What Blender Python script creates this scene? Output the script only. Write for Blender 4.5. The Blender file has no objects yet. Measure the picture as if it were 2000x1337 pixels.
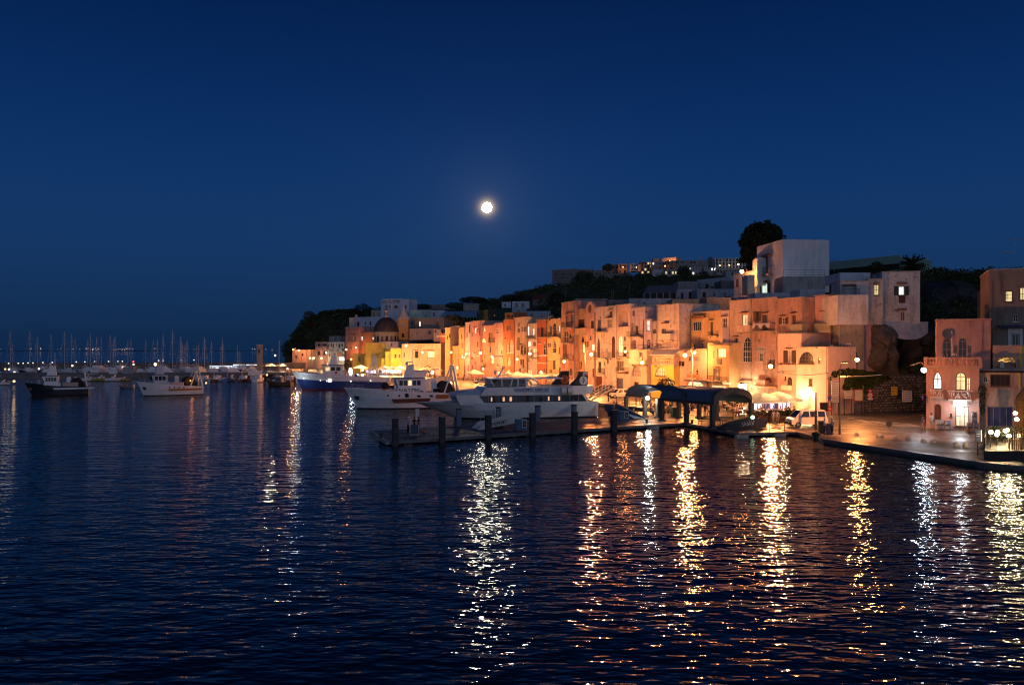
import bpy, bmesh, math, random
from mathutils import Vector, Matrix, noise
R = math.radians
random.seed(7)
sc = bpy.context.scene
COL = sc.collection
# ------------------------------------------------------------------ camera
CAMZ, F, CX, HY = 10.0, 1600.0, 1000.0, 684.0; SEA = .9; HB = (10.0-.9)/10.0      # eye 10 m above the water, lens in units of the photo's pixels
cam = bpy.data.cameras.new('camera'); camo = bpy.data.objects.new('camera', cam); COL.objects.link(camo)
cam.sensor_width = 36; cam.lens = 36 * F / 2000; cam.shift_y = 15.5 / 2000
cam.clip_start = 0.5; cam.clip_end = 40000
camo.location = (0, 0, CAMZ); camo.rotation_euler = (R(90), 0, 0)
sc.camera = camo
sc.view_settings.view_transform = 'Standard'; sc.view_settings.look = 'None'
sc.view_settings.exposure = 0; sc.view_settings.gamma = 1
sc.cycles.use_denoising = True
sc.cycles.max_bounces = 6; sc.cycles.diffuse_bounces = 3; sc.cycles.glossy_bounces = 3; sc.cycles.transmission_bounces = 4
sc.cycles.sample_clamp_indirect = 4; sc.cycles.caustics_reflective = False; sc.cycles.caustics_refractive = False
sc.cycles.use_light_tree = True; sc.cycles.filter_width = 1.15
# ------------------------------------------------------------------ dusk sky: dark blue in the east, afterglow in the west behind the viewer
world = bpy.data.worlds.new('World'); sc.world = world; world.use_nodes = True
def dusk_sky():
    nt = world.node_tree; nt.nodes.clear()
    N = nt.nodes.new; L = nt.links.new
    out = N('ShaderNodeOutputWorld'); bg = N('ShaderNodeBackground'); L(bg.outputs[0], out.inputs[0])
    tc = N('ShaderNodeTexCoord'); sep = N('ShaderNodeSeparateXYZ'); L(tc.outputs['Generated'], sep.inputs[0])
    ramp = N('ShaderNodeValToRGB'); cr = ramp.color_ramp; cr.interpolation = 'B_SPLINE'
    st = [(0.0, (.0045, .020, .063)), (.03, (.0062, .025, .074)), (.11, (.008, .039, .130)), (.19, (.0055, .036, .138)), (.28, (.0027, .025, .116)), (.40, (.0010, .0125, .068)), (.65, (.001, .009, .045)), (1, (.004, .014, .06))]
    while len(cr.elements) < len(st): cr.elements.new(0.5)
    for e, (p, c) in zip(cr.elements, st): e.position = p; e.color = (*c, 1)
    L(sep.outputs['Z'], ramp.inputs[0])
    west = N('ShaderNodeMapRange'); west.interpolation_type = 'SMOOTHSTEP'
    for k, v in ((1, .15), (2, -1.0), (3, 0.0), (4, 1.0)): west.inputs[k].default_value = v
    rot = N('ShaderNodeVectorMath'); rot.operation = 'DOT_PRODUCT'; rot.inputs[1].default_value = (-.12, .993, 0)
    L(tc.outputs['Generated'], rot.inputs[0]); L(rot.outputs['Value'], west.inputs[0])
    wr = N('ShaderNodeValToRGB'); cr = wr.color_ramp; cr.interpolation = 'B_SPLINE'
    st = [(0.0, (.30, .25, .27)), (.15, (.33, .43, .62)), (.4, (.075, .14, .30)), (1, (.008, .026, .095))]
    while len(cr.elements) < len(st): cr.elements.new(0.5)
    for e, (p, c) in zip(cr.elements, st): e.position = p; e.color = (*c, 1)
    L(sep.outputs['Z'], wr.inputs[0])
    mix = N('ShaderNodeMix'); mix.data_type = 'RGBA'
    L(west.outputs[0], mix.inputs['Factor']); L(ramp.outputs[0], mix.inputs['A']); L(wr.outputs[0], mix.inputs['B'])
    # aureole of scattered moonlight round the moon
    md = Vector(((951 - CX) / F, 1, (HY - 405) / F)).normalized()
    dot = N('ShaderNodeVectorMath'); dot.operation = 'DOT_PRODUCT'; dot.inputs[1].default_value = md
    nrm = N('ShaderNodeVectorMath'); nrm.operation = 'NORMALIZE'; L(tc.outputs['Generated'], nrm.inputs[0])
    L(nrm.outputs[0], dot.inputs[0])
    ac = N('ShaderNodeMath'); ac.operation = 'ARCCOSINE'; L(dot.outputs['Value'], ac.inputs[0])
    def glow(width, col):
        d = N('ShaderNodeMath'); d.operation = 'MULTIPLY'; d.inputs[1].default_value = -1 / width; L(ac.outputs[0], d.inputs[0])
        e = N('ShaderNodeMath'); e.operation = 'EXPONENT'; L(d.outputs[0], e.inputs[0])
        v = N('ShaderNodeVectorMath'); v.operation = 'SCALE'; v.inputs[0].default_value = col; L(e.outputs[0], v.inputs['Scale'])
        return v
    g1 = glow(.0032, (4.4, 3.2, 1.6)); g2 = glow(.026, (.026, .027, .024)); g3 = glow(.09, (.006, .009, .015))
    cur = mix.outputs['Result']
    for g in (g1, g2, g3):
        a = N('ShaderNodeVectorMath'); a.operation = 'ADD'; L(cur, a.inputs[0]); L(g.outputs[0], a.inputs[1]); cur = a.outputs[0]
    L(cur, bg.inputs[0]); bg.inputs[1].default_value = 1.0
dusk_sky()
# the afterglow low in the west, behind the viewer: one wide, weak sun
sl = bpy.data.lights.new('afterglow', 'SUN'); sl.energy = .05; sl.angle = R(50); sl.color = (.85, .85, 1.0)
slo = bpy.data.objects.new('afterglow', sl); COL.objects.link(slo)
slo.rotation_euler = Vector((-.12, .95, -.30)).to_track_quat('-Z', 'Y').to_euler()
# ------------------------------------------------------------------ geometry helpers
def P(px, py, Y): return Vector(((px - CX) / F * Y, Y, CAMZ + (HY - py) / F * Y))
def G(px, py, z=1.3): return P(px, py, (CAMZ - z) * F / (py - HY))
def GX(px, Y): return (px - CX) / F * Y
class Fr:                                           # a frame of measured coordinates -> photo coordinates
    def __init__(s, ox, oy, k): s.ox, s.oy, s.k = ox, oy, k
    def __call__(s, x, y): return s.ox + x / s.k, s.oy + y / s.k
Z1 = Fr(1600, 440, 4.4575); Z2 = Fr(1600, 660, 4.4575); Z3 = Fr(1300, 420, 4.4575); Z4 = Fr(1300, 640, 4.4575)
Z5 = Fr(1000, 480, 4.4575); Z6 = Fr(1000, 660, 4.4575); Z7 = Fr(700, 660, 4.4575); Z8 = Fr(700, 540, 5.943)
Q1 = Fr(660, 600, 8.105); Q2 = Fr(860, 610, 8.915); Q3 = Fr(1000, 580, 8.915); Q4 = Fr(1180, 580, 8.915)
Q5 = Fr(1280, 600, 8.915); Q6 = Fr(1460, 560, 8.915); Q7 = Fr(1460, 680, 8.915); Q8 = Fr(1800, 600, 8.915)
R1 = Fr(1820, 740, 6.685); R2 = Fr(1600, 690, 8.105); L1 = Fr(500, 560, 5.943); L2 = Fr(0, 600, 5.943); L3 = Fr(240, 600, 5.943)
C5 = Fr(1040, 480, 4.762); ID = Fr(0, 0, 1); U8 = Fr(1640, 480, 8.915)
class MB:
    def __init__(s): s.v = []; s.f = []; s.m = []
    def add(s, vs, fs, mi=0, M=None):
        b = len(s.v)
        s.v += [tuple(M @ Vector(p)) for p in vs] if M is not None else [tuple(p) for p in vs]
        s.f += [[b + i for i in f] for f in fs]; s.m += [mi] * len(fs)
        return s
    def box(s, x0, x1, y0, y1, z0, z1, mi=0, M=None):
        return s.add([(x0, y0, z0), (x1, y0, z0), (x1, y1, z0), (x0, y1, z0), (x0, y0, z1), (x1, y0, z1), (x1, y1, z1), (x0, y1, z1)],
                     [(0, 3, 2, 1), (4, 5, 6, 7), (0, 1, 5, 4), (1, 2, 6, 5), (2, 3, 7, 6), (3, 0, 4, 7)], mi, M)
    def cbox(s, c, sx, sy, sz, mi=0, rz=0, ry=0, rx=0):
        M = Matrix.Translation(c) @ Matrix.Rotation(rz, 4, 'Z') @ Matrix.Rotation(ry, 4, 'Y') @ Matrix.Rotation(rx, 4, 'X')
        return s.box(-sx/2, sx/2, -sy/2, sy/2, -sz/2, sz/2, mi, M)
    def tube(s, pts, r, n=6, mi=0, cap=True):
        pts = [Vector(p) for p in pts]; rs = r if isinstance(r, (list, tuple)) else [r] * len(pts)
        vs = []; fs = []
        for i, p in enumerate(pts):
            d = (pts[min(i+1, len(pts)-1)] - pts[max(i-1, 0)])
            if d.length < 1e-9: d = Vector((0, 0, 1))
            d.normalize(); a = d.orthogonal() if abs(d.z) > .99 else d.cross(Vector((0, 0, 1))); a.normalize(); b = d.cross(a)
            for k in range(n):
                t = 2*math.pi*k/n; vs.append(p + (a*math.cos(t) + b*math.sin(t))*rs[i])
        for i in range(len(pts)-1):
            for k in range(n): fs.append((i*n+k, i*n+(k+1) % n, (i+1)*n+(k+1) % n, (i+1)*n+k))
        if cap: fs += [tuple(range(n-1, -1, -1)), tuple(range((len(pts)-1)*n, len(pts)*n))]
        return s.add(vs, fs, mi)
    def lathe(s, prof, n=12, mi=0, M=None, sx=1, sy=1):
        vs = []; fs = []
        for (r, z) in prof:
            for k in range(n): t = 2*math.pi*k/n; vs.append((r*math.cos(t)*sx, r*math.sin(t)*sy, z))
        for i in range(len(prof)-1):
            for k in range(n): fs.append((i*n+k, i*n+(k+1) % n, (i+1)*n+(k+1) % n, (i+1)*n+k))
        if prof[0][0] > 1e-4: fs.append(tuple(range(n-1, -1, -1)))
        if prof[-1][0] > 1e-4: fs.append(tuple(range((len(prof)-1)*n, len(prof)*n)))
        return s.add(vs, fs, mi, M)
    def ball(s, c, r, n=8, m=5, mi=0, sz=1):
        return s.lathe([(max(1e-5, r*math.sin(math.pi*i/m)), -r*sz*math.cos(math.pi*i/m)) for i in range(m+1)], n, mi, Matrix.Translation(c))
    def extr(s, poly, vec, mi=0, M=None):               # closed prism of a planar polygon
        poly = [Vector(p) for p in poly]; vec = Vector(vec); n = len(poly)
        vs = poly + [p + vec for p in poly]
        fs = [tuple(range(n-1, -1, -1)), tuple(range(n, 2*n))] + [(i, (i+1) % n, n+(i+1) % n, n+i) for i in range(n)]
        return s.add(vs, fs, mi, M)
    def loft(s, rows, mi=0, close=False):               # rows of equally many points
        n = len(rows[0]); vs = [p for r in rows for p in r]
        fs = [(i*n+k, i*n+(k+1) % n, (i+1)*n+(k+1) % n, (i+1)*n+k) for i in range(len(rows)-1) for k in range(n if close else n-1)]
        return s.add(vs, fs, mi)
    def mesh(s, name, mats, smooth=None):
        me = bpy.data.meshes.new(name); me.from_pydata(s.v, [], s.f)
        for m in (mats if isinstance(mats, (list, tuple)) else [mats]): me.materials.append(m)
        if any(s.m): me.polygons.foreach_set('material_index', s.m)
        if smooth is not None:
            me.shade_smooth()
            if smooth < 180: me.set_sharp_from_angle(angle=R(smooth))
        me.update(); return me
    def build(s, name, mats, parent=None, smooth=None, loc=None, rz=None):
        return link(name, s.mesh(name, mats, smooth), parent, loc, rz)
def link(name, data, parent=None, loc=None, rz=None):
    o = bpy.data.objects.new(name, data); COL.objects.link(o)
    if parent is not None: o.parent = parent
    if loc is not None: o.location = loc
    if rz is not None: o.rotation_euler = (0, 0, rz)
    return o
def tag(o, label=None, cat=None, group=None, kind=None):
    if label: o['label'] = label
    if cat: o['category'] = cat
    if group: o['group'] = group
    if kind: o['kind'] = kind
    return o
def thing(name, label, cat, loc=(0, 0, 0), rz=0, group=None):
    return tag(link(name, None, None, loc, rz), label, cat, group)
KIDS = {}
def copy_tree(o, loc=None, rz=None, label=None, group=None, parent=None, scale=None):
    c = o.copy(); COL.objects.link(c)
    if parent is not None: c.parent = parent
    if loc is not None: c.location = loc
    if rz is not None: c.rotation_euler = (0, 0, rz)
    if scale is not None: c.scale = (scale,)*3 if not isinstance(scale, (tuple, list)) else scale
    if label: c['label'] = label
    if group: c['group'] = group
    for ch in KIDS.get(o.name) or [k for k in o.children]: copy_tree(ch, parent=c)
    return c
# ------------------------------------------------------------------ materials
class NT:
    def __init__(s, name):
        s.m = bpy.data.materials.new(name); s.m.use_nodes = True; s.t = s.m.node_tree; s.b = s.t.nodes['Principled BSDF']
        s.tc = None
    def n(s, typ, **kw):
        x = s.t.nodes.new('ShaderNode' + typ)
        for k, v in kw.items(): setattr(x, k, v)
        return x
    def l(s, a, b): s.t.links.new(a, b)
    def co(s, scale=(1, 1, 1), kind='Object'):
        if s.tc is None: s.tc = s.n('TexCoord')
        mp = s.n('Mapping'); mp.inputs['Scale'].default_value = scale; s.l(s.tc.outputs[kind], mp.inputs[0]); return mp.outputs[0]
    def noise(s, scale, vec, detail=3, rough=.55):
        x = s.n('TexNoise'); x.inputs['Scale'].default_value = scale; x.inputs['Detail'].default_value = detail; x.inputs['Roughness'].default_value = rough
        s.l(vec, x.inputs['Vector']); return x.outputs['Fac']
    def ramp(s, fac, stops, interp='LINEAR'):
        x = s.n('ValToRGB'); cr = x.color_ramp; cr.interpolation = interp
        while len(cr.elements) < len(stops): cr.elements.new(.5)
        for e, (p, c) in zip(cr.elements, stops): e.position = p; e.color = (*c, 1) if isinstance(c, (tuple, list)) else (c, c, c, 1)
        s.l(fac, x.inputs[0]); return x.outputs[0]
    def mix(s, fac, a, b, mode='MIX'):
        x = s.n('Mix', data_type='RGBA', blend_type=mode)
        for i, v in (('Factor', fac), ('A', a), ('B', b)):
            if isinstance(v, (int, float)): x.inputs[i].default_value = v if i == 'Factor' else (v, v, v, 1)
            elif isinstance(v, (tuple, list)): x.inputs[i].default_value = (*v, 1)
            else: s.l(v, x.inputs[i])
        return x.outputs['Result']
    def bump(s, h, strength=.4, dist=.05):
        x = s.n('Bump'); x.inputs['Strength'].default_value = strength; x.inputs['Distance'].default_value = dist; s.l(h, x.inputs['Height']); s.l(x.outputs[0], s.b.inputs['Normal'])
    def set(s, color=None, rough=None, metal=None, spec=None, emit=None, es=None):
        b = s.b.inputs
        if color is not None:
            if isinstance(color, (tuple, list)): b['Base Color'].default_value = (*color, 1)
            else: s.l(color, b['Base Color'])
        if rough is not None: b['Roughness'].default_value = rough
        if metal is not None: b['Metallic'].default_value = metal
        if spec is not None: b['Specular IOR Level'].default_value = spec
        if emit is not None:
            if isinstance(emit, (tuple, list)): b['Emission Color'].default_value = (*emit, 1)
            else: s.l(emit, b['Emission Color'])
            b['Emission Strength'].default_value = es if es is not None else 1
        return s.m
MC = {}
def plaster(color, dirt=.5, peel=0.0):
    k = ('pl', color, dirt, peel)
    if k in MC: return MC[k]
    t = NT('plaster'); v = t.co(); info = t.n('ObjectInfo')
    off = t.n('VectorMath', operation='ADD'); t.l(v, off.inputs[0])
    sc_ = t.n('VectorMath', operation='SCALE'); sc_.inputs[0].default_value = (37, 11, 23); t.l(info.outputs['Random'], sc_.inputs['Scale']); t.l(sc_.outputs[0], off.inputs[1]); v = off.outputs[0]
    big = t.noise(.22, v, 5, .62); fine = t.noise(2.3, v, 4, .6)
    st = t.n('Mapping'); st.inputs['Scale'].default_value = (1.1, 1.1, .24); t.l(v, st.inputs[0]); streak = t.noise(1.0, st.outputs[0], 4, .6)
    dk = tuple(c*.50 for c in color); gr = (.17, .155, .14)
    c = t.mix(t.ramp(big, [(.36, 0.0), (.68, 1.0)]), color, tuple(min(1, x*1.12) for x in color))
    c = t.mix(t.ramp(streak, [(.46, 0.0), (.66, .85*dirt + .12)]), c, dk)
    c = t.mix(t.ramp(fine, [(.46, 0.0), (.72, .5*dirt)]), c, gr)
    if peel > 0:
        pn = t.noise(.55, v, 6, .68)
        c = t.mix(t.ramp(pn, [(.66 - .22*peel, 0.0), (.70 - .22*peel, .9)]), c, (.16, .145, .125))
    t.bump(fine, .35, .06)
    MC[k] = t.set(c, .92, spec=.15); return MC[k]
def paint(color, rough=.5, metal=0, var=.18, scale=1.2, spec=.4):
    k = ('pt', color, rough, metal, var, scale, spec)
    if k in MC: return MC[k]
    t = NT('paint'); v = t.co(); nz = t.noise(scale, v, 4, .6); n2 = t.noise(scale*9, v, 2)
    c = t.mix(t.ramp(nz, [(.35, 0.0), (.7, 1.0)]), color, tuple(x*(1-var) for x in color))
    c = t.mix(t.ramp(n2, [(.55, 0.0), (.8, var)]), c, tuple(x*.4 for x in color))
    rr = t.ramp(nz, [(.3, max(0.02, rough*.8)), (.7, min(1, rough*1.25))]); t.l(rr, t.b.inputs['Roughness'])
    MC[k] = t.set(c, None, metal, spec); return MC[k]
def wood(color, rough=.65):
    k = ('wd', color, rough)
    if k in MC: return MC[k]
    t = NT('wood'); v = t.co((1, 8, 8)); nz = t.noise(1.6, v, 4, .65)
    MC[k] = t.set(t.mix(t.ramp(nz, [(.3, 0.0), (.7, 1.0)]), color, tuple(x*.55 for x in color)), rough, spec=.25); return MC[k]
def glow(color, strength, var=0.0, scale=.8):
    k = ('gl', color, strength, var, scale)
    if k in MC: return MC[k]
    t = NT('lit'); e = color
    if var > 0:
        v = t.co((1, 1, .35)); nz = t.noise(scale, v, 3, .6)
        e = t.mix(t.ramp(nz, [(.36, 0.0), (.62, 1.0)]), tuple(x*(1-var) for x in color), color)
    MC[k] = t.set((.5, .5, .5), .5, emit=e, es=strength); return MC[k]
def glass(color=(.02, .025, .03), rough=.08):
    k = ('gs', color, rough)
    if k in MC: return MC[k]
    t = NT('window_glass'); nz = t.noise(.9, t.co(), 2)
    MC[k] = t.set(t.mix(nz, color, tuple(x*1.8 for x in color)), rough, spec=.6); return MC[k]
SODIUM = (1.0, .325, .085); WARM = (1.0, .62, .27); COOL = (.82, .93, 1.0)
def spot_lamp(loc, power, color, aim, radius=.25, parent=None, size=150):
    ld = bpy.data.lights.new('reflector_light', 'SPOT'); ld.energy = power; ld.color = color; ld.shadow_soft_size = radius; ld.spot_size = R(size); ld.spot_blend = .5
    o = link('reflector_light', ld, parent, loc); o.rotation_euler = Vector(aim).to_track_quat('-Z', 'Y').to_euler(); return o
def point_lamp(loc, power, color, radius=.18, parent=None):
    ld = bpy.data.lights.new('bulb_light', 'POINT'); ld.energy = power; ld.color = color; ld.shadow_soft_size = radius
    return link('bulb_light', ld, parent, loc)
# ================================================================== SETTING
def interp(pts, x):
    if x <= pts[0][0]: return pts[0][1:]
    for a, b in zip(pts, pts[1:]):
        if x <= b[0]:
            t = (x-a[0])/(b[0]-a[0]); return tuple(p+(q-p)*t for p, q in zip(a[1:], b[1:]))
    return pts[-1][1:]
# ---- water
def water_mat():
    t = NT('sea_water'); v = t.co()
    a = t.n('Mapping'); a.inputs['Scale'].default_value = (.45, 1.0, 1); a.inputs['Rotation'].default_value = (0, 0, R(9)); t.l(v, a.inputs[0])
    n1 = t.noise(.85, a.outputs[0], 1.5, .5); n2 = t.noise(2.9, a.outputs[0], 1.0, .5); n3 = t.noise(.10, v, 2, .5)
    m = t.n('Math', operation='MULTIPLY'); m.inputs[1].default_value = .34; t.l(n2, m.inputs[0])
    lo = t.n('Math', operation='MULTIPLY'); lo.inputs[1].default_value = .72; t.l(n1, lo.inputs[0]); s = t.n('Math', operation='ADD'); t.l(lo.outputs[0], s.inputs[0]); t.l(m.outputs[0], s.inputs[1])
    calm = t.n('MapRange'); calm.inputs[1].default_value = .3; calm.inputs[2].default_value = .7; calm.inputs[3].default_value = .75; calm.inputs[4].default_value = 1.15; t.l(n3, calm.inputs[0])
    q = t.n('Math', operation='MULTIPLY'); t.l(s.outputs[0], q.inputs[0]); t.l(calm.outputs[0], q.inputs[1])
    t.bump(q.outputs[0], 1.0, .25)
    t.b.inputs['IOR'].default_value = 1.33
    return t.set((.0015, .004, .011), .04, spec=.5)
mb = MB(); mb.add([(-12000, -300, SEA), (12000, -300, SEA), (12000, 16000, SEA), (-12000, 16000, SEA)], [(0, 1, 2, 3)])
tag(mb.build('sea', water_mat()), 'dark blue rippled harbour sea reflecting the moon and orange lamps', kind='structure')
mb = MB(); mb.add([(-12000, -300, -6), (12000, -300, -6), (12000, 16000, -6), (-12000, 16000, -6)], [(0, 1, 2, 3)])
tag(mb.build('seabed', paint((.05, .05, .045), .9)), kind='structure')
# ---- far coast over the bay with its lights
mb = MB(); rows = [[], [], []]
for i in range(61):
    px = -60 + i*22; Y = 9000; h = 4 + 9*noise.noise(Vector((i*.33, 2.2, 0)))
    rows[0].append(P(px, HY+1.5, Y)*1.0); p = Vector((GX(px, Y), Y+200, max(1, h))); rows[1].append(p); rows[2].append(p + Vector((0, 900, -p.z-2)))
for k in range(61): rows[0][k].z = -1
mb.loft(rows); fc = tag(mb.build('far_coast_hills', paint((.03, .035, .04), .95)), 'low dark coast with tiny town lights on the horizon', kind='structure')
mb = MB(); rr = random.Random(3)
LX = [(2, 3), (22, 6), (60, 9), (78, 6), (80, 10), (112, 4), (118, 5), (132, 3), (142, 7), (155, 5), (168, 9), (171, 9), (176, 8), (181, 10), (188, 9), (191, 8), (221, 6), (226, 5), (231, 6), (236, 5), (241, 10), (244, 8), (248, 7), (254, 6), (260, 5), (302, 7), (378, 4), (384, 4), (430, 4), (492, 8), (498, 6), (506, 7), (520, 5), (531, 6)]
for px, s in LX:
    for j in range(2): mb.cbox(P(px + rr.uniform(-1.5, 1.5), 682.3 + rr.uniform(-2.4, .6), 8950), s*.8, 1, s*.6, rr.choice((0, 0, 1, 2)))
tag(mb.build('town_light', [glow((1, .62, .3), .8), glow((1, .9, .75), 1.2), glow((1, .35, .2), .6)], fc), kind='stuff')
# ---- moon
mb = MB(); mb.ball((0, 0, 0), 17.8, 40, 20)
def moon_mat():
    t = NT('moon'); nz = t.noise(.06, t.co(), 3)
    return t.set((.4, .4, .4), .9, emit=t.mix(t.ramp(nz, [(.4, 0.0), (.65, 1.0)]), (1, .88, .62), (.9, .78, .54)), es=190)
tag(mb.build('moon', moon_mat(), smooth=180, loc=P(951, 405, 3000)), 'bright full moon with a pale yellow disc high over the bay', 'moon')
# ---- quay
QE = [(60, 36, 30), (36.6, 59.5), (30.4, 80), (30.3, 87), (26, 104), (20.5, 122), (9, 146), (-8, 174), (-28, 200), (-52, 232), (-85, 272), (-118, 318), (-150, 365)]
QE = [(60, 20), (39.2, 60.5), (36.4, 63.2)] + QE[2:]
def quay_mat():
    t = NT('quay_paving'); v = t.co()
    br = t.n('TexBrick', offset=.5); br.inputs['Scale'].default_value = 1; br.inputs['Brick Width'].default_value = 1.0; br.inputs['Row Height'].default_value = .55; br.inputs['Mortar Size'].default_value = .02
    for i, c in ((1, (.12, .095, .075)), (2, (.08, .064, .052)), (3, (.025, .022, .02))): br.inputs[i].default_value = (*c, 1)
    rt = t.n('Mapping'); rt.inputs['Rotation'].default_value = (0, 0, R(25)); t.l(v, rt.inputs[0]); t.l(rt.outputs[0], br.inputs['Vector'])
    nz = t.noise(.35, v, 4, .6); n2 = t.noise(3, v, 3, .6)
    c = t.mix(t.ramp(nz, [(.35, 0.0), (.7, .6)]), br.outputs['Color'], (.06, .058, .055))
    t.l(t.ramp(nz, [(.35, .28), (.65, .6)]), t.b.inputs['Roughness'])
    t.bump(t.mix(.5, br.outputs['Fac'], n2), .5, .03)
    return t.set(c, None, spec=.5)
QUAYM = quay_mat()
mb = MB(); poly = [Vector((x, y, -5)) for x, y in QE] + [Vector((-150, 420, -5)), Vector((-60, 420, -5)), Vector((110, 250, -5)), Vector((130, 20, -5))]
mb.extr(poly, (0, 0, 6.3)); tag(mb.build('quay', QUAYM), 'wet dark stone quay along the harbour front', kind='structure'); quay = bpy.data.objects['quay']
def along(pts, step):
    out = []; left = 0
    for a, b in zip(pts, pts[1:]):
        a, b = Vector(a), Vector(b); d = (b-a).length; t = left
        while t < d: out.append((a + (b-a)*(t/d), (b-a).normalized())); t += step
        left = t-d
    return out
cop = MB().box(-.72, .72, -.02, .75, -.22, .05).mesh('coping_stone', paint((.16, .155, .15), .38, var=.3))
cop2 = MB().box(-.71, .71, -.04, .75, -.22, .065).mesh('coping_stone', paint((.12, .118, .115), .3, var=.3))
for i, (p, d) in enumerate(along(QE[1:8], 1.5)):
    if 40 < p.y < 150: link('coping_stone', random.choice((cop, cop2)), quay, (p.x, p.y, 1.3+.003), math.atan2(d.y, d.x) + math.pi*1)
# asphalt road behind the quay pavement, with kerb and markings
def asphalt():
    t = NT('asphalt'); v = t.co(); nz = t.noise(.4, v, 4); n2 = t.noise(8, v, 3, .7)
    t.bump(n2, .5, .01); return t.set(t.mix(t.ramp(nz, [(.35, 0.0), (.7, 1.0)]), (.06, .058, .055), (.036, .035, .034)), .55, spec=.4)
mb = MB(); z = 1.304
rd = [G(*Z2(110, 690)), G(*Z2(560, 700)), G(*Z2(640, 690)), G(*Z2(960, 655)), P(1830, 806, 113), P(1770, 797, 122), P(1690, 803, 118), G(*Z2(230, 668)), G(*Z2(60, 668))]
ax = [(G(*Z2(0, 702)), G(*Z2(0, 672))), (G(*Z2(180, 712)), G(*Z2(180, 668))), (G(*Z2(420, 738)), G(*Z2(420, 661))), (G(*Z2(640, 765)), G(*Z2(640, 650))), (G(*Z2(880, 780)), G(*Z2(880, 633))), (G(*Z2(928, 772)), G(*Z2(928, 628)))]
rows = [[(a.x, a.y, z) for a, b in ax], [(b.x, b.y, z) for a, b in ax]]
mb.loft(rows[::-1]); tag(mb.build('road', asphalt()), 'grey asphalt road turning uphill behind the terracotta house', kind='structure'); road = bpy.data.objects['road']
WHT = paint((.62, .6, .55), .7, var=.35, scale=3); YEL = paint((.6, .38, .04), .7, var=.3, scale=3)
def ground_strip(px0, py0, px1, py1, w, name, mat, parent, z=1.308):
    a, b = G(px0, py0), G(px1, py1); d = (b-a); d.z = 0; d.normalize(); n = Vector((-d.y, d.x, 0))*w/2
    m = MB(); m.add([(a-n), (b-n), (b+n), (a+n)], [(0, 1, 2, 3)])
    m.v = [(x, y, z) for x, y, _ in m.v]; return m.build(name, mat, parent)
for x0, y0, x1, y1 in [(355, 1050, 470, 1046), (440, 1028, 560, 1022), (520, 1068, 690, 1050), (600, 1080, 760, 1062), (690, 1092, 860, 1072), (780, 1100, 960, 1080), (880, 1112, 1060, 1092), (990, 1124, 1250, 1100), (1080, 1136, 1460, 1120), (1200, 1146, 1520, 1134), (1290, 1160, 1590, 1148)]:
    ground_strip(*R2(x0, y0), *R2(x1, y1), .32, 'crossing_stripe', WHT, road)
ground_strip(*R2(400, 985), *R2(1100, 1050), .16, 'edge_line', WHT, road); ground_strip(*R2(40, 985), *R2(400, 985), .16, 'edge_line', WHT, road)
ground_strip(*R2(1090, 1050), *R2(1640, 968), .18, 'yellow_line', YEL, road)
# ---- terrain: lofted between measured profiles (px, py, distance)
def prof(pts, n=110, x0=556, x1=2120):
    out = []
    for i in range(n):
        px = x0 + (x1-x0)*i/(n-1); py, Y = interp(pts, px); out.append(P(px, py, Y))
    return out
foot = [(556, 698, 430), (600, 692, 440), (690, 690, 350), (880, 690, 300), (1000, 690, 238), (1160, 700, 196), (1330, 700, 166), (1430, 690, 150), (1520, 690, 140), (1640, 700, 124), (1660, 745, 122), (1815, 742, 122), (1830, 730, 112), (1930, 730, 112), (2120, 730, 112)]
mid = [(556, 690, 436), (575, 672, 446), (590, 655, 450), (640, 640, 440), (690, 650, 410), (740, 650, 385), (880, 650, 340), (1000, 630, 272), (1100, 618, 235), (1160, 615, 225), (1330, 610, 195), (1430, 598, 178), (1520, 590, 170), (1640, 606, 150), (1700, 640, 132), (1760, 640, 134), (1790, 610, 138), (1830, 610, 138), (1930, 590, 142), (2120, 590, 142)]
top = [(556, 686, 445), (572, 664, 455), (600, 626, 462), (640, 617, 465), (690, 616, 455), (740, 616, 440), (820, 620, 440), (880, 618, 420), (985, 590, 420), (1040, 576, 430), (1160, 560, 420), (1330, 556, 360), (1430, 556, 300), (1490, 545, 250), (1640, 548, 190), (1720, 545, 172), (1800, 548, 168), (1850, 556, 170), (1930, 545, 175), (2120, 540, 175)]
sky_ = [(556, 685, 470), (590, 634, 480), (640, 612, 490), (720, 610, 490), (880, 612, 520), (985, 584, 560), (1060, 560, 640), (1110, 556, 660), (1200, 540, 660), (1330, 538, 640), (1430, 545, 560), (1500, 543, 420), (1640, 540, 300), (1800, 536, 230), (1850, 540, 215), (1930, 540, 210), (2120, 534, 210)]
rows = [prof(foot), prof(mid), prof(top), prof(sky_)]
low = [Vector((p.x, p.y-2, -3)) for p in rows[0]]; back = [Vector((p.x*1.1, p.y*1.35, p.z*.9)) for p in rows[3]]; back2 = [Vector((p.x*1.3, p.y*1.9, -5)) for p in rows[3]]
rows = [low] + rows + [back, back2]
fine = []
for a, b in zip(rows, rows[1:]):
    k = 7 if a is not low else 2
    for j in range(k): fine.append([p.lerp(q, j/k) for p, q in zip(a, b)])
fine.append(rows[-1])
fine[-1] = rows[-1]
for i, r in enumerate(fine):
    if 2 < i < len(fine)-6:
        for p in r: p.z += 1.3*noise.noise(p*.11) + .5*noise.noise(p*.37)
def earth():
    t = NT('hillside'); v = t.co(); a = t.noise(.09, v, 5, .6); b = t.noise(.8, v, 5, .65)
    c = t.mix(t.ramp(a, [(.4, 0.0), (.62, 1.0)]), (.035, .045, .018), (.10, .085, .06)); c = t.mix(t.ramp(b, [(.45, 0.0), (.7, .8)]), c, (.022, .03, .012))
    t.bump(b, .8, .5); return t.set(c, .95, spec=.1)
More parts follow.
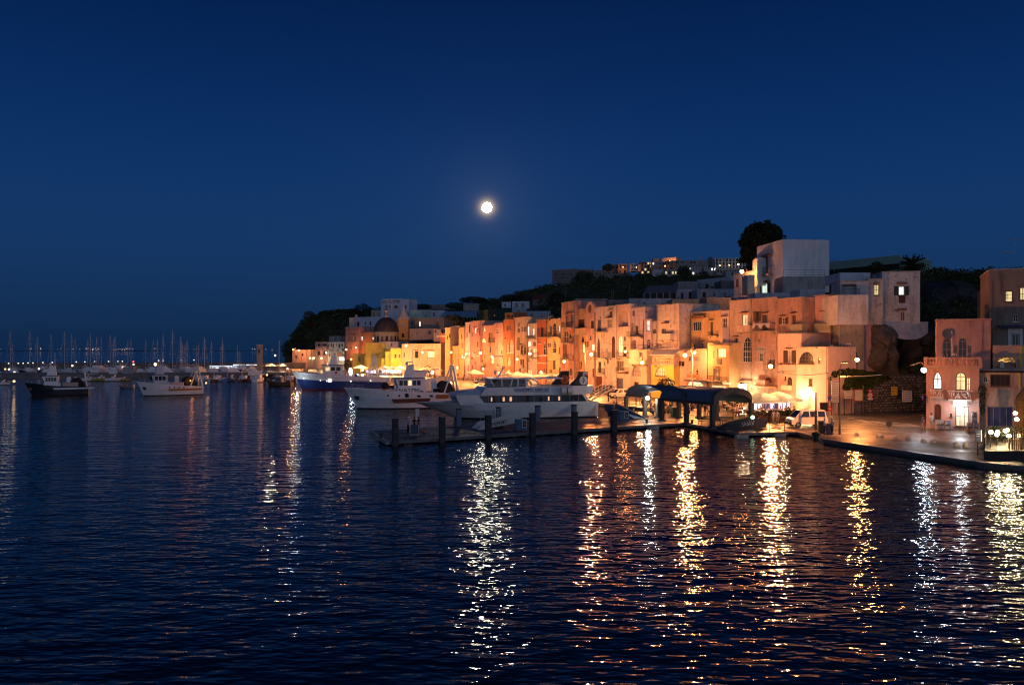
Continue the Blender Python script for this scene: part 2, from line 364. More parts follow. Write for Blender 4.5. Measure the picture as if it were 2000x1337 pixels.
mb = MB(); mb.loft(fine); HILL = tag(mb.build('hillside', earth(), smooth=180), 'dark vegetated hillside rising behind the harbour houses', kind='structure')
# ================================================================== HOUSES
BASE = [(690, 352), (780, 312), (865, 282), (900, 258), (1000, 220), (1095, 194), (1160, 178), (1230, 164), (1327, 149), (1425, 134), (1515, 124), (1640, 113.5), (1700, 110)]
PANE = dict(d=glass(), g=paint((.13, .12, .115), .4), l=glow((1, .66, .30), 1.5, .75, 1.6), y=glow((1, .80, .30), 1.0, .6, 1.8), w=glow((.84, 1, .86), 1.5, .5, 1.7), W=glow((1, .95, .85), 1.9, .5, 1.7),
            s=wood((.10, .055, .035)), v=paint((.02, .045, .03), .5), r=wood((.16, .05, .025)), b=paint((.05, .06, .16), .5), k=paint((.015, .013, .012), .7), p=paint((.34, .30, .27), .7), o=glow((1, .42, .10), .55, .6, 1.5))
FRW = paint((.62, .60, .56), .5); FRB = paint((.09, .055, .04), .55); FRG = paint((.26, .25, .24), .5)
IRON = paint((.03, .028, .026), .6); SLAB = paint((.42, .37, .32), .85, var=.3); TILE = paint((.26, .12, .07), .8, var=.4, scale=3)
ROOFM = paint((.20, .19, .18), .9, var=.35)
def arch_pts(u0, u1, zs, z1, kind, n=8):
    uc = (u0+u1)/2; hw = (u1-u0)/2; out = []
    for i in range(n+1):
        t = math.pi*(1 - i/n)
        if kind == 2:                                  # pointed
            x = -1 + 2*i/n; y = 1 - abs(x)**1.7
            out.append((uc + hw*x, zs + (z1-zs)*y))
        else: out.append((uc + hw*math.cos(t), zs + (z1-zs)*math.sin(t)))
    return out
class House:
    def __init__(s, px0, px1, top, col, label, fr=ID, Y0=None, Y1=None, off=0, depth=9.0, zb=1.3, dirt=.55, peel=0, name='house', cat='house', cornice=True, group=None, bot=None, roof=None, wallpart='wall'):
        if Y0 is None: Y0 = interp(BASE, px0)[0]
        if Y1 is None: Y1 = interp(BASE, px1)[0]
        A = Vector((GX(px0, Y0), Y0)); B = Vector((GX(px1, Y1), Y1)); d = (B-A).normalized(); n = Vector((-d.y, d.x))
        if off:                                         # step the front out; keep its measured edges
            A2 = A - n*off
            def hit(px): r = Vector(((px-CX)/F, 1)); return r*(A2.dot(n)/r.dot(n))
            A, B = hit(px0), hit(px1)
        s.A, s.B, s.d, s.n = A, B, d, n; s.w = (B-A).length; s.fr = fr; s.depth = depth
        s.zt = CAMZ + (HY-top)/F*((A.y+B.y)/2)
        if bot is not None: zb = CAMZ + (HY-bot)/F*((A.y+B.y)/2)
        s.zb = zb; s.h = s.zt - zb; s.col = col if not isinstance(col, tuple) else plaster(col, dirt, peel); s.ops = []; s.rnd = random.Random(int(px0*13+px1))
        s.root = thing(name, label, cat, (A.x, A.y, zb), math.atan2(d.y, d.x), group); s.cornice = cornice; s.roofm = roof or ROOFM; s.wallpart = wallpart; s.name_row = px0 > 880 and px1 < 1640 and bot is None
    def uz(s, x, y, out=0.0):
        px, py = s.fr(x, y); r = Vector(((px-CX)/F, 1)); o = s.A - s.n*out
        t = o.dot(s.n)/r.dot(s.n); p = r*t
        return (p-s.A).dot(s.d), CAMZ + (HY-py)/F*t - s.zb
    def box(s, x0, y0, x1, y1, out=0.0):
        u0, z1 = s.uz(x0, y0, out); u1, z0 = s.uz(x1, y1, out); return u0, u1, z0, z1
    # openings -----------------------------------------------------
    def win(s, st, x0, y0, x1, y1, arch=0, mull=(1, 1), sh=0, hood=0, fc=None, name='window', rise=None, deep=.16, sill=1, grow=1.0):
        u0, u1, z0, z1 = s.box(x0, y0, x1, y1)
        return s.win_uz(st, u0, u1, z0, z1, arch, mull, sh, hood, fc, name, rise, deep, sill)
    def win_uz(s, st, u0, u1, z0, z1, arch=0, mull=(1, 1), sh=0, hood=0, fc=None, name='window', rise=None, deep=.16, sill=1):
        u0 = max(.08, u0); u1 = min(s.w-.08, u1); z0 = max(.02, z0); z1 = min(s.h-.15, z1)
        if u1-u0 < .18 or z1-z0 < .2: return None
        zs = z1 if not arch else max(z0+.15, z1 - (rise if rise else (u1-u0)*(.5 if arch == 1 else .95)))
        if zs > z1-.05: zs = z1 - .05 if arch else z1
        for (a, b, c, d, *_r) in s.ops:
            if u0 < b+.05 and u1 > a-.05 and z0 < d+.05 and z1 > c-.05: return None
        s.ops.append((u0, u1, z0, z1, zs, arch))
        fm = {'w': FRW, 'b': FRB, 'g': FRG}.get(fc) or s.rnd.choice((FRW, FRB, FRB, FRG))
        niche = st == 'n'; fw = min(.09, (u1-u0)*.12)
        outl = [(u0, z0), (u1, z0)] + ([(u1, z1), (u0, z1)] if not arch else [(u, z) for u, z in reversed(arch_pts(u0, u1, zs, z1, arch))])
        m = MB()
        if not niche:
            uc, zc = (u0+u1)/2, (z0+z1)/2
            kx = 1 - 2*fw/(u1-u0); kz = 1 - 2*fw/(z1-z0)
            inn = [(uc+(u-uc)*kx, zc+(z-zc)*kz) for u, z in outl]
            yf, yb = deep-.06, deep+.02; n = len(outl)
            vs = [(u, yf, z) for u, z in outl] + [(u, yf, z) for u, z in inn] + [(u, yb, z) for u, z in inn]
            m.add(vs, [(i, (i+1) % n, n+(i+1) % n, n+i) for i in range(n)] + [(n+i, n+(i+1) % n, 2*n+(i+1) % n, 2*n+i) for i in range(n)])
            for i in range(1, mull[0]+1): u = u0+(u1-u0)*i/(mull[0]+1); m.box(u-.025, u+.025, yf+.015, yb, z0+fw, (z1 if not arch else zs + (z1-zs)*(.9 if abs(i/(mull[0]+1)-.5) < .2 else .6))-fw)
            for j in range(1, mull[1]+1): zz = z0+(z1-z0)*j/(mull[1]+1); m.box(u0+fw, u1-fw, yf+.02, yb, zz-.025, zz+.025)
            if arch and mull[1]: m.box(u0+fw*.8, u1-fw*.8, yf+.01, yb+.004, zs-.035, zs+.035)
            if sill: m.box(u0-.1, u1+.1, -.12, deep-.03, z0-.085, z0-.003)
        else:
            m.box(u0-.12, u1+.12, -.1, .05, z0-.08, z0-.003)
        w = m.build(name, fm if not niche else s.col, s.root)
        yp = deep if not niche else deep+.75
        if niche: s.ops[-1] = (u0, u1, z0, z1, zs, arch, yp)
        k = MB(); k.extr([(u, yp, z) for u, z in outl], (0, .03, 0)); k.build('pane' if st in 'dlywWo' else ('niche_back' if niche else 'leaf'), PANE[st] if not niche else s.col, w)
        if sh:
            sw = (u1-u0)*.52 if sh == 1 else sh
            for q, (a, b) in enumerate(((u0-sw-.02, u0-.02), (u1+.02, u1+sw+.02))):
                if a < 0 and q == 0: a = .01
                x = MB(); x.box(a, b, -.055, -.008, z0, z1)
                for j in range(int((z1-z0)/.22)): zz = z0+.1+j*.22; x.box(a+.05, b-.05, -.07, -.056, zz, zz+.07)
                x.build('shutter', PANE['s'] if fc != 'v' else PANE['v'], w)
        if hood:
            x = MB(); e = .22; x.extr([(u0-e, -.002, z1+.34), (u0-e, -.45, z1+.22), (u0-e, -.45, z1+.28), (u0-e, -.002, z1+.44)], (u1-u0+2*e, 0, 0)); x.build('hood', TILE, w)
        return w
    def bal(s, kind, x0, y0, x1, y1, out=.85, parent=None):
        u0, u1, z0, z1 = s.box(x0, y0, x1, y1, out); return s.bal_uz(kind, u0, u1, z0, z1, out)
    def bal_uz(s, kind, u0, u1, z0, z1, out=.85):
        m = MB(); m.box(u0, u1, -out, -.003, z0-.14, z0)
        for u in (u0+.2, u1-.2): m.extr([(u-.06, -.004, z0-.14), (u-.06, -out*.7, z0-.14), (u-.06, -.004, z0-.5)], (.12, 0, 0))
        b = m.build('balcony', SLAB, s.root); r = MB()
        z1 = max(z1, z0+.75)
        if kind == 'solid':
            r.box(u0, u1, -out, -out+.09, z0+.002, z1); r.box(u0, u0+.09, -out+.092, -.004, z0+.002, z1); r.box(u1-.09, u1, -out+.092, -.004, z0+.002, z1); r.box(u0-.03, u1+.03, -out-.03, -out+.12, z1+.001, z1+.06); mm = s.col
        elif kind == 'cloth':
            r.box(u0, u1, -out, -out+.03, z0+.002, z1); r.box(u0, u0+.03, -out+.03, -.004, z0+.002, z1); r.box(u1-.03, u1, -out+.03, -.004, z0+.002, z1); mm = paint((.28, .25, .16), .8)
        elif kind == 'balustrade':
            r.box(u0, u1, -out, -out+.16, z1-.12, z1); r.box(u0, u1, -out, -out+.16, z0+.002, z0+.12); k = max(3, int((u1-u0)/.3))
            for i in range(k+1):
                u = u0+.08+(u1-u0-.16)*i/k; pm = Matrix.Translation((u, -out+.08, z0+.12)); hh = z1-z0-.24
                r.lathe([(.05, 0), (.075, hh*.3), (.035, hh*.65), (.05, hh)], 6, 0, pm)
            mm = s.col
        else:
            r.box(u0, u1, -out, -out+.035, z1-.05, z1); r.box(u0, u0+.03, -out+.036, -.004, z1-.05, z1); r.box(u1-.03, u1, -out+.036, -.004, z1-.05, z1); r.box(u0, u1, -out+.002, -out+.03, z0+.06, z0+.09)
            k = max(3, int((u1-u0)/.16))
            for i in range(k+1): u = u0+.01+(u1-u0-.03)*i/k; r.box(u, u+.018, -out+.008, -out+.026, z0+.002, z1-.05)
            for j in range(4): y = -out+.2+j*(out-.2)/4; r.box(u0+.004, u0+.02, y, y+.018, z0+.002, z1-.05); r.box(u1-.02, u1-.004, y, y+.018, z0+.002, z1-.05)
            mm = IRON
        r.build('railing', mm, b); return b
    def slab(s, name, x0, y0, x1, y1, mat, out=.3, parent=None, y_in=.003):
        u0, u1, z0, z1 = s.box(x0, y0, x1, y1, out); m = MB(); m.box(u0, u1, -out, -y_in, z0, z1); return m.build(name, mat, parent or s.root)
    def awning(s, x0, y0, x1, y1, mat, out=1.6, name='awning'):
        u0, u1, z0, z1 = s.box(x0, y0, x1, y1, out*.6); m = MB()
        m.extr([(u0, -.003, z1), (u0, -out, z0+.25), (u0, -out, z0), (u0, -out+.05, z0), (u0, -out+.05, z0+.2), (u0, -.003, z1-.07)], (u1-u0, 0, 0)); return m.build(name, mat, s.root)
    def finish(s):
        if s.cornice and s.h > 8 and s.name_row:          # the many small openings of these old fronts
            for _ in range(9):
                ww, hh = s.rnd.uniform(.45, .85), s.rnd.uniform(.8, 1.6); u = s.rnd.uniform(.4, max(.5, s.w-.4-ww)); z = 2.8+3.4*s.rnd.choice((0, 0, 1, 1, 2, 3))+s.rnd.uniform(-.4, .4)
                if u+ww > s.w-.3 or z+hh > s.h-.9 or any(u < b+.7 and u+ww > a-.7 and z < d+.9 and z+hh > c-.9 for a, b, c, d, *_q in s.ops): continue
                s.win_uz(s.rnd.choice('sdgskv'), u, u+ww, z, z+hh, hood=s.rnd.random() < .3, sh=.5 if s.rnd.random() < .25 else 0)
        w, h, D = s.w, s.h, s.depth
        us = sorted({0.0, w} | {o[0] for o in s.ops} | {o[1] for o in s.ops}); zs = sorted({0.0, h} | {o[2] for o in s.ops} | {o[3] for o in s.ops})
        us = [u for i, u in enumerate(us) if i == 0 or u-us[i-1] > 1e-5]; zs = [z for i, z in enumerate(zs) if i == 0 or z-zs[i-1] > 1e-5]
        m = MB(); nz = len(zs)
        vs = [(u, 0, z) for u in us for z in zs]; fs = []
        for i in range(len(us)-1):
            for j in range(nz-1):
                uc, zc = (us[i]+us[i+1])/2, (zs[j]+zs[j+1])/2
                if not any(o[0] < uc < o[1] and o[2] < zc < o[3] for o in s.ops): fs.append((i*nz+j, (i+1)*nz+j, (i+1)*nz+j+1, i*nz+j+1))
        m.add(vs, fs)
        for o in s.ops:
            u0, u1, z0, z1, zsp, arch = o[:6]; dp = (o[6] if len(o) > 6 else .2)
            if arch:
                ap = arch_pts(u0, u1, zsp, z1, arch); mid = len(ap)//2
                for k in range(mid): m.add([(u0, 0, z1), (ap[k+1][0], 0, ap[k+1][1]), (ap[k][0], 0, ap[k][1])], [(0, 2, 1)])
                for k in range(mid, len(ap)-1): m.add([(u1, 0, z1), (ap[k][0], 0, ap[k][1]), (ap[k+1][0], 0, ap[k+1][1])], [(0, 1, 2)])
                outl = [(u0, z0), (u1, z0)] + list(reversed(ap))
            else: outl = [(u0, z0), (u1, z0), (u1, z1), (u0, z1)]
            n = len(outl)
            m.add([(u, 0, z) for u, z in outl] + [(u, dp, z) for u, z in outl], [(i, n+i, n+(i+1) % n, (i+1) % n) for i in range(n)])
        m.add([(0, 0, 0), (w, 0, 0), (w, D, 0), (0, D, 0), (0, 0, h), (w, 0, h), (w, D, h), (0, D, h)], [(1, 2, 6, 5), (2, 3, 7, 6), (3, 0, 4, 7)])
        m.build(s.wallpart, s.col, s.root)
        m = MB(); m.box(.22, w-.22, .22, D-.22, h-.55, h-.4); m.build('roof', s.roofm, s.root)
        m = MB(); e = .07 if s.cornice else .0
        m.box(-e, w+e, -e, .22, h+.001, h+.13); m.box(-e, .22, .221, D+e, h+.001, h+.13); m.box(w-.22, w+e, .221, D+e, h+.001, h+.13); m.box(.221, w-.221, D-.22, D+e, h+.001, h+.13)
        m.build('parapet_cap', s.col if not s.cornice else SLAB, s.root)
        if s.cornice and h > 9 and w > 2.5 and s.rnd.random() < .75:
            u = w-.18 if s.rnd.random() < .6 else .18; m = MB(); m.tube([(u, -.07, 0), (u, -.07, h-.1)], .055, 5); m.tube([(u, -.07, h-.1), (u, .1, h-.02)], .05, 5); m.build('drainpipe', s.rnd.choice((FRG, IRON, SLAB)), s.root)
        return s
def P1(s, specs):
    for q in specs: s.win(*q[:5], **(q[5] if len(q) > 5 else {}))
SAL = (.50, .29, .22); PCH = (.58, .41, .32); OCH = (.56, .38, .20); CRM = (.66, .56, .48); PNK = (.58, .32, .29); WHI = (.62, .60, .57); RED = (.42, .14, .07); YEL_ = (.66, .50, .12); GRY = (.36, .34, .32); LIL = (.58, .49, .53)
# ---- A: end house by the road (low front block) and the pink block behind it
a = House(1555, 1616.5, 678, PCH, 'peach end house with a brightly lit arched porch beside the parked white van', Q7, off=3.4, depth=7, dirt=.25)
a.win('d', 890, 55, 1165, 275, arch=1, mull=(4, 2), fc='b', rise=2.0); a.win('d', 1225, 165, 1270, 265); a.win('s', 1065, 525, 1130, 660)
a.win('W', 1085, 800, 1205, 1062, arch=0, mull=(1, 1), fc='b', name='door') if 0 else None
u0, u1, z0, z1 = a.box(985, 728, 1215, 1085); a.win_uz('n', u0, u1, .05, z1, arch=1, name='porch', deep=.55); pw = MB(); pw.box(u0+(u1-u0)*.42, u0+(u1-u0)*.80, 1.12, 1.28, .05, 2.3); pw.build('door', PANE['s'], a.root)
PORCH = (a, (u0+u1)/2, z1)
a.win_uz('w', *a.box(1095, 60, 1160, 270)) ; a.slab('ledge', 855, -12, 1195, 2, SLAB, .25); a.slab('air_conditioner', 1180, -82, 1290, -45, paint((.3, .3, .32), .6), -.4, None, -1.0) if 0 else None
a.finish()
for k in range(3):
    m = MB(); m.box(-.45, .45, -.18, .18, 0, .7); m.box(-.38, .2, -.2, -.181, .08, .62, 1); ac = m.build('air_conditioner', [paint((.36, .37, .4), .6), IRON]); ac.location = (a.A + a.d*(a.w*(.68+.11*k)) + a.n*1.0).to_3d() + Vector((0, 0, a.zt+.1-.5)); ac.rotation_euler[2] = a.root.rotation_euler[2]
    tag(ac, ['grey air conditioner box nearest the terrace end on the peach house roof', 'middle grey air conditioner box on the peach end house roof', 'right grey air conditioner box at the edge of the peach house roof'][k], 'air conditioner', 'air conditioners on the end house roof')
b = House(1573, 1636.5, 577.5, PNK, 'tall pink house with a lit window above a cloth covered balcony', Q6, off=-2.2, depth=9, dirt=.3)
b.win('W', 1290, 460, 1390, 770, hood=1, fc='w', mull=(1, 2), name='balcony_door'); b.win('n', 1012, 322, 1085, 450, arch=1); b.win('y', 1022, 545, 1052, 640); b.bal('cloth', 1150, 640, 1440, 772); b.finish()
# ---- C
c = House(1517, 1566, 583, (.44, .25, .18), 'stained salmon house with a slanting dark parapet and a glazed balcony', Q6, off=.6, depth=8, dirt=.8, peel=.25)
c.win('g', 785, 490, 845, 790, hood=1, mull=(1, 0), name='balcony_door'); c.bal('cloth', 740, 650, 945, 795); c.finish()
c2 = House(1519, 1565, 652, PCH, 'bright orange lit lower house with dark open shutters over a flower balcony', Q7, off=2.2, depth=5, dirt=.2)
c2.win('p', 700, 35, 775, 250, sh=.75, hood=1, mull=(1, 0), fc='w'); c2.bal('solid', 540, 290, 835, 385); c2.win('s', 690, 495, 775, 640, arch=1, name='door'); c2.win('k', 640, 485, 672, 555)
c2.slab('signboard', 580, 640, 750, 730, [paint((.72, .66, .5), .6)][0], 1.1, None, .95); c2.slab('ledge', 540, 395, 840, 412, SLAB, .3); c2.finish()
fb = MB(); u0, u1, z0, z1 = c2.box(545, 255, 830, 295, .85)
for k in range(40): fb.ball((random.uniform(u0, u1), -.85+random.uniform(0, .2), z0+.02+random.uniform(0, .25)), .12, 5, 3, random.choice((0, 0, 1)))
fb.build('flower_box', [paint((.30, .05, .03), .8), paint((.05, .10, .02), .8)], c2.root)['kind'] = 'stuff'
# ---- D
d1 = House(1425, 1469, 586.5, PCH, 'peach house with a tall white mullioned quarter arch window', Q5, depth=10, dirt=.6, peel=.15)
d1.win('l', 1510, 125, 1605, 400, hood=1, fc='g', name='balcony_door'); d1.bal('solid', 1410, 322, 1640, 420); d1.win('d', 1515, 515, 1682, 955, arch=1, mull=(3, 4), fc='w', rise=2.2); d1.win('s', 1410, 865, 1450, 950)
d1.win('w', 1445, 1165, 1500, 1245, fc='g'); d1.slab('ledge', 1300, 1262, 1690, 1280, TILE, .6); d1.win('W', 1400, 1310, 1590, 1480, name='shop_front', mull=(2, 1)); d1.finish()
d2 = House(1469, 1517.5, 583, SAL, 'peeling salmon house with white laundry hanging over its upper balcony', Q6, off=.25, depth=10, dirt=.8, peel=.2)
d2.win('g', 255, 490, 350, 745, hood=1, name='balcony_door', fc='b'); d2.bal('iron', 90, 640, 405, 762); d2.win('p', 150, 1048, 312, 1120, mull=(3, 0), fc='w'); d2.win('g', 190, 1150, 268, 1300, fc='w'); d2.win('k', 440, 925, 472, 1002)
d2.slab('relief', 378, 880, 500, 1098, d2.col, .12); d2.bal_uz('solid', *d2.box(100, 1600, 300, 1720, .85)[:2], *d2.box(100, 1640, 300, 1720, .85)[2:])
d2.fr = Q7; d2.win('r', 290, 490, 425, 610, arch=1, mull=(0, 0)); d2.slab('ledge', 105, 612, 580, 632, SLAB, .5); d2.awning(110, 640, 560, 700, paint((.5, .26, .13), .8)); d2.win('l', 180, 860, 560, 1010, name='shop_front', mull=(3, 1)); d2.finish()
m = MB(); u0, u1, z0, z1 = d2.box(0, 0, 1, 1); d2.fr = Q6; u0, u1, z0, z1 = d2.box(95, 645, 395, 735, .9); N_ = 26
rows = [[(u0+(u1-u0)*i/N_, -.93-.05*math.sin(i*1.3)-.03*j, z1+.05-(z1-z0)*(.25+.6*(.5+.5*math.sin(i*.55+1)))*j/3) for i in range(N_+1)] for j in range(4)]
m.loft(rows); lo = m.build('laundry', paint((.7, .62, .56), .9), None, 180); lo.location = d2.root.location; lo.rotation_euler = d2.root.rotation_euler; tag(lo, 'white laundry sheet draped over the iron balcony of the peeling salmon house', 'laundry')
# ---- E
e = House(1349, 1409.5, 609, OCH, 'ochre house with a four paned white window and small planted balcony', Q5, off=-1.5, depth=9, dirt=.45, peel=.1)
e.win('d', 650, 250, 800, 405, mull=(3, 0), fc='w'); e.win('g', 955, 255, 1005, 480, hood=1, name='balcony_door'); e.bal('iron', 905, 440, 1050, 488, .6); e.win('s', 795, 615, 850, 712, hood=1); e.win('g', 655, 630, 690, 672); e.slab('hood', 615, 150, 840, 182, TILE, .5); e.finish()
e2 = House(1409.5, 1426, 607, LIL, 'narrow pale lilac house squeezed beside the tall peach house', Q5, off=-1.2, depth=9, dirt=.4)
e2.win('s', 1168, 190, 1248, 355, hood=1); e2.finish()
e3 = House(1326.5, 1381, 682, (.64, .44, .37), 'low peach terrace house behind the street lamp with an orange cloth on its terrace', Q5, off=1.5, depth=6, dirt=.4)
e3.win('g', 570, 850, 770, 935, mull=(2, 0), fc='g'); e3.win('s', 590, 1115, 660, 1160); e3.slab('terrace_ledge', 430, 1235, 890, 1275, SLAB, 1.3); e3.win('l', 560, 1310, 830, 1420, name='shop_front', mull=(3, 0)); e3.slab('shop_sign', 600, 1296, 780, 1330, glow((1, .95, .8), 1.3), 1.5, None, 1.35); e3.awning(560, 1270, 860, 1300, paint((.1, .08, .07), .8), 1.9); e3.win('k', 870, 1390, 940, 1480, name='door'); e3.finish()
cl = MB(); u0, u1, z0, z1 = e3.box(560, 1165, 780, 1225, 1.25); cl.loft([[(u0+(u1-u0)*i/16, -1.36-.03*math.sin(i), z1-(z1-z0)*j/2*(1+.15*math.sin(i*.9))) for i in range(17)] for j in range(3)])
o = cl.build('terrace_cloth', paint((.62, .16, .04), .8), None, 180); o.location = e3.root.location; o.rotation_euler = e3.root.rotation_euler; tag(o, 'orange cloth hung on the terrace edge of the low peach house', 'cloth')
e4 = House(1381, 1424.5, 671, OCH, 'ochre house with a yellow lit window and a shuttered door below', Q5, off=1.7, depth=6, dirt=.3)
e4.win('y', 1080, 715, 1225, 872, mull=(2, 0), fc='b'); e4.win('y', 1010, 770, 1046, 872, fc='b'); e4.slab('ledge', 960, 640, 1285, 660, TILE, .5); e4.win('p', 1035, 1065, 1100, 1275, sh=.5, hood=1, fc='w', name='balcony_door'); e4.bal('iron', 900, 1195, 1160, 1285, 1.1); e4.slab('rug', 1065, 892, 1150, 992, paint((.10, .11, .10), .9, var=.6, scale=5), .08); e4.win('l', 960, 1340, 1230, 1480, name='shop_front', mull=(3, 1)); e4.slab('shop_sign', 1170, 1300, 1290, 1345, glow((1, .7, .25), .9), .3); e4.finish()
# ---- F
f = House(1282.5, 1326.5, 595, CRM, 'tall stained cream house with a closed boxed balcony and bare side wall', Q4, off=.5, depth=9, dirt=.7, peel=.12)
f.win('g', 1005, 550, 1080, 740, hood=0, fc='g', name='balcony_door'); f.slab('hood', 990, 440, 1098, 455, TILE, .4); f.bal('solid', 950, 645, 1150, 738); f.slab('ledge', 905, 830, 965, 840, TILE, .25); f.finish()
f2 = House(1271, 1282.5, 628, CRM, 'narrow cream house with one grey window beside the boxed balcony', Q4, off=.3, depth=8, dirt=.6)
f2.win('g', 845, 555, 905, 625, fc='g'); f2.finish()
f3 = House(1272, 1316, 713.5, YEL_, 'yellow lit house with an awning shaded balcony and an orange arched window', Q4, off=2.8, depth=6, dirt=.2)
f3.win('o', 885, 1212, 1080, 1385, arch=1, mull=(4, 1), fc='b'); f3.win('d', 930, 1480, 1060, 1600, arch=1, name='door'); f3.slab('ledge', 832, 1425, 1150, 1440, SLAB, .3); f3.win('l', 1110, 1450, 1190, 1600, name='shop_front'); f3.finish()
v = House(1273.5, 1316, 697, PCH, 'covered balcony storey with a pale awning over hanging washing', Q4, off=2.8, depth=6, bot=713, name='covered_balcony', cat='balcony', cornice=False)
v.win('p', 880, 1060, 960, 1180); v.win('s', 1080, 1060, 1150, 1180); v.bal('balustrade', 840, 1080, 1215, 1182, .7); v.awning(832, 905, 1270, 1025, paint((.42, .40, .38), .8), 1.3); v.finish()
# ---- G
g = House(1231, 1263, 601, LIL, 'pale mauve house with a greenish lit window and iron roof balcony', Q4, off=-.3, depth=7, dirt=.6, peel=.2)
g.win('d', 490, 235, 528, 320, fc='g'); g.win('p', 470, 440, 540, 640, name='balcony_door'); g.win('g', 545, 500, 595, 640); g.bal('iron', 385, 595, 612, 682); g.win('n', 472, 740, 572, 958, arch=1); g.finish()
g2 = House(1256, 1271, 624, LIL, 'narrow mauve bay with a green lit tall window above an arched one', Q4, off=.6, depth=7, dirt=.5)
g2.win('w', 738, 408, 790, 592, fc='g'); g2.win('d', 735, 728, 798, 890, arch=1, mull=(1, 1), fc='w'); g2.finish()
g3 = House(1229, 1263, 683, (.68, .56, .44), 'low lit house with a white fan shaped arched window', Q4, off=2.2, depth=5, dirt=.3)
g3.win('s', 612, 950, 668, 1062, fc='w', mull=(1, 0)); g3.bal('solid', 440, 1085, 705, 1168); g3.win('p', 480, 1190, 642, 1390, arch=1, mull=(3, 2), fc='w'); g3.win('k', 520, 1470, 600, 1600, name='door'); g3.slab('ledge', 560, 905, 800, 922, SLAB, .35); g3.finish()
# ---- H, I, J, K, L
h = House(1204, 1231, 595, (.68, .52, .43), 'peach house with a deep arched loggia at its top', Q4, depth=9, dirt=.6, peel=.15)
h.win('n', 240, 230, 420, 510, arch=1, name='loggia', deep=.4); h.win('l', 240, 670, 322, 1022, arch=1, fc='w', mull=(1, 2), name='balcony_door'); h.win('s', 342, 682, 378, 760); h.win('s', 335, 860, 378, 1022, fc='b', name='balcony_door'); h.bal('iron', 235, 960, 420, 1050); h.win('s', 215, 1100, 340, 1290, mull=(2, 0), name='balcony_door'); h.bal('iron', 185, 1222, 358, 1300)
h.fr = Z6; h.win('b', 905, 345, 970, 455, name='door', mull=(1, 0)); h.finish()
i_ = House(1162, 1204, 599, CRM, 'broad cream house with brown garage door and long iron balcony', Q3, depth=9, dirt=.65, peel=.12)
i_.win('g', 1485, 395, 1555, 600, fc='g', name='balcony_door'); i_.win('p', 1650, 385, 1742, 522, hood=1, fc='w'); i_.win('g', 1700, 245, 1742, 322, hood=1); i_.slab('balcony_slab', 1420, 598, 1612, 612, SLAB, .8); i_.win('s', 1480, 705, 1532, 1055, arch=2, fc='g', name='balcony_door'); i_.win('s', 1555, 890, 1580, 960); i_.win('s', 1640, 888, 1665, 960)
i_.win('r', 1735, 680, 1795, 1055, arch=1, fc='b', name='balcony_door'); i_.bal('iron', 1420, 958, 1600, 1058); i_.bal('iron', 1655, 958, 1822, 1058); i_.win('v', 1500, 1125, 1552, 1315, name='balcony_door'); i_.bal('iron', 1470, 1240, 1580, 1318, .5); i_.win('k', 1600, 1120, 1622, 1180)
i_.fr = Z6; i_.win('r', 725, 330, 785, 435, name='garage_door', mull=(0, 0)); i_.win('s', 800, 195, 815, 228); i_.finish()
j = House(1142.5, 1162, 612, (.60, .38, .30), 'slim house with a rounded gable and round red brown window', Q3, off=.2, depth=8, dirt=.6, peel=.15)
j.win('s', 1372, 415, 1424, 538, fc='b'); j.win('g', 1352, 675, 1384, 745); j.win('w', 1385, 815, 1445, 935, fc='g'); j.win('s', 1395, 1240, 1440, 1400, name='door')
gu = MB(); ap = arch_pts(.25, j.w-.25, j.h+.1, j.h+2.6, 1, 10); gu.extr([(.25, 0, j.h+.13)] + [(u, 0, z+.03) for u, z in ap] + [(j.w-.25, 0, j.h+.13)], (0, .6, 0)); gable = gu.build('gable', j.col, j.root)
rw = MB(); rw.extr([(j.w*.5+.75*math.cos(t*math.pi/8), -.05, j.h+1.0+.95*math.sin(t*math.pi/8)) for t in range(16)], (0, .045, 0)); rw.build('round_window', PANE['r'], gable); j.finish()
k_ = House(1123, 1142.5, 604, OCH, 'ochre house with an orange enclosed veranda below its flat top', Q3, off=-.2, depth=8, dirt=.4)
k_.win('r', 1105, 395, 1262, 545, mull=(2, 0), fc='b', name='veranda'); k_.bal('solid', 1095, 550, 1268, 638); k_.win('d', 1208, 682, 1258, 785, arch=2, fc='b'); k_.win('y', 1218, 810, 1268, 975, mull=(0, 1), fc='b'); k_.win('s', 1102, 870, 1132, 978, hood=1); k_.win('s', 1188, 1122, 1218, 1240); k_.win('k', 1212, 310, 1250, 380, arch=2); k_.finish()
l_ = House(1096.5, 1123.5, 590, SAL, 'tall dirty pink tower house rising above its neighbours', Q3, off=.5, depth=8, dirt=.9, peel=.25)
l_.win('p', 945, 315, 985, 515, hood=1, mull=(1, 0), name='balcony_door'); l_.win('p', 1022, 300, 1066, 440, mull=(2, 0), hood=1); l_.bal('iron', 855, 440, 1002, 520); l_.win('v', 908, 592, 978, 790, fc='w', name='balcony_door'); l_.bal('iron', 850, 705, 1002, 795); l_.win('k', 1004, 645, 1030, 716); l_.win('n', 880, 830, 985, 1075, name='niche'); l_.bal('iron', 870, 990, 990, 1078)
l_.slab('orange_shutter', 1008, 572, 1066, 640, paint((.5, .14, .03), .7), .08); l_.win('W', 900, 1280, 960, 1400, name='door'); l_.finish()
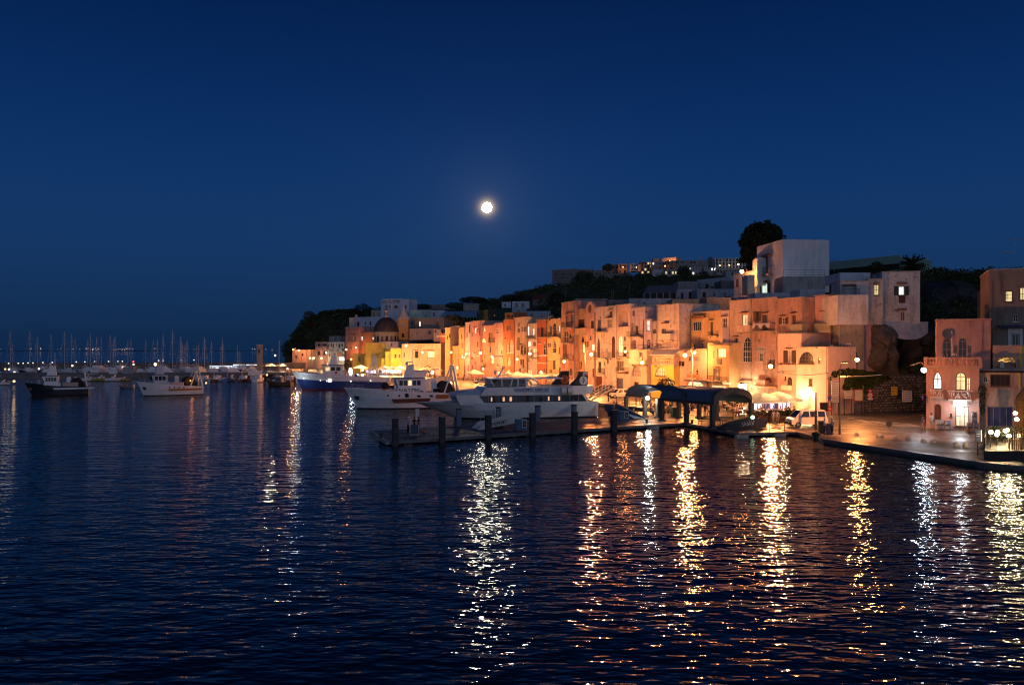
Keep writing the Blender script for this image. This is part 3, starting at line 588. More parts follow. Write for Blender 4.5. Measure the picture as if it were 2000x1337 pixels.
# ---- M..X
m_ = House(1068.5, 1096.5, 623, OCH, 'ochre house with a white cornice and arched windows stacked in one column', Q3, depth=8, dirt=.4)
m_.win('d', 705, 450, 772, 685, arch=1, mull=(1, 1), fc='w', name='balcony_door'); m_.win('g', 655, 510, 692, 640); m_.win('w', 805, 492, 838, 612, fc='g'); m_.bal('iron', 622, 600, 792, 690); m_.win('d', 705, 735, 772, 980, arch=2, mull=(1, 1), fc='w'); m_.win('s', 815, 870, 838, 985); m_.win('s', 712, 1095, 758, 1255, fc='b'); m_.win('g', 660, 1260, 700, 1310); m_.finish()
n_ = House(1048.5, 1068.5, 625, RED, 'orange red house with pale string courses and a tall arched window', Q3, off=.1, depth=8, dirt=.3)
n_.win('k', 500, 530, 548, 690, name='balcony_door'); n_.win('k', 448, 530, 476, 630); n_.win('k', 568, 520, 602, 625); n_.bal('iron', 440, 620, 600, 695); n_.win('d', 455, 745, 502, 812, arch=2, fc='w'); n_.win('d', 540, 770, 602, 1005, arch=2, mull=(1, 1), fc='w'); n_.slab('string_course', 428, 1010, 615, 1028, FRW, .1); n_.slab('string_course', 440, 1142, 615, 1158, FRW, .1); n_.win('W', 458, 1270, 542, 1400, arch=1, name='shop_front'); n_.finish()
o_ = House(1030, 1048.5, 632, CRM, 'narrow cream house with bright white lit windows over a plant hung balcony', Q3, depth=8, dirt=.4)
o_.win('W', 260, 505, 298, 672, fc='w'); o_.win('w', 358, 550, 390, 666, fc='w'); o_.bal('iron', 240, 670, 372, 715, .7); o_.win('W', 268, 760, 328, 856, arch=1, fc='w'); o_.win('l', 285, 880, 322, 960); o_.win('g', 362, 765, 418, 852, arch=1, mull=(2, 0)); o_.win('l', 362, 890, 428, 1055, fc='b', name='balcony_door'); o_.bal('iron', 300, 960, 432, 1060); o_.win('y', 270, 1260, 345, 1400, name='shop_front'); o_.finish()
p_ = House(1004, 1030, 620, (.62, .48, .32), 'sandy ochre house with a deep arched recess and plant boxes', Q3, depth=8, dirt=.45)
p_.win('g', 98, 440, 138, 522); p_.win('g', 98, 545, 138, 612); p_.win('k', 158, 510, 188, 606); p_.win('k', 204, 510, 238, 606); p_.win('n', 78, 700, 142, 922, arch=1); p_.win('s', 152, 840, 188, 990, hood=1); p_.win('s', 208, 865, 240, 990, hood=1); p_.bal('iron', 148, 925, 245, 1000); p_.win('s', 142, 1080, 172, 1175); p_.win('s', 178, 1080, 212, 1232); p_.finish()
q_ = House(984, 1004.5, 625, RED, 'deep orange red house with a tall blind white arch', Q2, off=.1, depth=8, dirt=.4)
q_.win('s', 1152, 230, 1184, 318); q_.win('p', 1204, 225, 1244, 302); q_.win('p', 1198, 475, 1278, 702, arch=1, fc='w'); q_.win('p', 1152, 555, 1192, 708, fc='w'); q_.win('p', 1168, 780, 1228, 922, arch=1, fc='w'); q_.win('l', 1165, 970, 1215, 1050, arch=2); q_.win('g', 1128, 430, 1150, 472); q_.finish()
qt = House(986, 1004, 611, RED, 'dark rooftop room with open pillars on top of the deep orange red house', Q2, off=-2.5, depth=4, bot=626, name='rooftop_room', cat='rooftop room', dirt=.7); qt.win('k', 1165, 30, 1215, 90); qt.win('k', 1240, 30, 1290, 90); qt.finish()
r_ = House(966, 984, 631, PNK, 'pink house with a single grey awning across its second floor', Q2, depth=8, dirt=.45)
r_.win('g', 972, 280, 1034, 366, hood=0); r_.win('p', 985, 535, 1042, 720); r_.win('s', 958, 655, 982, 718); r_.win('s', 1058, 660, 1082, 718); r_.awning(945, 742, 1080, 788, paint((.22, .24, .30), .8), .8); r_.win('r', 970, 880, 1030, 950); r_.win('s', 1070, 920, 1090, 980); r_.win('l', 985, 1020, 1040, 1100, name='shop_front'); r_.finish()
s_ = House(938.5, 966, 636, (.62, .36, .26), 'peach house with a yellow lit arched window beside a brown balcony', Q2, off=-.4, depth=8, dirt=.55)
s_.win('w', 752, 250, 784, 330, arch=2); s_.win('y', 712, 445, 792, 532, arch=1, mull=(1, 0)); s_.win('r', 842, 355, 908, 515, name='balcony_door'); s_.bal('iron', 828, 440, 932, 520); s_.win('s', 858, 580, 888, 692, hood=1); s_.win('k', 675, 830, 740, 915, name='balcony_door'); s_.bal('solid', 665, 880, 745, 925); s_.win('s', 770, 850, 800, 920); s_.win('W', 690, 950, 760, 1010, name='shop_front'); s_.win('y', 880, 780, 935, 900); s_.finish()
t_ = House(918, 938.5, 627, PNK, 'dusky pink house with one warm lit upper window', Q2, depth=8, dirt=.5)
t_.win('W', 598, 272, 626, 362, fc='w', hood=1); t_.win('g', 628, 272, 654, 362, fc='w'); t_.win('s', 632, 510, 662, 602); t_.win('s', 575, 650, 600, 720); t_.win('d', 590, 840, 620, 920); t_.win('s', 600, 930, 622, 1000); t_.slab('string_course', 540, 755, 690, 768, FRW, .1); t_.finish()
u_ = House(908, 918.5, 630, LIL, 'sliver of a pale house with an arched window next to the dusky pink one', Q2, off=.2, depth=8, dirt=.5)
u_.win('d', 492, 200, 532, 350, arch=1); u_.finish()
u2 = House(896, 908, 640, OCH, 'narrow ochre house lit by a lamp on its corner', Q2, off=.2, depth=8, dirt=.4)
u2.win('s', 358, 380, 384, 465); u2.win('W', 365, 745, 390, 800); u2.win('W', 400, 755, 425, 810); u2.finish()
v_ = House(878, 897, 637, GRY, 'set back grey house in the gap between two ochre houses', Q2, off=-6, depth=6, dirt=.5); v_.win('g', 245, 240, 262, 330); v_.win('g', 200, 250, 215, 330); v_.finish()
w0 = House(881, 896, 676, OCH, 'low ochre house under a street lamp in the gap', Q2, off=-.6, depth=5, dirt=.3); w0.win('W', 200, 900, 235, 1000, name='shop_front'); w0.win('W', 275, 930, 310, 1000, name='shop_front'); w0.finish()
w_ = House(869.5, 880, 640, OCH, 'slim ochre house at the left end of the tall row', Q2, depth=9, dirt=.4)
w_.win('s', 148, 370, 168, 430); w_.win('s', 110, 400, 130, 470); w_.win('W', 150, 930, 180, 1010, name='shop_front'); w_.finish()
x_ = House(859, 869.5, 651, RED, 'red house with white window surrounds behind the peach warehouse', Q1, off=-2, depth=9, dirt=.4)
x_.win('d', 1592, 480, 1625, 580, fc='w', mull=(1, 0)); x_.win('d', 1592, 640, 1625, 720, fc='w'); x_.slab('string_course', 1560, 450, 1700, 465, FRW, .15); x_.finish()
x0 = House(847, 862, 643, GRY, 'small grey white rooftop house above the red house', Q1, Y0=300, Y1=300, depth=7, bot=668, dirt=.4); x0.win('d', 1530, 355, 1560, 400); x0.finish()
# ---- warehouse, yellow block, church flank
y_ = House(784, 861, 671.5, PCH, 'broad flat peach building with two square upper windows', Q1, Y0=296, Y1=284, depth=9, dirt=.55)
y_.win('d', 1218, 692, 1274, 800, fc='b', mull=(0, 1), hood=1); y_.win('l', 1412, 692, 1526, 800, fc='b', mull=(2, 0), hood=1); y_.win('s', 1035, 715, 1060, 790); y_.win('W', 1440, 985, 1515, 1060, name='shop_front', mull=(2, 0)); y_.win('y', 1190, 985, 1260, 1060, name='shop_front'); y_.finish()
z_ = House(763, 785.5, 680, YEL_, 'bright yellow lit block with two small dark windows', Q1, Y0=297, Y1=297, depth=8, dirt=.15); z_.win('k', 893, 740, 928, 800); z_.win('k', 958, 740, 992, 800); z_.finish()
z2 = House(752.5, 763, 687, YEL_, 'lower step of the yellow block with one tiny window', Q1, Y0=299, Y1=299, depth=8, dirt=.15); z2.win('k', 785, 760, 805, 785); z2.finish()
z3 = House(745, 752.5, 700, YEL_, 'lowest step at the left of the yellow block', Q1, Y0=301, Y1=301, depth=8, dirt=.15); z3.finish()
aa = House(712, 764, 669.5, YEL_, 'olive yellow church flank wall below the dome', Q1, Y0=312, Y1=312, depth=10, dirt=.6); aa.win('k', 735, 655, 750, 690); aa.finish()
aa2 = House(689, 712, 691, YEL_, 'low yellow wall building left of the church flank', Q1, Y0=319, Y1=319, depth=8, dirt=.4); aa2.win('p', 315, 780, 355, 850); aa2.finish()
wb = House(741, 776.5, 667, WHI, 'small white box house with two dark windows under the dome', Q1, Y0=312, Y1=309, depth=7, bot=682, dirt=.3, off=-1); wb.win('k', 733, 565, 762, 610); wb.win('k', 832, 565, 862, 610); wb.finish()
pal = House(675, 700.5, 638, SAL, 'terracotta palazzo with three tall windows beneath the white houses', Q1, Y0=345, Y1=338, depth=9, dirt=.5)
for x in (165, 215, 262): pal.win('g', x-14, 450, x+16, 530, arch=1, fc='w'); pal.win('s', x-12, 415, x+12, 432, sill=0)
pal.win('g', 205, 620, 228, 665); pal.slab('string_course', 120, 540, 330, 552, SLAB, .3); pal.slab('ledge', 118, 312, 332, 326, SLAB, .4); pal.finish()
ac_ = House(700.5, 731, 649, (.48, .24, .12), 'orange lit wall house with two cold white windows left of the dome', Q1, Y0=340, Y1=334, depth=8, dirt=.4); ac_.win('W', 370, 462, 392, 525, fc='w'); ac_.win('W', 545, 470, 572, 508, fc='w'); ac_.finish()
pw_ = House(640, 673.5, 668, WHI, 'white guesthouse with a row of arched windows and faded wall lettering', L1, Y0=372, Y1=362, depth=9, dirt=.3)
for k, (x0, x1, yb) in enumerate(((868, 882, 690), (888, 902, 706), (928, 944, 690), (955, 974, 706), (985, 1010, 688))): pw_.win('k', x0, 655, x1, yb, arch=1)
for x0 in (845, 900, 1000): pw_.win('s', x0, 770, x0+16, 808)
pw_.win('g', 835, 660, 848, 695); pw_.win('r', 1000, 712, 1016, 740); pw_.win('W', 960, 812, 1025, 860, name='shop_front', mull=(2, 0)); pw_.slab('sign_panel', 940, 755, 990, 806, paint((.55, .2, .08), .7), .1); pw_.finish()
def text_mesh(txt, size, extrude=.012, align='LEFT'):
    c = bpy.data.curves.new('lettering', 'FONT'); c.body = txt; c.size = size; c.extrude = extrude; c.align_x = align; c.resolution_u = 3
    o = bpy.data.objects.new('lettering', c); COL.objects.link(o); dg = bpy.context.evaluated_depsgraph_get(); me = bpy.data.meshes.new_from_object(o.evaluated_get(dg)); bpy.data.objects.remove(o); return me
def wall_text(h, txt, x, y, size, mat, name='lettering', out=.02, squash=1.0):
    u, z = h.uz(x, y); me = text_mesh(txt, size); me.materials.clear(); me.materials.append(mat)
    o = link(name, me, h.root, (u, -out, z)); o.rotation_euler = (R(90), 0, 0); o.scale = (squash, 1, 1); return o
wall_text(pw_, 'Procida  Tour', 842, 752, 2.3, paint((.12, .10, .09), .8), squash=1.25)
pk = House(616, 640, 668, PNK, 'salmon pink two storey house with white balconies at the foot of the cliff', L1, Y0=380, Y1=372, depth=9, dirt=.4)
for x0 in (715, 780): pk.win('s', x0, 660, x0+30, 705, hood=0); pk.bal('solid', x0-22, 690, x0+42, 718); pk.win('s', x0, 745, x0+30, 790)
pk.finish()
gb = House(643, 665, 656.5, GRY, 'grey rooftop block above the white guesthouse', L1, Y0=382, Y1=378, depth=7, bot=668, dirt=.4); gb.win('g', 905, 585, 930, 625); gb.finish()
lh = House(571, 599, 683, PCH, 'small flat harbour building flooded by orange lamps below the cliff', L1, Y0=405, Y1=400, depth=8, dirt=.2); lh.win('k', 450, 790, 480, 835, name='door'); lh.win('k', 530, 770, 550, 800); lh.finish()
lh2 = House(600, 617, 683, GRY, 'low grey shed between the harbour building and the pink house', L1, Y0=398, Y1=392, depth=8, dirt=.4); lh2.win('p', 640, 735, 688, 800, name='door'); lh2.finish()
# ================================================================== BUILDINGS ABOVE AND BESIDE THE ROW
def B(px0, px1, top, bot, Y, col, label, wins=(), fr=ID, skew=0.0, depth=None, dirt=.45, grid=None, cat='house', name='house', peel=0, cornice=False, group=None):
    h = House(px0, px1, top, col, label, fr, Y0=Y*(1+skew), Y1=Y, depth=depth or max(5, Y*.03), bot=bot, dirt=dirt, cat=cat, name=name, peel=peel, cornice=cornice, group=group)
    for q in wins: h.win(*q[:5], **(q[5] if len(q) > 5 else {}))
    if grid:
        st, nx, nz, fw, fh = grid
        for i in range(nx):
            for j in range(nz):
                uc, zc = h.w*(i+.5)/nx, h.h*(j+.55)/nz; q = st if isinstance(st, str) and len(st) == 1 else h.rnd.choice(st)
                h.win_uz(q, uc-fw/2, uc+fw/2, zc-fh/2, zc+fh/2, mull=(0, 0), sill=0)
    return h.finish()
# ---- right: stained grey-white houses on the rock
B(1636, 1696, 577.5, 634, 113.5, (.50, .49, .48), 'blank pale grey wall house with black mould streaks along its top', depth=6, dirt=.7, peel=.15)
gl = House(1637, 1687, 634, (.20, .18, .15), 'dark mottled lower house with a tiny white framed window beside the pink house', Z1, Y0=114, Y1=113.6, depth=6, dirt=.8, peel=.55); gl.win('g', 236, 1026, 278, 1082, fc='w'); gl.finish()
tb = House(1641, 1697, 549, (.45, .44, .46), 'grey terrace loggia with a dark open front above the blank wall', Z1, Y0=119.5, Y1=119, depth=5, bot=577, dirt=.4); tb.win('n', 200, 512, 326, 600, name='loggia'); tb.bal_uz('iron', .3, tb.w*.62, .02, .9, 1.0); tb.finish()
B(1640, 1700, 534, 552, 128, (.50, .52, .58), 'long flat white parapet house behind the terrace loggia', depth=6, dirt=.3)
ms = House(1696, 1725, 546, (.47, .44, .40), 'narrow weathered house with one amber lit window', Z1, Y0=119, Y1=118.6, depth=6, bot=634, dirt=.8, peel=.2); ms.win('y', 476, 515, 522, 608, fc='b', hood=0); ms.slab('hood', 472, 498, 528, 506, TILE, .4); ms.finish()
ws = House(1723, 1797, 531, (.54, .52, .49), 'tall white peeling house with black shutters around a mint lit window', Z1, Y0=122, Y1=121, depth=8, bot=632, dirt=.8, peel=.35)
ws.win('w', 690, 530, 742, 608, sh=.6, fc='v', mull=(1, 0)); ws.win('s', 692, 612, 752, 676, fc='b', sill=0); ws.win('g', 706, 748, 748, 830, fc='w', mull=(1, 0)); ws.slab('hood', 684, 494, 768, 506, TILE, .5); ws.slab('hood', 684, 724, 766, 735, TILE, .5); ws.finish()
m = MB(); c0 = P(1757, 636, 122)
rows = [[c0 + Vector((-3.6+7.6*i/12, -.5-.8*math.sin(math.pi*i/12)*j, .6-.55*j - .35*math.sin(math.pi*i/12)*j)) for i in range(13)] for j in range(4)]
m.loft(rows); tag(m.build('masonry_apron', plaster((.5, .49, .47), .5), smooth=180), 'curved pale masonry apron under the tall white peeling house', 'apron')
wc = House(1478, 1529, 476, (.60, .60, .62), 'big white cube house with a dark green balcony door beside the pine', Z3, Y0=172, Y1=160, depth=9.6, bot=574, dirt=.25, cornice=False)
wc.win('v', 845, 366, 890, 500, fc='b', name='balcony_door'); wc.bal('iron', 815, 460, 905, 512, .7); wc.slab('hood', 832, 350, 898, 358, TILE, .5); wc.win('w', 836, 602, 886, 684, sh=1, fc='b', mull=(1, 0)); wc.slab('hood', 832, 574, 888, 582, TILE, .4); wc.finish()
m = MB(); m.ball((0, 0, 0), .52, 12, 8); wl = P(1523.5, 558, 157.6)
t_ = thing('wall_lantern', 'round cold white lantern glowing on the corner of the white cube house', 'lantern', wl); m.build('globe', glow(COOL, 7), t_); MB().tube([(0, .5, .7), (0, 0, .6)], .05).build('bracket', IRON, t_); point_lamp((0, -.8, 0), 260, COOL, .3, t_)
B(1469.5, 1479, 507, 560, 168, (.60, .59, .60), 'narrow white wing with a stepped top against the white cube house', depth=6, dirt=.3, skew=.03)
wb2 = House(1433, 1478, 532, (.60, .58, .56), 'low white house lit orange on one side below the pine', Z3, Y0=181, Y1=170, depth=6, bot=580, dirt=.3); wb2.win('g', 610, 560, 635, 620); wb2.finish()
B(1460, 1474, 538, 574, 165, (.60, .50, .38), 'small wall house glowing under the orange lamp by the pine', depth=4, dirt=.3)
B(1529, 1612, 541, 572, 152, (.36, .34, .33), 'long grey rooftop wall in front of the white cube house', depth=5, dirt=.7)
B(1475, 1545, 573, 592, 150, (.42, .42, .46), 'pale blue grey rooftop storey behind the stained salmon house', depth=5, dirt=.4)
B(1562, 1612, 566, 582, 140, (.55, .54, .54), 'low white rooftop wall behind the tall pink house', depth=5, dirt=.3)
sch = House(1612, 1765, 511, (.16, .28, .23), 'long sea green building with a dark ribbon under its roof', Z1, Y0=205, Y1=188, depth=12, bot=560, dirt=.35)
sch.slab('dark_band', 62, 366, 700, 382, PANE['k'], .05); sch.slab('roof_fascia', 62, 322, 700, 330, paint((.2, .33, .28), .7), .4); sch.finish()
# ---- right: terracotta house, lower front and upper floor behind its balustrade
TER = (.48, .28, .23)
tu = House(1829, 1935, 624.5, TER, 'upper floor of the terracotta house with moorish arches and a satellite dish', Q8, Y0=97.5, Y1=95, depth=9, dirt=.6, name='house')
tu.win('d', 362, 540, 520, 925, arch=1, mull=(1, 1), fc='g', name='balcony_door'); tu.win('d', 640, 525, 790, 925, arch=1, mull=(1, 1), fc='g', name='balcony_door'); tu.win('g', 800, 660, 870, 925, fc='g', name='balcony_door'); tu.win('g', 570, 660, 630, 925, fc='g', name='balcony_door'); tu.slab('string_course', 255, 205, 1230, 222, tu.col, .2); tu.finish()
m = MB(); u, z = tu.uz(440, 465, .5); m.lathe([(.01, 0), (.35, .06), (.62, .2), (.60, .22), (.01, .03)], 14, 0, Matrix.Translation((u, -.5, z)) @ Matrix.Rotation(R(80), 4, 'X') @ Matrix.Rotation(R(20), 4, 'Y')); m.tube([(u, -.5, z), (u, 0, z-.3)], .03); dish = m.build('satellite_dish', paint((.13, .13, .13), .6), None, 40); dish.location = tu.root.location; dish.rotation_euler = tu.root.rotation_euler; tag(dish, 'dark round satellite dish on the terracotta upper wall', 'satellite dish')
tl = House(1809, 1913, 720, (.50, .29, .23), 'terracotta house front with a lit white shop sign and white lattice balconies', Z2, Y0=91.6, Y1=89.2, depth=6.2, dirt=.45)
tl.win('W', 993, 292, 1070, 446, arch=2, mull=(1, 1), fc='b', name='balcony_door'); tl.win('y', 1188, 296, 1278, 456, arch=1, mull=(1, 1), fc='b', name='balcony_door'); tl.win('g', 1155, 345, 1184, 456, fc='b'); tl.win('l', 1284, 345, 1316, 456, fc='b')
tl.win('r', 1003, 572, 1060, 712, arch=1, mull=(1, 0), fc='b', name='door'); tl.win('y', 1186, 592, 1306, 772, mull=(2, 1), fc='b', name='shop_door'); tl.win('k', 1138, 655, 1156, 686)
tl.finish()
def lattice_balcony(h, x0, y0, x1, y1, out=.8):
    u0, u1, z0, z1 = h.box(x0, y0, x1, y1, out); m = MB(); m.box(u0, u1, -out, -.003, z0-.12, z0); b = m.build('balcony', SLAB, h.root); r = MB(); q = random.Random(5)
    r.box(u0, u1, -out, -out+.06, z1-.08, z1); r.box(u0, u1, -out, -out+.06, z0+.003, z0+.09)
    for i in range(int((u1-u0)/.1)):
        u = u0+.05+i*.1; a = q.uniform(z0+.05, z1-.3); r.tube([(u+q.uniform(-.1, .1), -out+.03, a), (u+q.uniform(-.2, .2), -out+.03, min(z1-.05, a+q.uniform(.25, .6)))], .028, 4)
    r.box(u0, u0+.05, -out+.06, -.01, z1-.08, z1); r.box(u1-.05, u1, -out+.06, -.01, z1-.08, z1); r.build('railing', paint((.6, .52, .45), .7), b)
lattice_balcony(tl, 963, 446, 1080, 520); lattice_balcony(tl, 1122, 456, 1330, 545)
SHOPSIGN = tl.box(1170, 547, 1284, 588, .5)
u0, u1, z0, z1 = SHOPSIGN; m = MB(); m.box(u0, u1, -.55, -.35, z0, z1); m.build('lit_sign', glow((.86, .92, 1), 5), tl.root); point_lamp(((u0+u1)/2, -1.2, z0-.1), 220, (.85, .92, 1), .3, tl.root)
# balustrade terrace between the two floors
zt = tl.h; m = MB(); w = tl.w; bb = MB(); bb.box(-.25, w+.25, -.75, 6.1, zt+.14, zt+.3); ter = bb.build('terrace', tl.col, tl.root); bl = MB(); z0, z1 = zt+.31, zt+1.25
bl.box(-.25, w+.25, -.72, -.5, z1-.14, z1); bl.box(-.25, w+.25, -.72, -.5, z0, z0+.1)
for i in range(4): u = -.22 + (w+.08)*i/3; bl.box(u, u+.35, -.735, -.48, z0, z1+.05)
for i in range(30):
    u = .3 + (w-.6)*i/29; bl.lathe([(.05, 0), (.08, .22), (.035, .48), (.055, .7)], 6, 0, Matrix.Translation((u, -.61, z0+.1)))
bl.build('balustrade', tl.col, ter)
t_ = thing('flagpole', 'thin pale pole standing on the terracotta house terrace', 'pole', P(1859.5, 703, 92.8)); MB().tube([(0, 0, -.2), (0, 0, 3.3)], .045).build('pole', paint((.5, .48, .45), .5), t_)
for k, (px, a) in enumerate(((1853, .3), (1877, -.5))):
    m = MB(); 
    for s in (-.25, .25): m.tube([(-.5, s, .7), (-.3, s, .32), (.35, s, .36), (.75, s, .75)], .025, 4); m.tube([(-.3, s, .32), (-.32, s, 0)], .025, 4); m.tube([(.35, s, .36), (.38, s, 0)], .025, 4)
    m.loft([[(-.3, -.25, .33), (-.3, .25, .33)], [(.35, -.25, .37), (.35, .25, .37)], [(.75, -.25, .76), (.75, .25, .76)]])
    o = m.build('deck_chair', paint((.5, .5, .5), .6)); o.location = P(px, 703.5, 92.2); o.rotation_euler[2] = a; tag(o, ['white folding deck chair at the left of the terracotta terrace', 'white reclined deck chair at the right of the terracotta terrace'][k], 'deck chair', 'deck chairs on the terracotta terrace')
br = House(1932, 2095, 525, (.25, .19, .15), 'tall dark brown weathered house with two yellow lit windows', Z1, Y0=99.5, Y1=96, depth=10, dirt=.8, peel=.2)
br.win('y', 1618, 570, 1686, 666, mull=(0, 2), fc='b'); br.win('y', 1745, 540, 1800, 650, fc='b'); br.win('k', 1690, 778, 1732, 838, fc='w'); br.slab('blue_awning', 1568, 866, 1800, 886, paint((.04, .05, .13), .8), .9); br.win('g', 1676, 946, 1742, 1052, fc='w', mull=(1, 0), name='balcony_door'); br.slab('door_surround', 1645, 895, 1672, 1052, FRW, .06); br.slab('door_surround', 1746, 895, 1772, 1052, FRW, .06); br.slab('door_surround', 1673, 895, 1745, 942, FRW, .06); br.win('d', 1850, 600, 1910, 700); br.slab('drainpipe', 1508, 470, 1516, 1050, paint((.16, .12, .1), .6), .12); br.finish()
tp = House(1940, 2080, 676, (.46, .30, .22), 'peach terrace block with a yellow lit arched recess', Q8, Y0=94.5, Y1=92, depth=5, bot=722, dirt=.3); tp.win('n', 1310, 850, 1650, 1052, arch=1, rise=2.0, name='arched_recess'); tp.slab('yellow_drainpipe', 1705, 682, 1748, 1040, paint((.6, .5, .05), .6), .12); tp.slab('planter', 1370, 945, 1440, 1052, FRW, -.2, None, -.5); tp.finish()
u, z = tp.uz(1400, 1000); point_lamp((u+.1, .3, z+.3), 260, (1, .8, .25), .1, tp.root)
gd = House(1914, 2080, 725, (.42, .31, .24), 'stained ground floor house with a blue garage door at the right edge', Z2, Y0=89.6, Y1=86.5, depth=6, dirt=.8, peel=.1)
gd.win('d', 1490, 316, 1665, 420, mull=(3, 0), fc='b'); gd.win('k', 1430, 340, 1470, 382, fc='w'); gd.slab('roof_edge', 1400, 280, 1800, 300, PANE['k'], .35); gd.slab('ledge', 1404, 428, 1800, 440, gd.col, .12)
gd.win('b', 1465, 592, 1688, 778, mull=(3, 0), fc='g', name='garage_door'); gd.win('s', 1850, 600, 1920, 780); gd.slab('yellow_pipe', 1738, 300, 1752, 440, paint((.6, .5, .05), .6), .12); gd.finish()
B(1990, 2120, 560, 690, 112, (.2, .16, .13), 'dark house block beyond the brown house at the frame edge', depth=10, dirt=.7)
# ---- church: dome, drum, lantern, clock tower
ch = thing('church', 'old harbour church with a dark ribbed dome and an orange bell tower', 'church', P(754.5, 668, 322).xy.to_3d() + Vector((0, 0, 1.3)))
def zz(py, Y): return CAMZ + (HY-py)/F*Y - 1.3
Y = 322; rad = 22.8/F*Y; m = MB(); zd0, zd1, zt = zz(672, Y), zz(648.5, Y), zz(619.5, Y)
m.lathe([(rad*1.02, 0), (rad*1.02, zd1-.35), (rad*1.12, zd1-.3), (rad*1.12, zd1)], 16); m.build('drum', plaster((.42, .38, .30), .6), ch)
for k in range(16):
    a = 2*math.pi*(k+.5)/16
    if math.sin(a) < .2: MB().cbox((rad*1.025*math.cos(a), rad*1.025*math.sin(a), (zd0+zd1)/2 - .2), .06, .9, 2.0, 0, a).build('drum_window', PANE['g'] if k % 2 else PANE['k'], ch)
m = MB(); m.lathe([(rad*1.06*math.cos(t*math.pi/20), zd1+.01+(zt-zd1)*math.sin(t*math.pi/20)) for t in range(10)] + [(.7, zt)], 32)
for k in range(16):
    a = 2*math.pi*k/16; m.tube([(rad*1.065*math.cos(t*math.pi/20)*math.cos(a), rad*1.065*math.cos(t*math.pi/20)*math.sin(a), zd1+(zt-zd1)*math.sin(t*math.pi/20)*1.004) for t in range(10)], .09, 4)
m.build('dome', paint((.045, .037, .036), .55, var=.4), ch, 40)
m = MB(); zl = zz(606.5, Y); m.lathe([(.85, zt-.3), (.85, zt), (.62, zt+.05), (.62, zl), (.8, zl+.05), (.8, zl+.15)], 10); ln = m.build('lantern', plaster((.5, .48, .46), .3), ch, 30)
m = MB(); m.lathe([(.8, zl+.16), (.35, zl+.6), (.08, zl+.85), (.05, zl+1.3), (.001, zl+1.35)], 10); m.build('lantern_cap', paint((.05, .04, .04), .6), ln, 40)
for k in range(8): a = 2*math.pi*k/8+.2; MB().cbox((.6*math.cos(a), .6*math.sin(a), (zt+zl)/2), .08, .25, (zl-zt)*.6, 0, a).build('opening', PANE['k'], ln)
Yt = 326; x0, x1 = GX(777, Yt)-ch.location.x, GX(797.5, Yt)-ch.location.x; yt = Yt-ch.location.y; ztt = zz(625.5, Yt); zc_ = zz(640.5, Yt)
m = MB(); m.box(x0, x1, yt, yt+(x1-x0), 0, ztt); e = .25; m.box(x0-e, x1+e, yt-e, yt+(x1-x0)+e, ztt+.01, ztt+.3); m.box(x0-.15, x1+.15, yt-.15, yt+(x1-x0)+.15, zc_, zc_+.3) ; tw = m.build('bell_tower', plaster((.50, .32, .14), .35), ch)
xc = (x0+x1)/2; hw = (x1-x0)/2; zs_ = zz(599, Yt); m = MB(); pr = [(1.3, ztt+.31), (1.28, ztt+.5+(zs_-ztt)*.10), (1.05, ztt+(zs_-ztt)*.32), (.62, ztt+(zs_-ztt)*.55), (.28, ztt+(zs_-ztt)*.78), (.10, zs_), (.05, zs_+1.2), (.001, zs_+1.25)]
m.lathe([(r*hw, z) for r, z in pr], 12, 0, Matrix.Translation((xc, yt+hw, 0))); m.build('bell_roof', plaster((.42, .42, .38), .4), tw, 40)
zk = zz(634.5, Yt); m = MB(); m.extr([(xc+.95*math.cos(t*math.pi/12), yt-.04, zk+.95*math.sin(t*math.pi/12)) for t in range(24)], (0, -.08, 0)); cf = m.build('clock_face', paint((.42, .40, .34), .6), tw)
m = MB(); m.cbox((xc-.25, yt-.14, zk+.05), .55, .03, .09, 0, 0, R(-5)); m.cbox((xc-.1, yt-.14, zk-.2), .09, .03, .6, 0, 0, R(25))
for t in range(12): a = t*math.pi/6; m.cbox((xc+.8*math.cos(a), yt-.135, zk+.8*math.sin(a)), .08, .03, .08)
m.build('clock_hands', PANE['k'], cf)
m = MB(); zb_ = zz(653, Yt); m.extr([(xc-.55, yt-.02, zb_-1.2), (xc+.55, yt-.02, zb_-1.2)] + [(xc+.55*math.cos(t*math.pi/8), yt-.02, zb_+.5*math.sin(t*math.pi/8)) for t in range(9)], (0, -.03, 0)); m.build('belfry_opening', PANE['k'], tw)
m = MB(); m.box(x0-9.5, x0-.2, yt-1, yt+6, 0, zz(664, Yt)); m.box(x0+hw*2+.2, x0+hw*2+13, yt-2, yt+6, 0, zz(661, Yt)); m.build('nave', plaster((.26, .21, .17), .7), ch)
# ---- white houses above the church
hs = House(744, 782, 584, (.50, .54, .62), 'big white hotel block with dark lettering along its left top edge', Z8, Y0=372, Y1=366, depth=12, bot=626, dirt=.2, cornice=False)
for x in (320, 355): hs.win('g', x, 330, x+18, 360)
hs.win('r', 418, 338, 455, 362, fc='b'); hs.win('p', 300, 400, 320, 430); wall_text(hs, 'HOTEL MARE', 276, 312, 2.0, paint((.05, .02, .03), .7), squash=.92); hs.finish()
hs2 = House(782, 799, 584.2, (.52, .57, .66), 'right end face of the white hotel with one window', Z8, Y0=365.8, Y1=368, depth=9, bot=626, dirt=.2, cornice=False); hs2.win('g', 540, 330, 560, 368); hs2.finish()
wh = House(691, 756, 619, (.50, .53, .62), 'long white terrace house with dark windows left of the dome', Q1, Y0=354, Y1=342, depth=10, bot=650, dirt=.2, cornice=False)
for x0, y0, x1, y1 in ((302, 230, 340, 300), (425, 228, 442, 268), (503, 222, 527, 282), (440, 330, 468, 390), (490, 345, 510, 390)): wh.win('d', x0, y0, x1, y1, fc='b')
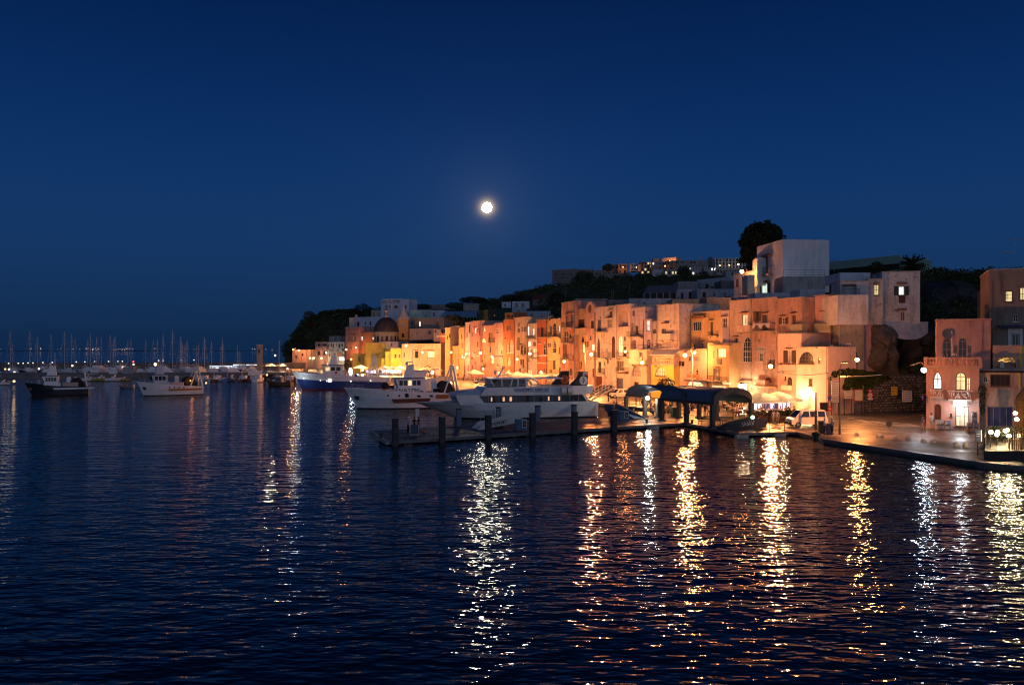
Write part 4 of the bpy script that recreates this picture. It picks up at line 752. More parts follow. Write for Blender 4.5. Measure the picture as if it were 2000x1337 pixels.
wh.win('g', 205, 215, 230, 270); wh.slab('chimney', 272, 118, 292, 160, FRW, -.6, None, -1.2); wh.finish()
B(682, 692, 620.5, 640, 352, (.46, .46, .46), 'narrow grey end of the white terrace house', depth=7, wins=(), cornice=False)
B(725, 745, 606, 622, 395, (.38, .38, .34), 'dim grey house between the dark tree and the white hotel', depth=7, wins=(('d', 728, 610, 732, 617), ('d', 738, 610, 742, 617)))
gw = B(800, 841, 605.5, 622, 360, (.42, .52, .46), 'long pale green flat house right of the white hotel', depth=9, wins=(('d', 829, 613, 834, 621),)); B(841, 868, 606, 622, 357, (.48, .51, .58), 'long white flat house joined to the pale green one', depth=9, wins=(('d', 846, 610, 850, 617),))
m = MB(); a, b = P(862, 617, 352), P(931, 617, 335); m.extr([a, a+Vector((0, 7, 2.3)), a+Vector((0, 7, 1.9)), a+Vector((0, 0, -.4))], b-a); gh = thing('greenhouse', 'long glass roofed greenhouse with a pale blue sheen above the row', 'greenhouse'); m.build('glass_roof', paint((.22, .33, .42), .25), gh)
m = MB()
for k in range(13): p = a.lerp(b, k/12); m.box(p.x-.08, p.x+.08, p.y+.1, p.y+.3, p.z-4.0, p.z-.42)
m.build('post', FRG, gh)
B(797, 816, 621, 640, 345, (.24, .22, .20), 'dim brown house behind the clock tower', depth=7, wins=(('k', 803, 628, 807, 634),))
ta = House(810, 867, 621.5, (.30, .24, .19), 'taupe house with a white lit arched window', Q1, Y0=332, Y1=326, depth=9, bot=652, dirt=.5); ta.win('W', 1282, 218, 1308, 300, arch=1, fc='w'); ta.win('d', 1570, 160, 1600, 200); ta.win('g', 1550, 240, 1595, 275); ta.finish()
B(800, 850, 642, 664, 318, (.34, .29, .25), 'low grey brown roofs huddled right of the clock tower', depth=7, dirt=.6, wins=(('d', 812, 648, 816, 655), ('d', 836, 646, 842, 652)))
gs = House(933, 971, 605, (.03, .055, .045), 'dark green netted scaffold block above the orange red row', Z8, Y0=290, Y1=280, depth=9, bot=636, dirt=.4, cornice=False, cat='scaffold'); gs.win('l', 1572, 440, 1582, 455); gs.finish()
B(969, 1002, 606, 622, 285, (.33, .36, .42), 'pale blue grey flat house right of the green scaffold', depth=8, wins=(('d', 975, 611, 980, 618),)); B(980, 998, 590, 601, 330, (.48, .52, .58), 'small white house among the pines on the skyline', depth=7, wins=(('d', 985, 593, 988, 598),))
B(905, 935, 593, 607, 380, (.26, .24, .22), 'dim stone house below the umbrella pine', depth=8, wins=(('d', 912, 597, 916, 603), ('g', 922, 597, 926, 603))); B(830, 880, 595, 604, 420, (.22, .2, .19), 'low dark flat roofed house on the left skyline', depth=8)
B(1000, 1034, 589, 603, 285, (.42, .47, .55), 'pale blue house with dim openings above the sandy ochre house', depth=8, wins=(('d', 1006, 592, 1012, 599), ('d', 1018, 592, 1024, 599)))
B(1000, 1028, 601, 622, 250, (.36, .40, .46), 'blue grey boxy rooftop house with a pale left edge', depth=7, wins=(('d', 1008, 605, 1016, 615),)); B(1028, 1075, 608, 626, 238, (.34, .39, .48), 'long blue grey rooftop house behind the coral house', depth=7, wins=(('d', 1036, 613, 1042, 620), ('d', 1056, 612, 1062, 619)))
rh = House(1040, 1061, 584, (.3, .24, .2), 'small dim house with a red gabled roof on the dark slope', Y0=330, Y1=322, depth=8, bot=600, dirt=.5, cornice=False); m = MB(); m.extr([(-.4, -.4, rh.h+.02), (rh.w/2, -.4, rh.h+1.7), (rh.w+.4, -.4, rh.h+.02)], (0, 8.8, 0)); m.build('gable_roof', paint((.22, .045, .035), .8), rh.root); rh.finish()
# ---- roofscape between row and hill
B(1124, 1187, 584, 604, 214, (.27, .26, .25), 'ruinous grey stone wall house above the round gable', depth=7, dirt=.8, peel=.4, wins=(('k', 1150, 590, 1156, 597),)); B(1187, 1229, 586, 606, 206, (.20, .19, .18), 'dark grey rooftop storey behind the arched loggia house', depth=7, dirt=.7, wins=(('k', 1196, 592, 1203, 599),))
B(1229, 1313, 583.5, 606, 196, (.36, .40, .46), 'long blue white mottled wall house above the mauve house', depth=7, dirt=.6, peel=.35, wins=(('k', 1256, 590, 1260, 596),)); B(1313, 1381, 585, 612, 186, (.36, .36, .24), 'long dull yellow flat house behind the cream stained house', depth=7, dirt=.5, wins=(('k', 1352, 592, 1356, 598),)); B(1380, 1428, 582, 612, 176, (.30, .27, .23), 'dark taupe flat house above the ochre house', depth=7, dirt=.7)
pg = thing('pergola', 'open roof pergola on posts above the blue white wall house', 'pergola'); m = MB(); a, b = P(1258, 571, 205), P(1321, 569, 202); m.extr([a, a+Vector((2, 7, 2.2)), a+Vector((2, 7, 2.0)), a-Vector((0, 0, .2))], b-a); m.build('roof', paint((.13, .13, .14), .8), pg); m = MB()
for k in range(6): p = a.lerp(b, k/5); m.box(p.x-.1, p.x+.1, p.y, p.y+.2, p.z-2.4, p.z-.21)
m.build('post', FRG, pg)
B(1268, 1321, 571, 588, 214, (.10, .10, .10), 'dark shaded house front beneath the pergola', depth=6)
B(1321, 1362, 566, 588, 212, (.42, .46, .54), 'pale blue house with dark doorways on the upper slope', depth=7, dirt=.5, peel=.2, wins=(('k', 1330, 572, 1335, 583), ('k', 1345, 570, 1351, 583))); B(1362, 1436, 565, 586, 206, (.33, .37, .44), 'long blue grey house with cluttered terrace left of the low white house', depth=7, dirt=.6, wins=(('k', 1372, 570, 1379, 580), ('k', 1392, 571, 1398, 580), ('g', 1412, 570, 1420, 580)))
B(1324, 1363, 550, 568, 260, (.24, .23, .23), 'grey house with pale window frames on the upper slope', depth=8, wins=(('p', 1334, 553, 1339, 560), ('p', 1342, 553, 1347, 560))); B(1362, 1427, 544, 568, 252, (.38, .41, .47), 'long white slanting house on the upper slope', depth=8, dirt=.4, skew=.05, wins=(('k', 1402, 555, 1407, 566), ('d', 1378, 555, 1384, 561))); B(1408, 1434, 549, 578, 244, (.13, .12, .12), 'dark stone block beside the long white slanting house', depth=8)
# ---- hilltop town
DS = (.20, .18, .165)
cs = House(1078.5, 1123, 526, DS, 'grim hilltop fortress with three rows of small dark windows', C5, Y0=650, Y1=640, depth=30, bot=553, dirt=.5, cat='fortress', name='fortress')
for r_ in range(3):
    for k in range(9): x = 205+k*20; y = 257+r_*34; cs.win('k', x, y, x+10, y+13, mull=(0, 0), sill=0)
cs.finish(); B(1095, 1122, 550, 562, 625, DS, 'sloping stone buttress under the hilltop fortress', depth=12, cat='buttress')
B(1120, 1160, 526, 540, 660, DS, 'long fortress curtain wall half hidden by trees', depth=15, cat='wall'); B(1158, 1180, 528, 556, 640, (.18, .165, .155), 'ruined grey keep on the dark hilltop', depth=15, wins=(('k', 1164, 532, 1167, 538), ('k', 1171, 533, 1174, 538)))
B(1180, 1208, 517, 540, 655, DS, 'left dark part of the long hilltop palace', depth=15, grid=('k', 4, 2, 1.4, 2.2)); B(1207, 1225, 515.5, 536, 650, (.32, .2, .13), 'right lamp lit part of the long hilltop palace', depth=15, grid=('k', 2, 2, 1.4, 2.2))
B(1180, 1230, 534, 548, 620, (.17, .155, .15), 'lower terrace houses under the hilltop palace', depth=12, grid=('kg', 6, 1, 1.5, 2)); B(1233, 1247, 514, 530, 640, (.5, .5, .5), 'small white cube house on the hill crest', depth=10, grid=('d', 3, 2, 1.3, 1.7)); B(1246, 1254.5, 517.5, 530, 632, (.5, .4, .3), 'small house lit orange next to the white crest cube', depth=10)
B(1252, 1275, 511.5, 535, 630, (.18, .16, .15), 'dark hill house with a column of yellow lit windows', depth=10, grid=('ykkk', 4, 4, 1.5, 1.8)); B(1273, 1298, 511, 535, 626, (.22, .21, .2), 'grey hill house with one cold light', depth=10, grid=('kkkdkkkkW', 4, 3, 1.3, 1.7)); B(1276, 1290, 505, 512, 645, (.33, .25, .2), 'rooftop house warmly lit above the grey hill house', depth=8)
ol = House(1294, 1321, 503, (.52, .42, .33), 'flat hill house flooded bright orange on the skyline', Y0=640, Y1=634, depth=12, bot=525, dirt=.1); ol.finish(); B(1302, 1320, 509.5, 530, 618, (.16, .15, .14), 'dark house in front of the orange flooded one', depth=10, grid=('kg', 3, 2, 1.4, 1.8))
B(1319, 1388, 509, 532, 610, (.22, .2, .19), 'long grey convent wall with many small windows on the hill', depth=14, grid=('kdkdgdkd', 12, 3, 1.4, 2)); B(1275, 1300, 527, 540, 600, (.4, .42, .46), 'low white strip house below the hilltop town', depth=8); B(1298, 1330, 526, 540, 596, (.26, .25, .24), 'grey strip house left of the round hilltop tree', depth=8, grid=('kydkk', 5, 1, 1.5, 2))
B(1345, 1400, 522, 538, 590, (.3, .31, .34), 'pale strip house with cold lit windows below the convent', depth=10, grid=('ddkddkdW', 9, 2, 1.4, 1.8))
hc = thing('hilltop_church', 'hilltop church with a small dark dome and bell gable', 'church', P(1390, 514, 612)); m = MB(); m.box(-3, 3.2, 0, 8, -3, 2.2); m.build('nave', plaster((.34, .31, .28), .4), hc); MB().lathe([(2.6, 2.21), (2.3, 3.6), (1.2, 4.6), (.3, 5.0), (.25, 6.4), (.001, 6.5)], 12, 0, Matrix.Translation((0, 4, 0))).build('dome', paint((.1, .085, .08), .7), hc, 50); MB().box(-7.6, -6.6, 2, 3, -2, 6.5).build('bell_gable', plaster((.34, .31, .28), .4), hc)
wp = B(1397, 1456, 504.5, 526, 600, (.46, .45, .44), 'white hilltop palace with square windows and three lit lamps', depth=14, grid=('kkdk', 9, 3, 1.6, 2.4)); B(1400, 1445, 524, 538, 585, (.35, .33, .31), 'lower palace terrace with dim windows', depth=10, grid=('kr', 8, 1, 1.4, 2)); B(1418, 1460, 530, 552, 570, (.3, .3, .31), 'pale hill house left of the pine at the lamp', depth=10, grid=('kg', 5, 2, 1.4, 2))
for px, py, Y, pw, c in ((1424.5, 518, 592, 900, WARM), (1442, 516.5, 592, 1500, WARM), (1406, 519, 592, 500, WARM), (1297, 522, 618, 2600, SODIUM), (1306, 506, 634, 1500, SODIUM), (1240, 524, 628, 900, SODIUM), (1216, 524, 640, 700, SODIUM)):
    pass
# ---- left cliff houses
B(609, 634, 637.5, 650, 455, (.35, .38, .42), 'blue white wall house with a small bright light on the cliff', depth=7, dirt=.4, wins=(('W', 620, 635, 627, 638.5),)); B(631, 652, 622, 634, 462, (.30, .27, .16), 'dim ochre house hidden in trees on the cliff', depth=7, wins=(('l', 637, 626, 640, 630),)); B(648, 656, 615.5, 622, 462, (.5, .5, .52), 'tiny white house on the cliff top', depth=6, wins=(('d', 650, 617, 652, 620),)); B(655, 668, 612, 624, 466, (.26, .25, .19), 'small olive house beside the tiny white one', depth=6)
# ================================================================== BOATS
HW = paint((.80, .80, .80), .35, var=.12, scale=.6); HWG = paint((.66, .67, .69), .35, var=.2, scale=.5); HBLU = paint((.03, .06, .22), .35); HDRK = paint((.022, .025, .035), .35); BOOT = paint((.03, .02, .02), .6); REDB = paint((.22, .03, .02), .6)
BRN = paint((.20, .07, .03), .6); GLS = glass((.015, .02, .028), .06); STEEL = paint((.5, .5, .5), .4); NET = paint((.035, .032, .028), .9, var=.5, scale=6); TEAK = paint((.24, .15, .08), .7); BLUT = paint((.05, .12, .30), .6); ORG = paint((.55, .18, .03), .7)
def hull(m, L, W, zb, zm, zs, rake=2.0, tr=.82, mats=(0, 1, 2), band=.55, boot=.22, deck=3, n=15, drop=.25):
    """bow at x=0, stern at x=L; deck edge, rub line, boot top, keel; mats = upper, lower, boot"""
    rows = []
    for i in range(n):
        t = i/(n-1); f = min(1, t/.42); wd = W/2*math.sin(math.pi/2*f)**.75 if f > 0 else .02
        if t > .6: wd *= 1 - (1-tr)*((t-.6)/.4)**1.6
        zd = zb*(1-t)**2 + zm*2*t*(1-t)*1.0 + zs*t*t
        ww = wd*(.62 + .3*min(1, t/.5)); k = rake*(1-t)**3
        xd = t*L; sec = [(xd, wd, zd), (xd + k*.35*0 + k*(1-band), wd*.97 if t > .3 else wd*(.75+.7*t), zd*band+boot*(1-band)), (xd + k*.95, ww, boot), (xd + k, ww*.97, 0), (xd+k*1.3+.2, ww*.45, -.7), (xd+k*1.35+.3, .0, -.9)]
        rows.append(sec)
    for sgn in (1, -1):
        for j in range(5):
            mi = mats[0] if j == 0 else mats[1] if j == 1 else mats[2]
            for a, b in zip(rows, rows[1:]):
                q = [(a[j][0], sgn*a[j][1], a[j][2]), (b[j][0], sgn*b[j][1], b[j][2]), (b[j+1][0], sgn*b[j+1][1], b[j+1][2]), (a[j+1][0], sgn*a[j+1][1], a[j+1][2])]
                m.add(q, [(0, 1, 2, 3) if sgn < 0 else (3, 2, 1, 0)], mi)
    for a, b in zip(rows, rows[1:]):
        d = drop; m.add([(a[0][0], a[0][1]*.985, a[0][2]-d), (b[0][0], b[0][1]*.985, b[0][2]-d), (b[0][0], -b[0][1]*.985, b[0][2]-d), (a[0][0], -a[0][1]*.985, a[0][2]-d)], [(3, 2, 1, 0)], deck)
    e = rows[-1]; m.add([(p[0], p[1], p[2]) for p in e] + [(p[0], -p[1], p[2]) for p in reversed(e[:-1])], [tuple(range(len(e)*2-1))], mats[0])
    return rows
def railing(m, pts, h=.9, r=.025, every=1):
    pts = [Vector(p) for p in pts]; up = Vector((0, 0, h)); m.tube([p+up for p in pts], r, 4); m.tube([p+up*.5 for p in pts], r*.8, 4)
    for p in pts[::every]: m.tube([p, p+up], r, 4)
def boat_root(name, label, cat, bow, stern, group=None):
    d = Vector(stern)-Vector(bow); t = thing(name, label, cat, (bow[0]*HB, bow[1]*HB, SEA), math.atan2(d.y, d.x), group); t.scale = (HB,)*3; return t, d.length
def side_text(root, txt, x, y, z, size, mat, rz=0, squash=1):
    me = text_mesh(txt, size, .01); me.materials.clear(); me.materials.append(mat); o = link('lettering', me, root, (x, y, z)); o.rotation_euler = (R(90), 0, rz); o.scale = (squash, 1, 1); return o
def side_panel(m, pts, y, th=.03, mi=0): m.extr([(x, y, z) for x, z in pts], (0, -th, 0), mi)
# ---- ferry
FB = P(809.5, 684+16000/119.5/1, 119.5); fe, L = boat_root('passenger_ferry', 'white passenger ferry with blue web address and black funnel fins moored behind the pier', 'ferry', (GX(809.5, 119.5), 119.5), (GX(1153.5, 126), 126))
fe.scale = (HB*L/34, HB, HB); L = 34; W = 7.2; m = MB(); hull(m, L, W, 2.45, 2.35, 2.35, 7.5, .97, (0, 0, 1), .5, .18, 2, 19); m.build('hull', [HWG, BOOT, TEAK], fe, 30)
hy = W/2*.97
m = MB(); side = [(7.8, 2.1), (L-1.6, 2.1), (L-2.6, 3.55), (7.0, 3.55), (7.2, 2.95)]
m.extr([(x, -hy*.94, z) for x, z in side], (0, hy*1.88, 0)); cab = m.build('cabin', HWG, fe)
m = MB()
for sg in (-1, 1): side_panel(m, [(12.2, 2.42), (L-2.2, 2.42), (L-3.1, 3.42), (11.2, 3.42)] if sg < 0 else [(12.2, 2.42), (11.2, 3.42), (L-3.1, 3.42), (L-2.2, 2.42)], sg*(hy*.94+.004 if sg < 0 else hy*.94+.034))
m.build('window_band', GLS, cab)
for k in range(11):
    x = 12.9+k*1.72; mm = MB(); mm.box(x, x+.14, -hy*.94-.06, -hy*.94-.036, 2.44, 3.40); mm.build('window_post', paint((.12, .15, .19), .4), cab)
for x, w in ((13.4, .25), (15.6, .4), (16.9, .45), (24.2, .3), (26.2, .35)): mm = MB(); mm.box(x, x+w, -hy*.94-.052, -hy*.94-.035, 2.6, 3.2); mm.build('lit_window', glow((1, .5, .2), .8), cab)
m = MB(); m.extr([(7.6, -hy*.85, 3.56), (7.0, -hy*.8, 3.0), (7.0, hy*.8, 3.0), (7.6, hy*.85, 3.56)], (.6, 0, -.2)); m.build('front_window', GLS, cab)
m = MB(); m.extr([(11.5, -hy*.97, 3.56), (L-1.2, -hy*.97, 3.56), (L-.9, -hy*.97, 4.75), (12.5, -hy*.97, 4.62)], (0, hy*1.94, 0)); ud = m.build('upper_deck', HWG, fe)
m = MB(); m.extr([(6.4, -hy*.8, 3.57), (11.49, -hy*.95, 3.57), (11.49, -hy*.95, 4.3), (9.5, -hy*.88, 4.1)], (0, hy*1.7, 0)); m.build('foredeck_roof', paint((.33, .43, .52), .45), fe)
m = MB(); m.box(8.0, 11.4, -hy*.6, hy*.6, 2.3, 3.0); m.build('foredeck_box', paint((.4, .48, .55), .5), fe)
m = MB()
for k in range(4): x = 13.2+k*1.5; m.extr([(x+1.0, -2.4, 4.66), (x+1.25, -2.4, 4.66), (x+.55+.55*k, -2.4, 5.7), (x+.3+.55*k, -2.4, 5.7)], (0, 4.8, 0)) if k < 3 else None
m.extr([(18.6, -2.5, 4.66), (18.9, -2.5, 4.66), (18.9, -2.5, 5.75), (18.6, -2.5, 5.75)], (0, 5, 0)); m.extr([(20.2, -2.5, 4.66), (20.5, -2.5, 4.66), (20.5, -2.5, 5.75), (20.2, -2.5, 5.75)], (0, 5, 0))
m.tube([(21.2, -2.5, 5.8), (22.2, -2.5, 5.5), (22.9, -2.5, 5.0), (23.1, -2.5, 4.65)], .13, 6); m.tube([(21.2, 2.5, 5.8), (22.2, 2.5, 5.5), (22.9, 2.5, 5.0), (23.1, 2.5, 4.65)], .13, 6)
fr_ = m.build('bridge_frame', HWG, fe); m = MB(); m.box(13.3, 27.5, -2.6, 2.6, 5.76, 5.92); m.build('bridge_roof', HWG, fr_); m = MB(); m.extr([(13.4, -2.3, 4.68), (18.6, -2.3, 4.68), (18.6, -2.3, 5.74), (15.2, -2.3, 5.74)], (0, 4.6, 0)); m.box(18.92, 20.18, -2.3, 2.3, 4.68, 5.74); m.build('bridge_window', glass((.05, .045, .04), .05), fr_)
m = MB(); m.tube([(15.6, 0, 5.93), (16.6, 0, 7.2)], .12, 6); m.tube([(15.4, 0, 5.93), (15.0, -.6, 6.6)], .09, 6); m.cbox((16.6, 0, 7.25), 1.3, .2, .15, 0, .5, -.5); m.ball((15.0, -.6, 6.75), .3, 8, 5); m.build('radar_mast', HW, fr_)
m = MB(); railing(m, [(12.6+1.4*i, -hy*.93, 4.70) for i in range(8)], .35); m.build('deck_rail', STEEL, ud)
for k, (x0, dy) in enumerate(((28.2, 1.5), (30.3, -2.6))):
    m = MB(); m.extr([(x0-1.2, dy, 4.75), (x0+2.0, dy, 4.75), (x0+2.1, dy, 6.8), (x0+.7, dy, 6.8), (x0+.2, dy, 5.9)], (0, 1.1, 0)); fn = m.build('funnel', paint((.012, .012, .015), .4), fe)
    m = MB(); m.extr([(x0+1.15+.82*math.cos(t*math.pi/10), dy-.01, 5.5+.68*math.sin(t*math.pi/10)) for t in range(20)], (0, -.03, 0)); dsc = m.build('funnel_emblem', paint((.66, .65, .62), .5) if k else paint((.45, .12, .04), .5), fn)
    m = MB(); sx = x0+1.15
    m.tube([(sx+.12, dy-.06, 5.95), (sx-.05, dy-.06, 5.9), (sx+.05, dy-.06, 5.7), (sx+.12, dy-.06, 5.5), (sx-.02, dy-.06, 5.3), (sx-.1, dy-.06, 5.1), (sx+.04, dy-.06, 5.02)], [.03, .09, .07, .11, .08, .05, .02], 6); m.build('seahorse_emblem', paint((.012, .012, .015), .5), dsc)
    if k: m = MB(); m.extr([(x0+.95, dy-.012, 6.25), (x0+1.95, dy-.012, 6.25), (x0+2.0, dy-.012, 6.72), (x0+1.1, dy-.012, 6.72)], (0, -.02, 0)); m.build('funnel_band', paint((.6, .6, .58), .5), fn); mm = MB(); mm.extr([(x0+1.25, dy-.034, 6.27), (x0+1.8, dy-.034, 6.27), (x0+1.65, dy-.034, 6.55), (x0+1.4, dy-.034, 6.55)], (0, -.02, 0)); mm.build('red_mark', paint((.5, .05, .03), .5), fn)
MB().tube([(30.6, .5, 4.75), (30.2, .5, 8.2)], .03, 4).build('aerial', IRON, fe)
for k, x in enumerate((27.0, 28.2)):
    m = MB(); m.tube([(x-.45, -hy*.98-.35, 4.1), (x+.45, -hy*.98-.35, 4.1)], .55, 12)
    for q in (-.4, 0, .4): m.tube([(x+q-.03, -hy*.98-.35, 4.1), (x+q+.03, -hy*.98-.35, 4.1)], .575, 12)
    m.build('life_raft_canister', paint((.62, .62, .60), .5), ud, 40)
wt = side_text(fe, 'WWW.IPPOCAMPO.BIZ', 17.8, -hy*.97-.03, 3.88, .86, paint((.02, .03, .20), .5)); wt.scale[0] = 6.6/max(v.co.x for v in wt.data.vertices); side_text(fe, 'PROCIDA', 28.7, -hy*.97-.05, 2.02, .3, paint((.05, .05, .06), .5))
for x, z in ((14.2, 1.0), (22.8, 1.2), (29.0, 1.45)):
    m = MB(); m.lathe([(.01, -.55), (.2, -.45), (.24, 0), (.2, .45), (.05, .6)], 8); m.tube([(0, 0, .6), (0, 0, 1.2)], .02, 4); f_ = m.build('fender', paint((.6, .6, .58), .5), None, 60); f_.location = fe.location + Matrix.Rotation(fe.rotation_euler[2], 3, 'Z') @ Vector((x*fe.scale[0], (-W/2-.2)*HB, z*HB))
    tag(f_, {14.2: 'white fender hanging near the bow half of the white ferry', 22.8: 'white fender hanging at the middle of the white ferry side', 29.0: 'white fender hanging near the stern of the white ferry'}[x], 'fender', 'fenders on the ferry side')
# ---- trawlers
def trawler(label, bow, stern, up, low, boot, sheer, W, wx, stripe=None, txt=None, house=HW, roof=BLUT, windows=5, lit=(), frame=None, drum=True, mast=True, name='fishing_trawler', ports=(), anchor=True, net=0, group='fishing trawlers in the harbour', sb=.5, wh=1.0):
    t, L = boat_root(name, label, 'trawler', bow, stern, group); zb, zm, zs = sheer; m = MB(); hull(m, L, W, zb, zm, zs, L*.11, .85, (0, 1, 2), sb, .2, 3, 17, .45); m.build('hull', [up, low, boot, TEAK], t, 30)
    hy = W/2; zd = (zb*(1-.45)**2 + zm*2*.45*.55 + zs*.45**2)-.4; x0, x1 = wx
    m = MB(); m.box(x0-.2, x1+.5, -hy*.62, hy*.62, zd-.2, zd+.9*wh); w = m.build('wheelhouse_base', house, t)
    m = MB(); m.extr([(x0, -hy*.55, zd+.9*wh+.003), (x1, -hy*.55, zd+.9*wh+.003), (x1, -hy*.55, zd+2.5*wh), (x0-.55, -hy*.55, zd+2.5*wh)], (0, hy*1.1, 0)); w = m.build('wheelhouse', house, t)
    n = windows; step = (x1-x0-.4)/n
    for i in range(n):
        m = MB(); a = x0+.15+i*step; m.box(a, a+step*.78, -hy*.55-.03, -hy*.55-.004, zd+1.35*wh, zd+2.2*wh); m.build('window', PANE['l'] if i in lit else GLS, w)
    for k in range(3):
        y = -hy*.5+k*hy*.34; m = MB(); m.extr([(x0-.2, y, zd+1.3*wh), (x0-.2, y+hy*.3, zd+1.3*wh), (x0-.5, y+hy*.3, zd+2.25*wh), (x0-.5, y, zd+2.25*wh)], (-.04, 0, -.01)); m.build('front_window', GLS, w)
    m = MB(); m.box(x0-.95, x1+.35, -hy*.62, hy*.62, zd+2.5*wh+.003, zd+2.64*wh); m.build('wheelhouse_roof', roof, t)
    if mast:
        zt = zd+2.65*wh; m = MB(); xm = x0+(x1-x0)*.45; m.loft([[(xm-.9+.6*k, -.6+.25*k, zt+2.1*k*wh), (xm+1.0-.15*k, -.6+.25*k, zt+2.1*k*wh), (xm+1.0-.15*k, .6-.25*k, zt+2.1*k*wh), (xm-.9+.6*k, .6-.25*k, zt+2.1*k*wh)] for k in (0, 1)], close=True); m.box(xm-.5, xm+1.1, -.5, .5, zt+2.1*wh+.01, zt+2.2*wh); m.tube([(xm+.7, 0, zt+2.2*wh), (xm+.7, 0, zt+5*wh)], .05, 5); m.tube([(xm+.3, 0, zt+3.4*wh), (xm+1.2, 0, zt+3.4*wh)], .03, 4); m.ball((xm-.3, 0, zt+2.5*wh), .28, 8, 5); m.cbox((xm+.3, -.2, zt+2.7*wh), .9, .12, .12, 0, .4); m.build('radar_mast', house, t, 40)
        m = MB(); m.box(x1+1.6, x1+2.5, -.9, -.2, zd, zd+2.0); m.box(x1+1.7, x1+2.4, -.8, -.3, zd+2.003, zd+2.25); m.build('exhaust_casing', house, t)
    if stripe: 
        for sg in (-1,):
            m = MB(); a, b = stripe[0]; z0, z1 = stripe[1]; side_panel(m, [(a+.4, z0), (b-.3, z0+.12), (b, z1+.05), (a, z1)], -hy*.985-.03, .05); m.build('hull_stripe', stripe[2], t)
    for x, z, k in ports: m = MB(); m.extr([(x+.17*math.cos(q*math.pi/5), -hy*.99-.03, z+.17*math.sin(q*math.pi/5)) for q in range(10)], (0, -.04, 0)); m.build('porthole', PANE['W'] if k else GLS, t)
    if drum:
        m = MB(); xd = L*.80; m.tube([(xd, -hy*.6, zd+.9), (xd, hy*.6, zd+.9)], .95, 12)
        for y in (-hy*.62, hy*.62): m.tube([(xd, y-.05, zd+.9), (xd, y+.05, zd+.9)], 1.15, 14)
        m.ball((xd+1.1, 0, zd+.2), .9, 8, 5); m.build('net_drum', NET, t, 50)
    if frame:
        xf, hf = frame; m = MB()
        for y in (-hy*.7, hy*.7): m.tube([(xf, y, zd-.1), (xf-.9, y*.75, zd+hf)], .19, 6); m.tube([(xf-2.6, y, zd-.1), (xf-.95, y*.75, zd+hf*.96)], .14, 6); m.tube([(xf-1.8, y*.9, zd+hf*.45), (xf-.45, y*.9, zd+hf*.45)], .09, 5)
        m.tube([(xf-.9, -hy*.6, zd+hf), (xf-.9, hy*.6, zd+hf)], .16, 6); m.build('gantry', house, t, 40)
    m = MB(); zr = zb*.86; railing(m, [(.5+.95*i, -(hy*math.sin(math.pi/2*min(1, (.5+.95*i)/L/.42))**.75)*.95, zb*(1-(.5+.95*i)/L)**2+zm*2*(.5+.95*i)/L*(1-(.5+.95*i)/L)+.0) for i in range(int(L*.22))], .7, .03); m.build('bow_rail', STEEL, t)
    if anchor: m = MB(); xa = L*.045; m.extr([(xa+L*.03, -hy*.52-.12, zb*.62), (xa+L*.075, -hy*.66-.12, zb*.60), (xa+L*.07, -hy*.62-.12, zb*.42), (xa+L*.045, -hy*.5-.12, zb*.44)], (0, .12, 0)); m.build('anchor_plate', HDRK if anchor is True else anchor, t)
    if txt: side_text(t, txt[0], txt[1], -hy*.62-.02, zd+.12, txt[2], paint((.03, .035, .05), .5))
    m = MB(); r = random.Random(int(L*7))
    for k in range(9): x = r.uniform(x1+2.8, L*.72); m.cbox((x, r.uniform(-hy*.6, hy*.6), zd+r.uniform(.2, .5)), r.uniform(.5, 1), r.uniform(.4, .9), r.uniform(.4, .9), r.choice((0, 1, 2)), r.uniform(0, 1))
    m.build('deck_gear', [NET, ORG, HW], t); return t, zd
Yw = 142
tw_, zd = trawler('white trawler with a rust brown stripe and a white mast lying behind the ferry bow', (GX(671, Yw-2), Yw-2), (GX(915, Yw+3), Yw+3), HW, HW, BOOT, (3.7, 2.8, 2.6), 5.6, (9.2, 13.4), stripe=((7.9, 14.6), (1.05, 1.75), paint((.14, .035, .015), .6)), txt=('NA2790', 9.2, 1.05), lit=(2,), frame=(19.6, 4.6), ports=((7.3, 2.35, 0), (9.2, 2.3, 0)), windows=5)
for x, w, h in ((10.2, .65, .62), (12.3, .6, .32), (14.4, .6, .32)): m = MB(); m.extr([(x, -2.80, 2.02), (x+w, -2.80, 2.0), (x+w*.85, -2.80, 2.02+h), (x-.06, -2.80, 2.02+h)], (0, -.04, 0)); m.build('hull_opening', GLS, tw_)
m = MB(); m.box(15.6, 17.7, -2.86, -2.76, 1.75, 2.4); m.build('hull_opening', paint((.35, .12, .03), .6), tw_)
m = MB(); m.tube([(6.9, -1.6, 2.6), (6.6, -1.6, 3.6)], [.5, .12], 8); m.ball((6.9, -1.6, 4.0), .62, 8, 6, 1); m.build('orange_winch_cover', [ORG, NET], tw_); m = MB(); m.ball((8.6, -1.9, 2.85), .25, 8, 5); m.ball((13.2, -1.9, 2.85), .25, 8, 5); m.build('buoy', paint((.45, .05, .03), .6), tw_)
Yb = 211
tb_, zd = trawler('blue hulled trawler with white upper hull and lit portholes', (GX(570, Yb-2), Yb-2), (GX(752, Yb+4), Yb+4), HW, HBLU, REDB, (4.6, 3.3, 3.0), 6.4, (8.2, 12.6), roof=BLUT, windows=3, lit=(0,), frame=(21.8, 5.6), ports=((2.9, 3.0, 1), (7.0, 2.4, 1), (8.6, 2.2, 1), (14.6, 2.1, 1), (19.6, 2.2, 1)), drum=False, anchor=False, sb=.58, wh=1.15)
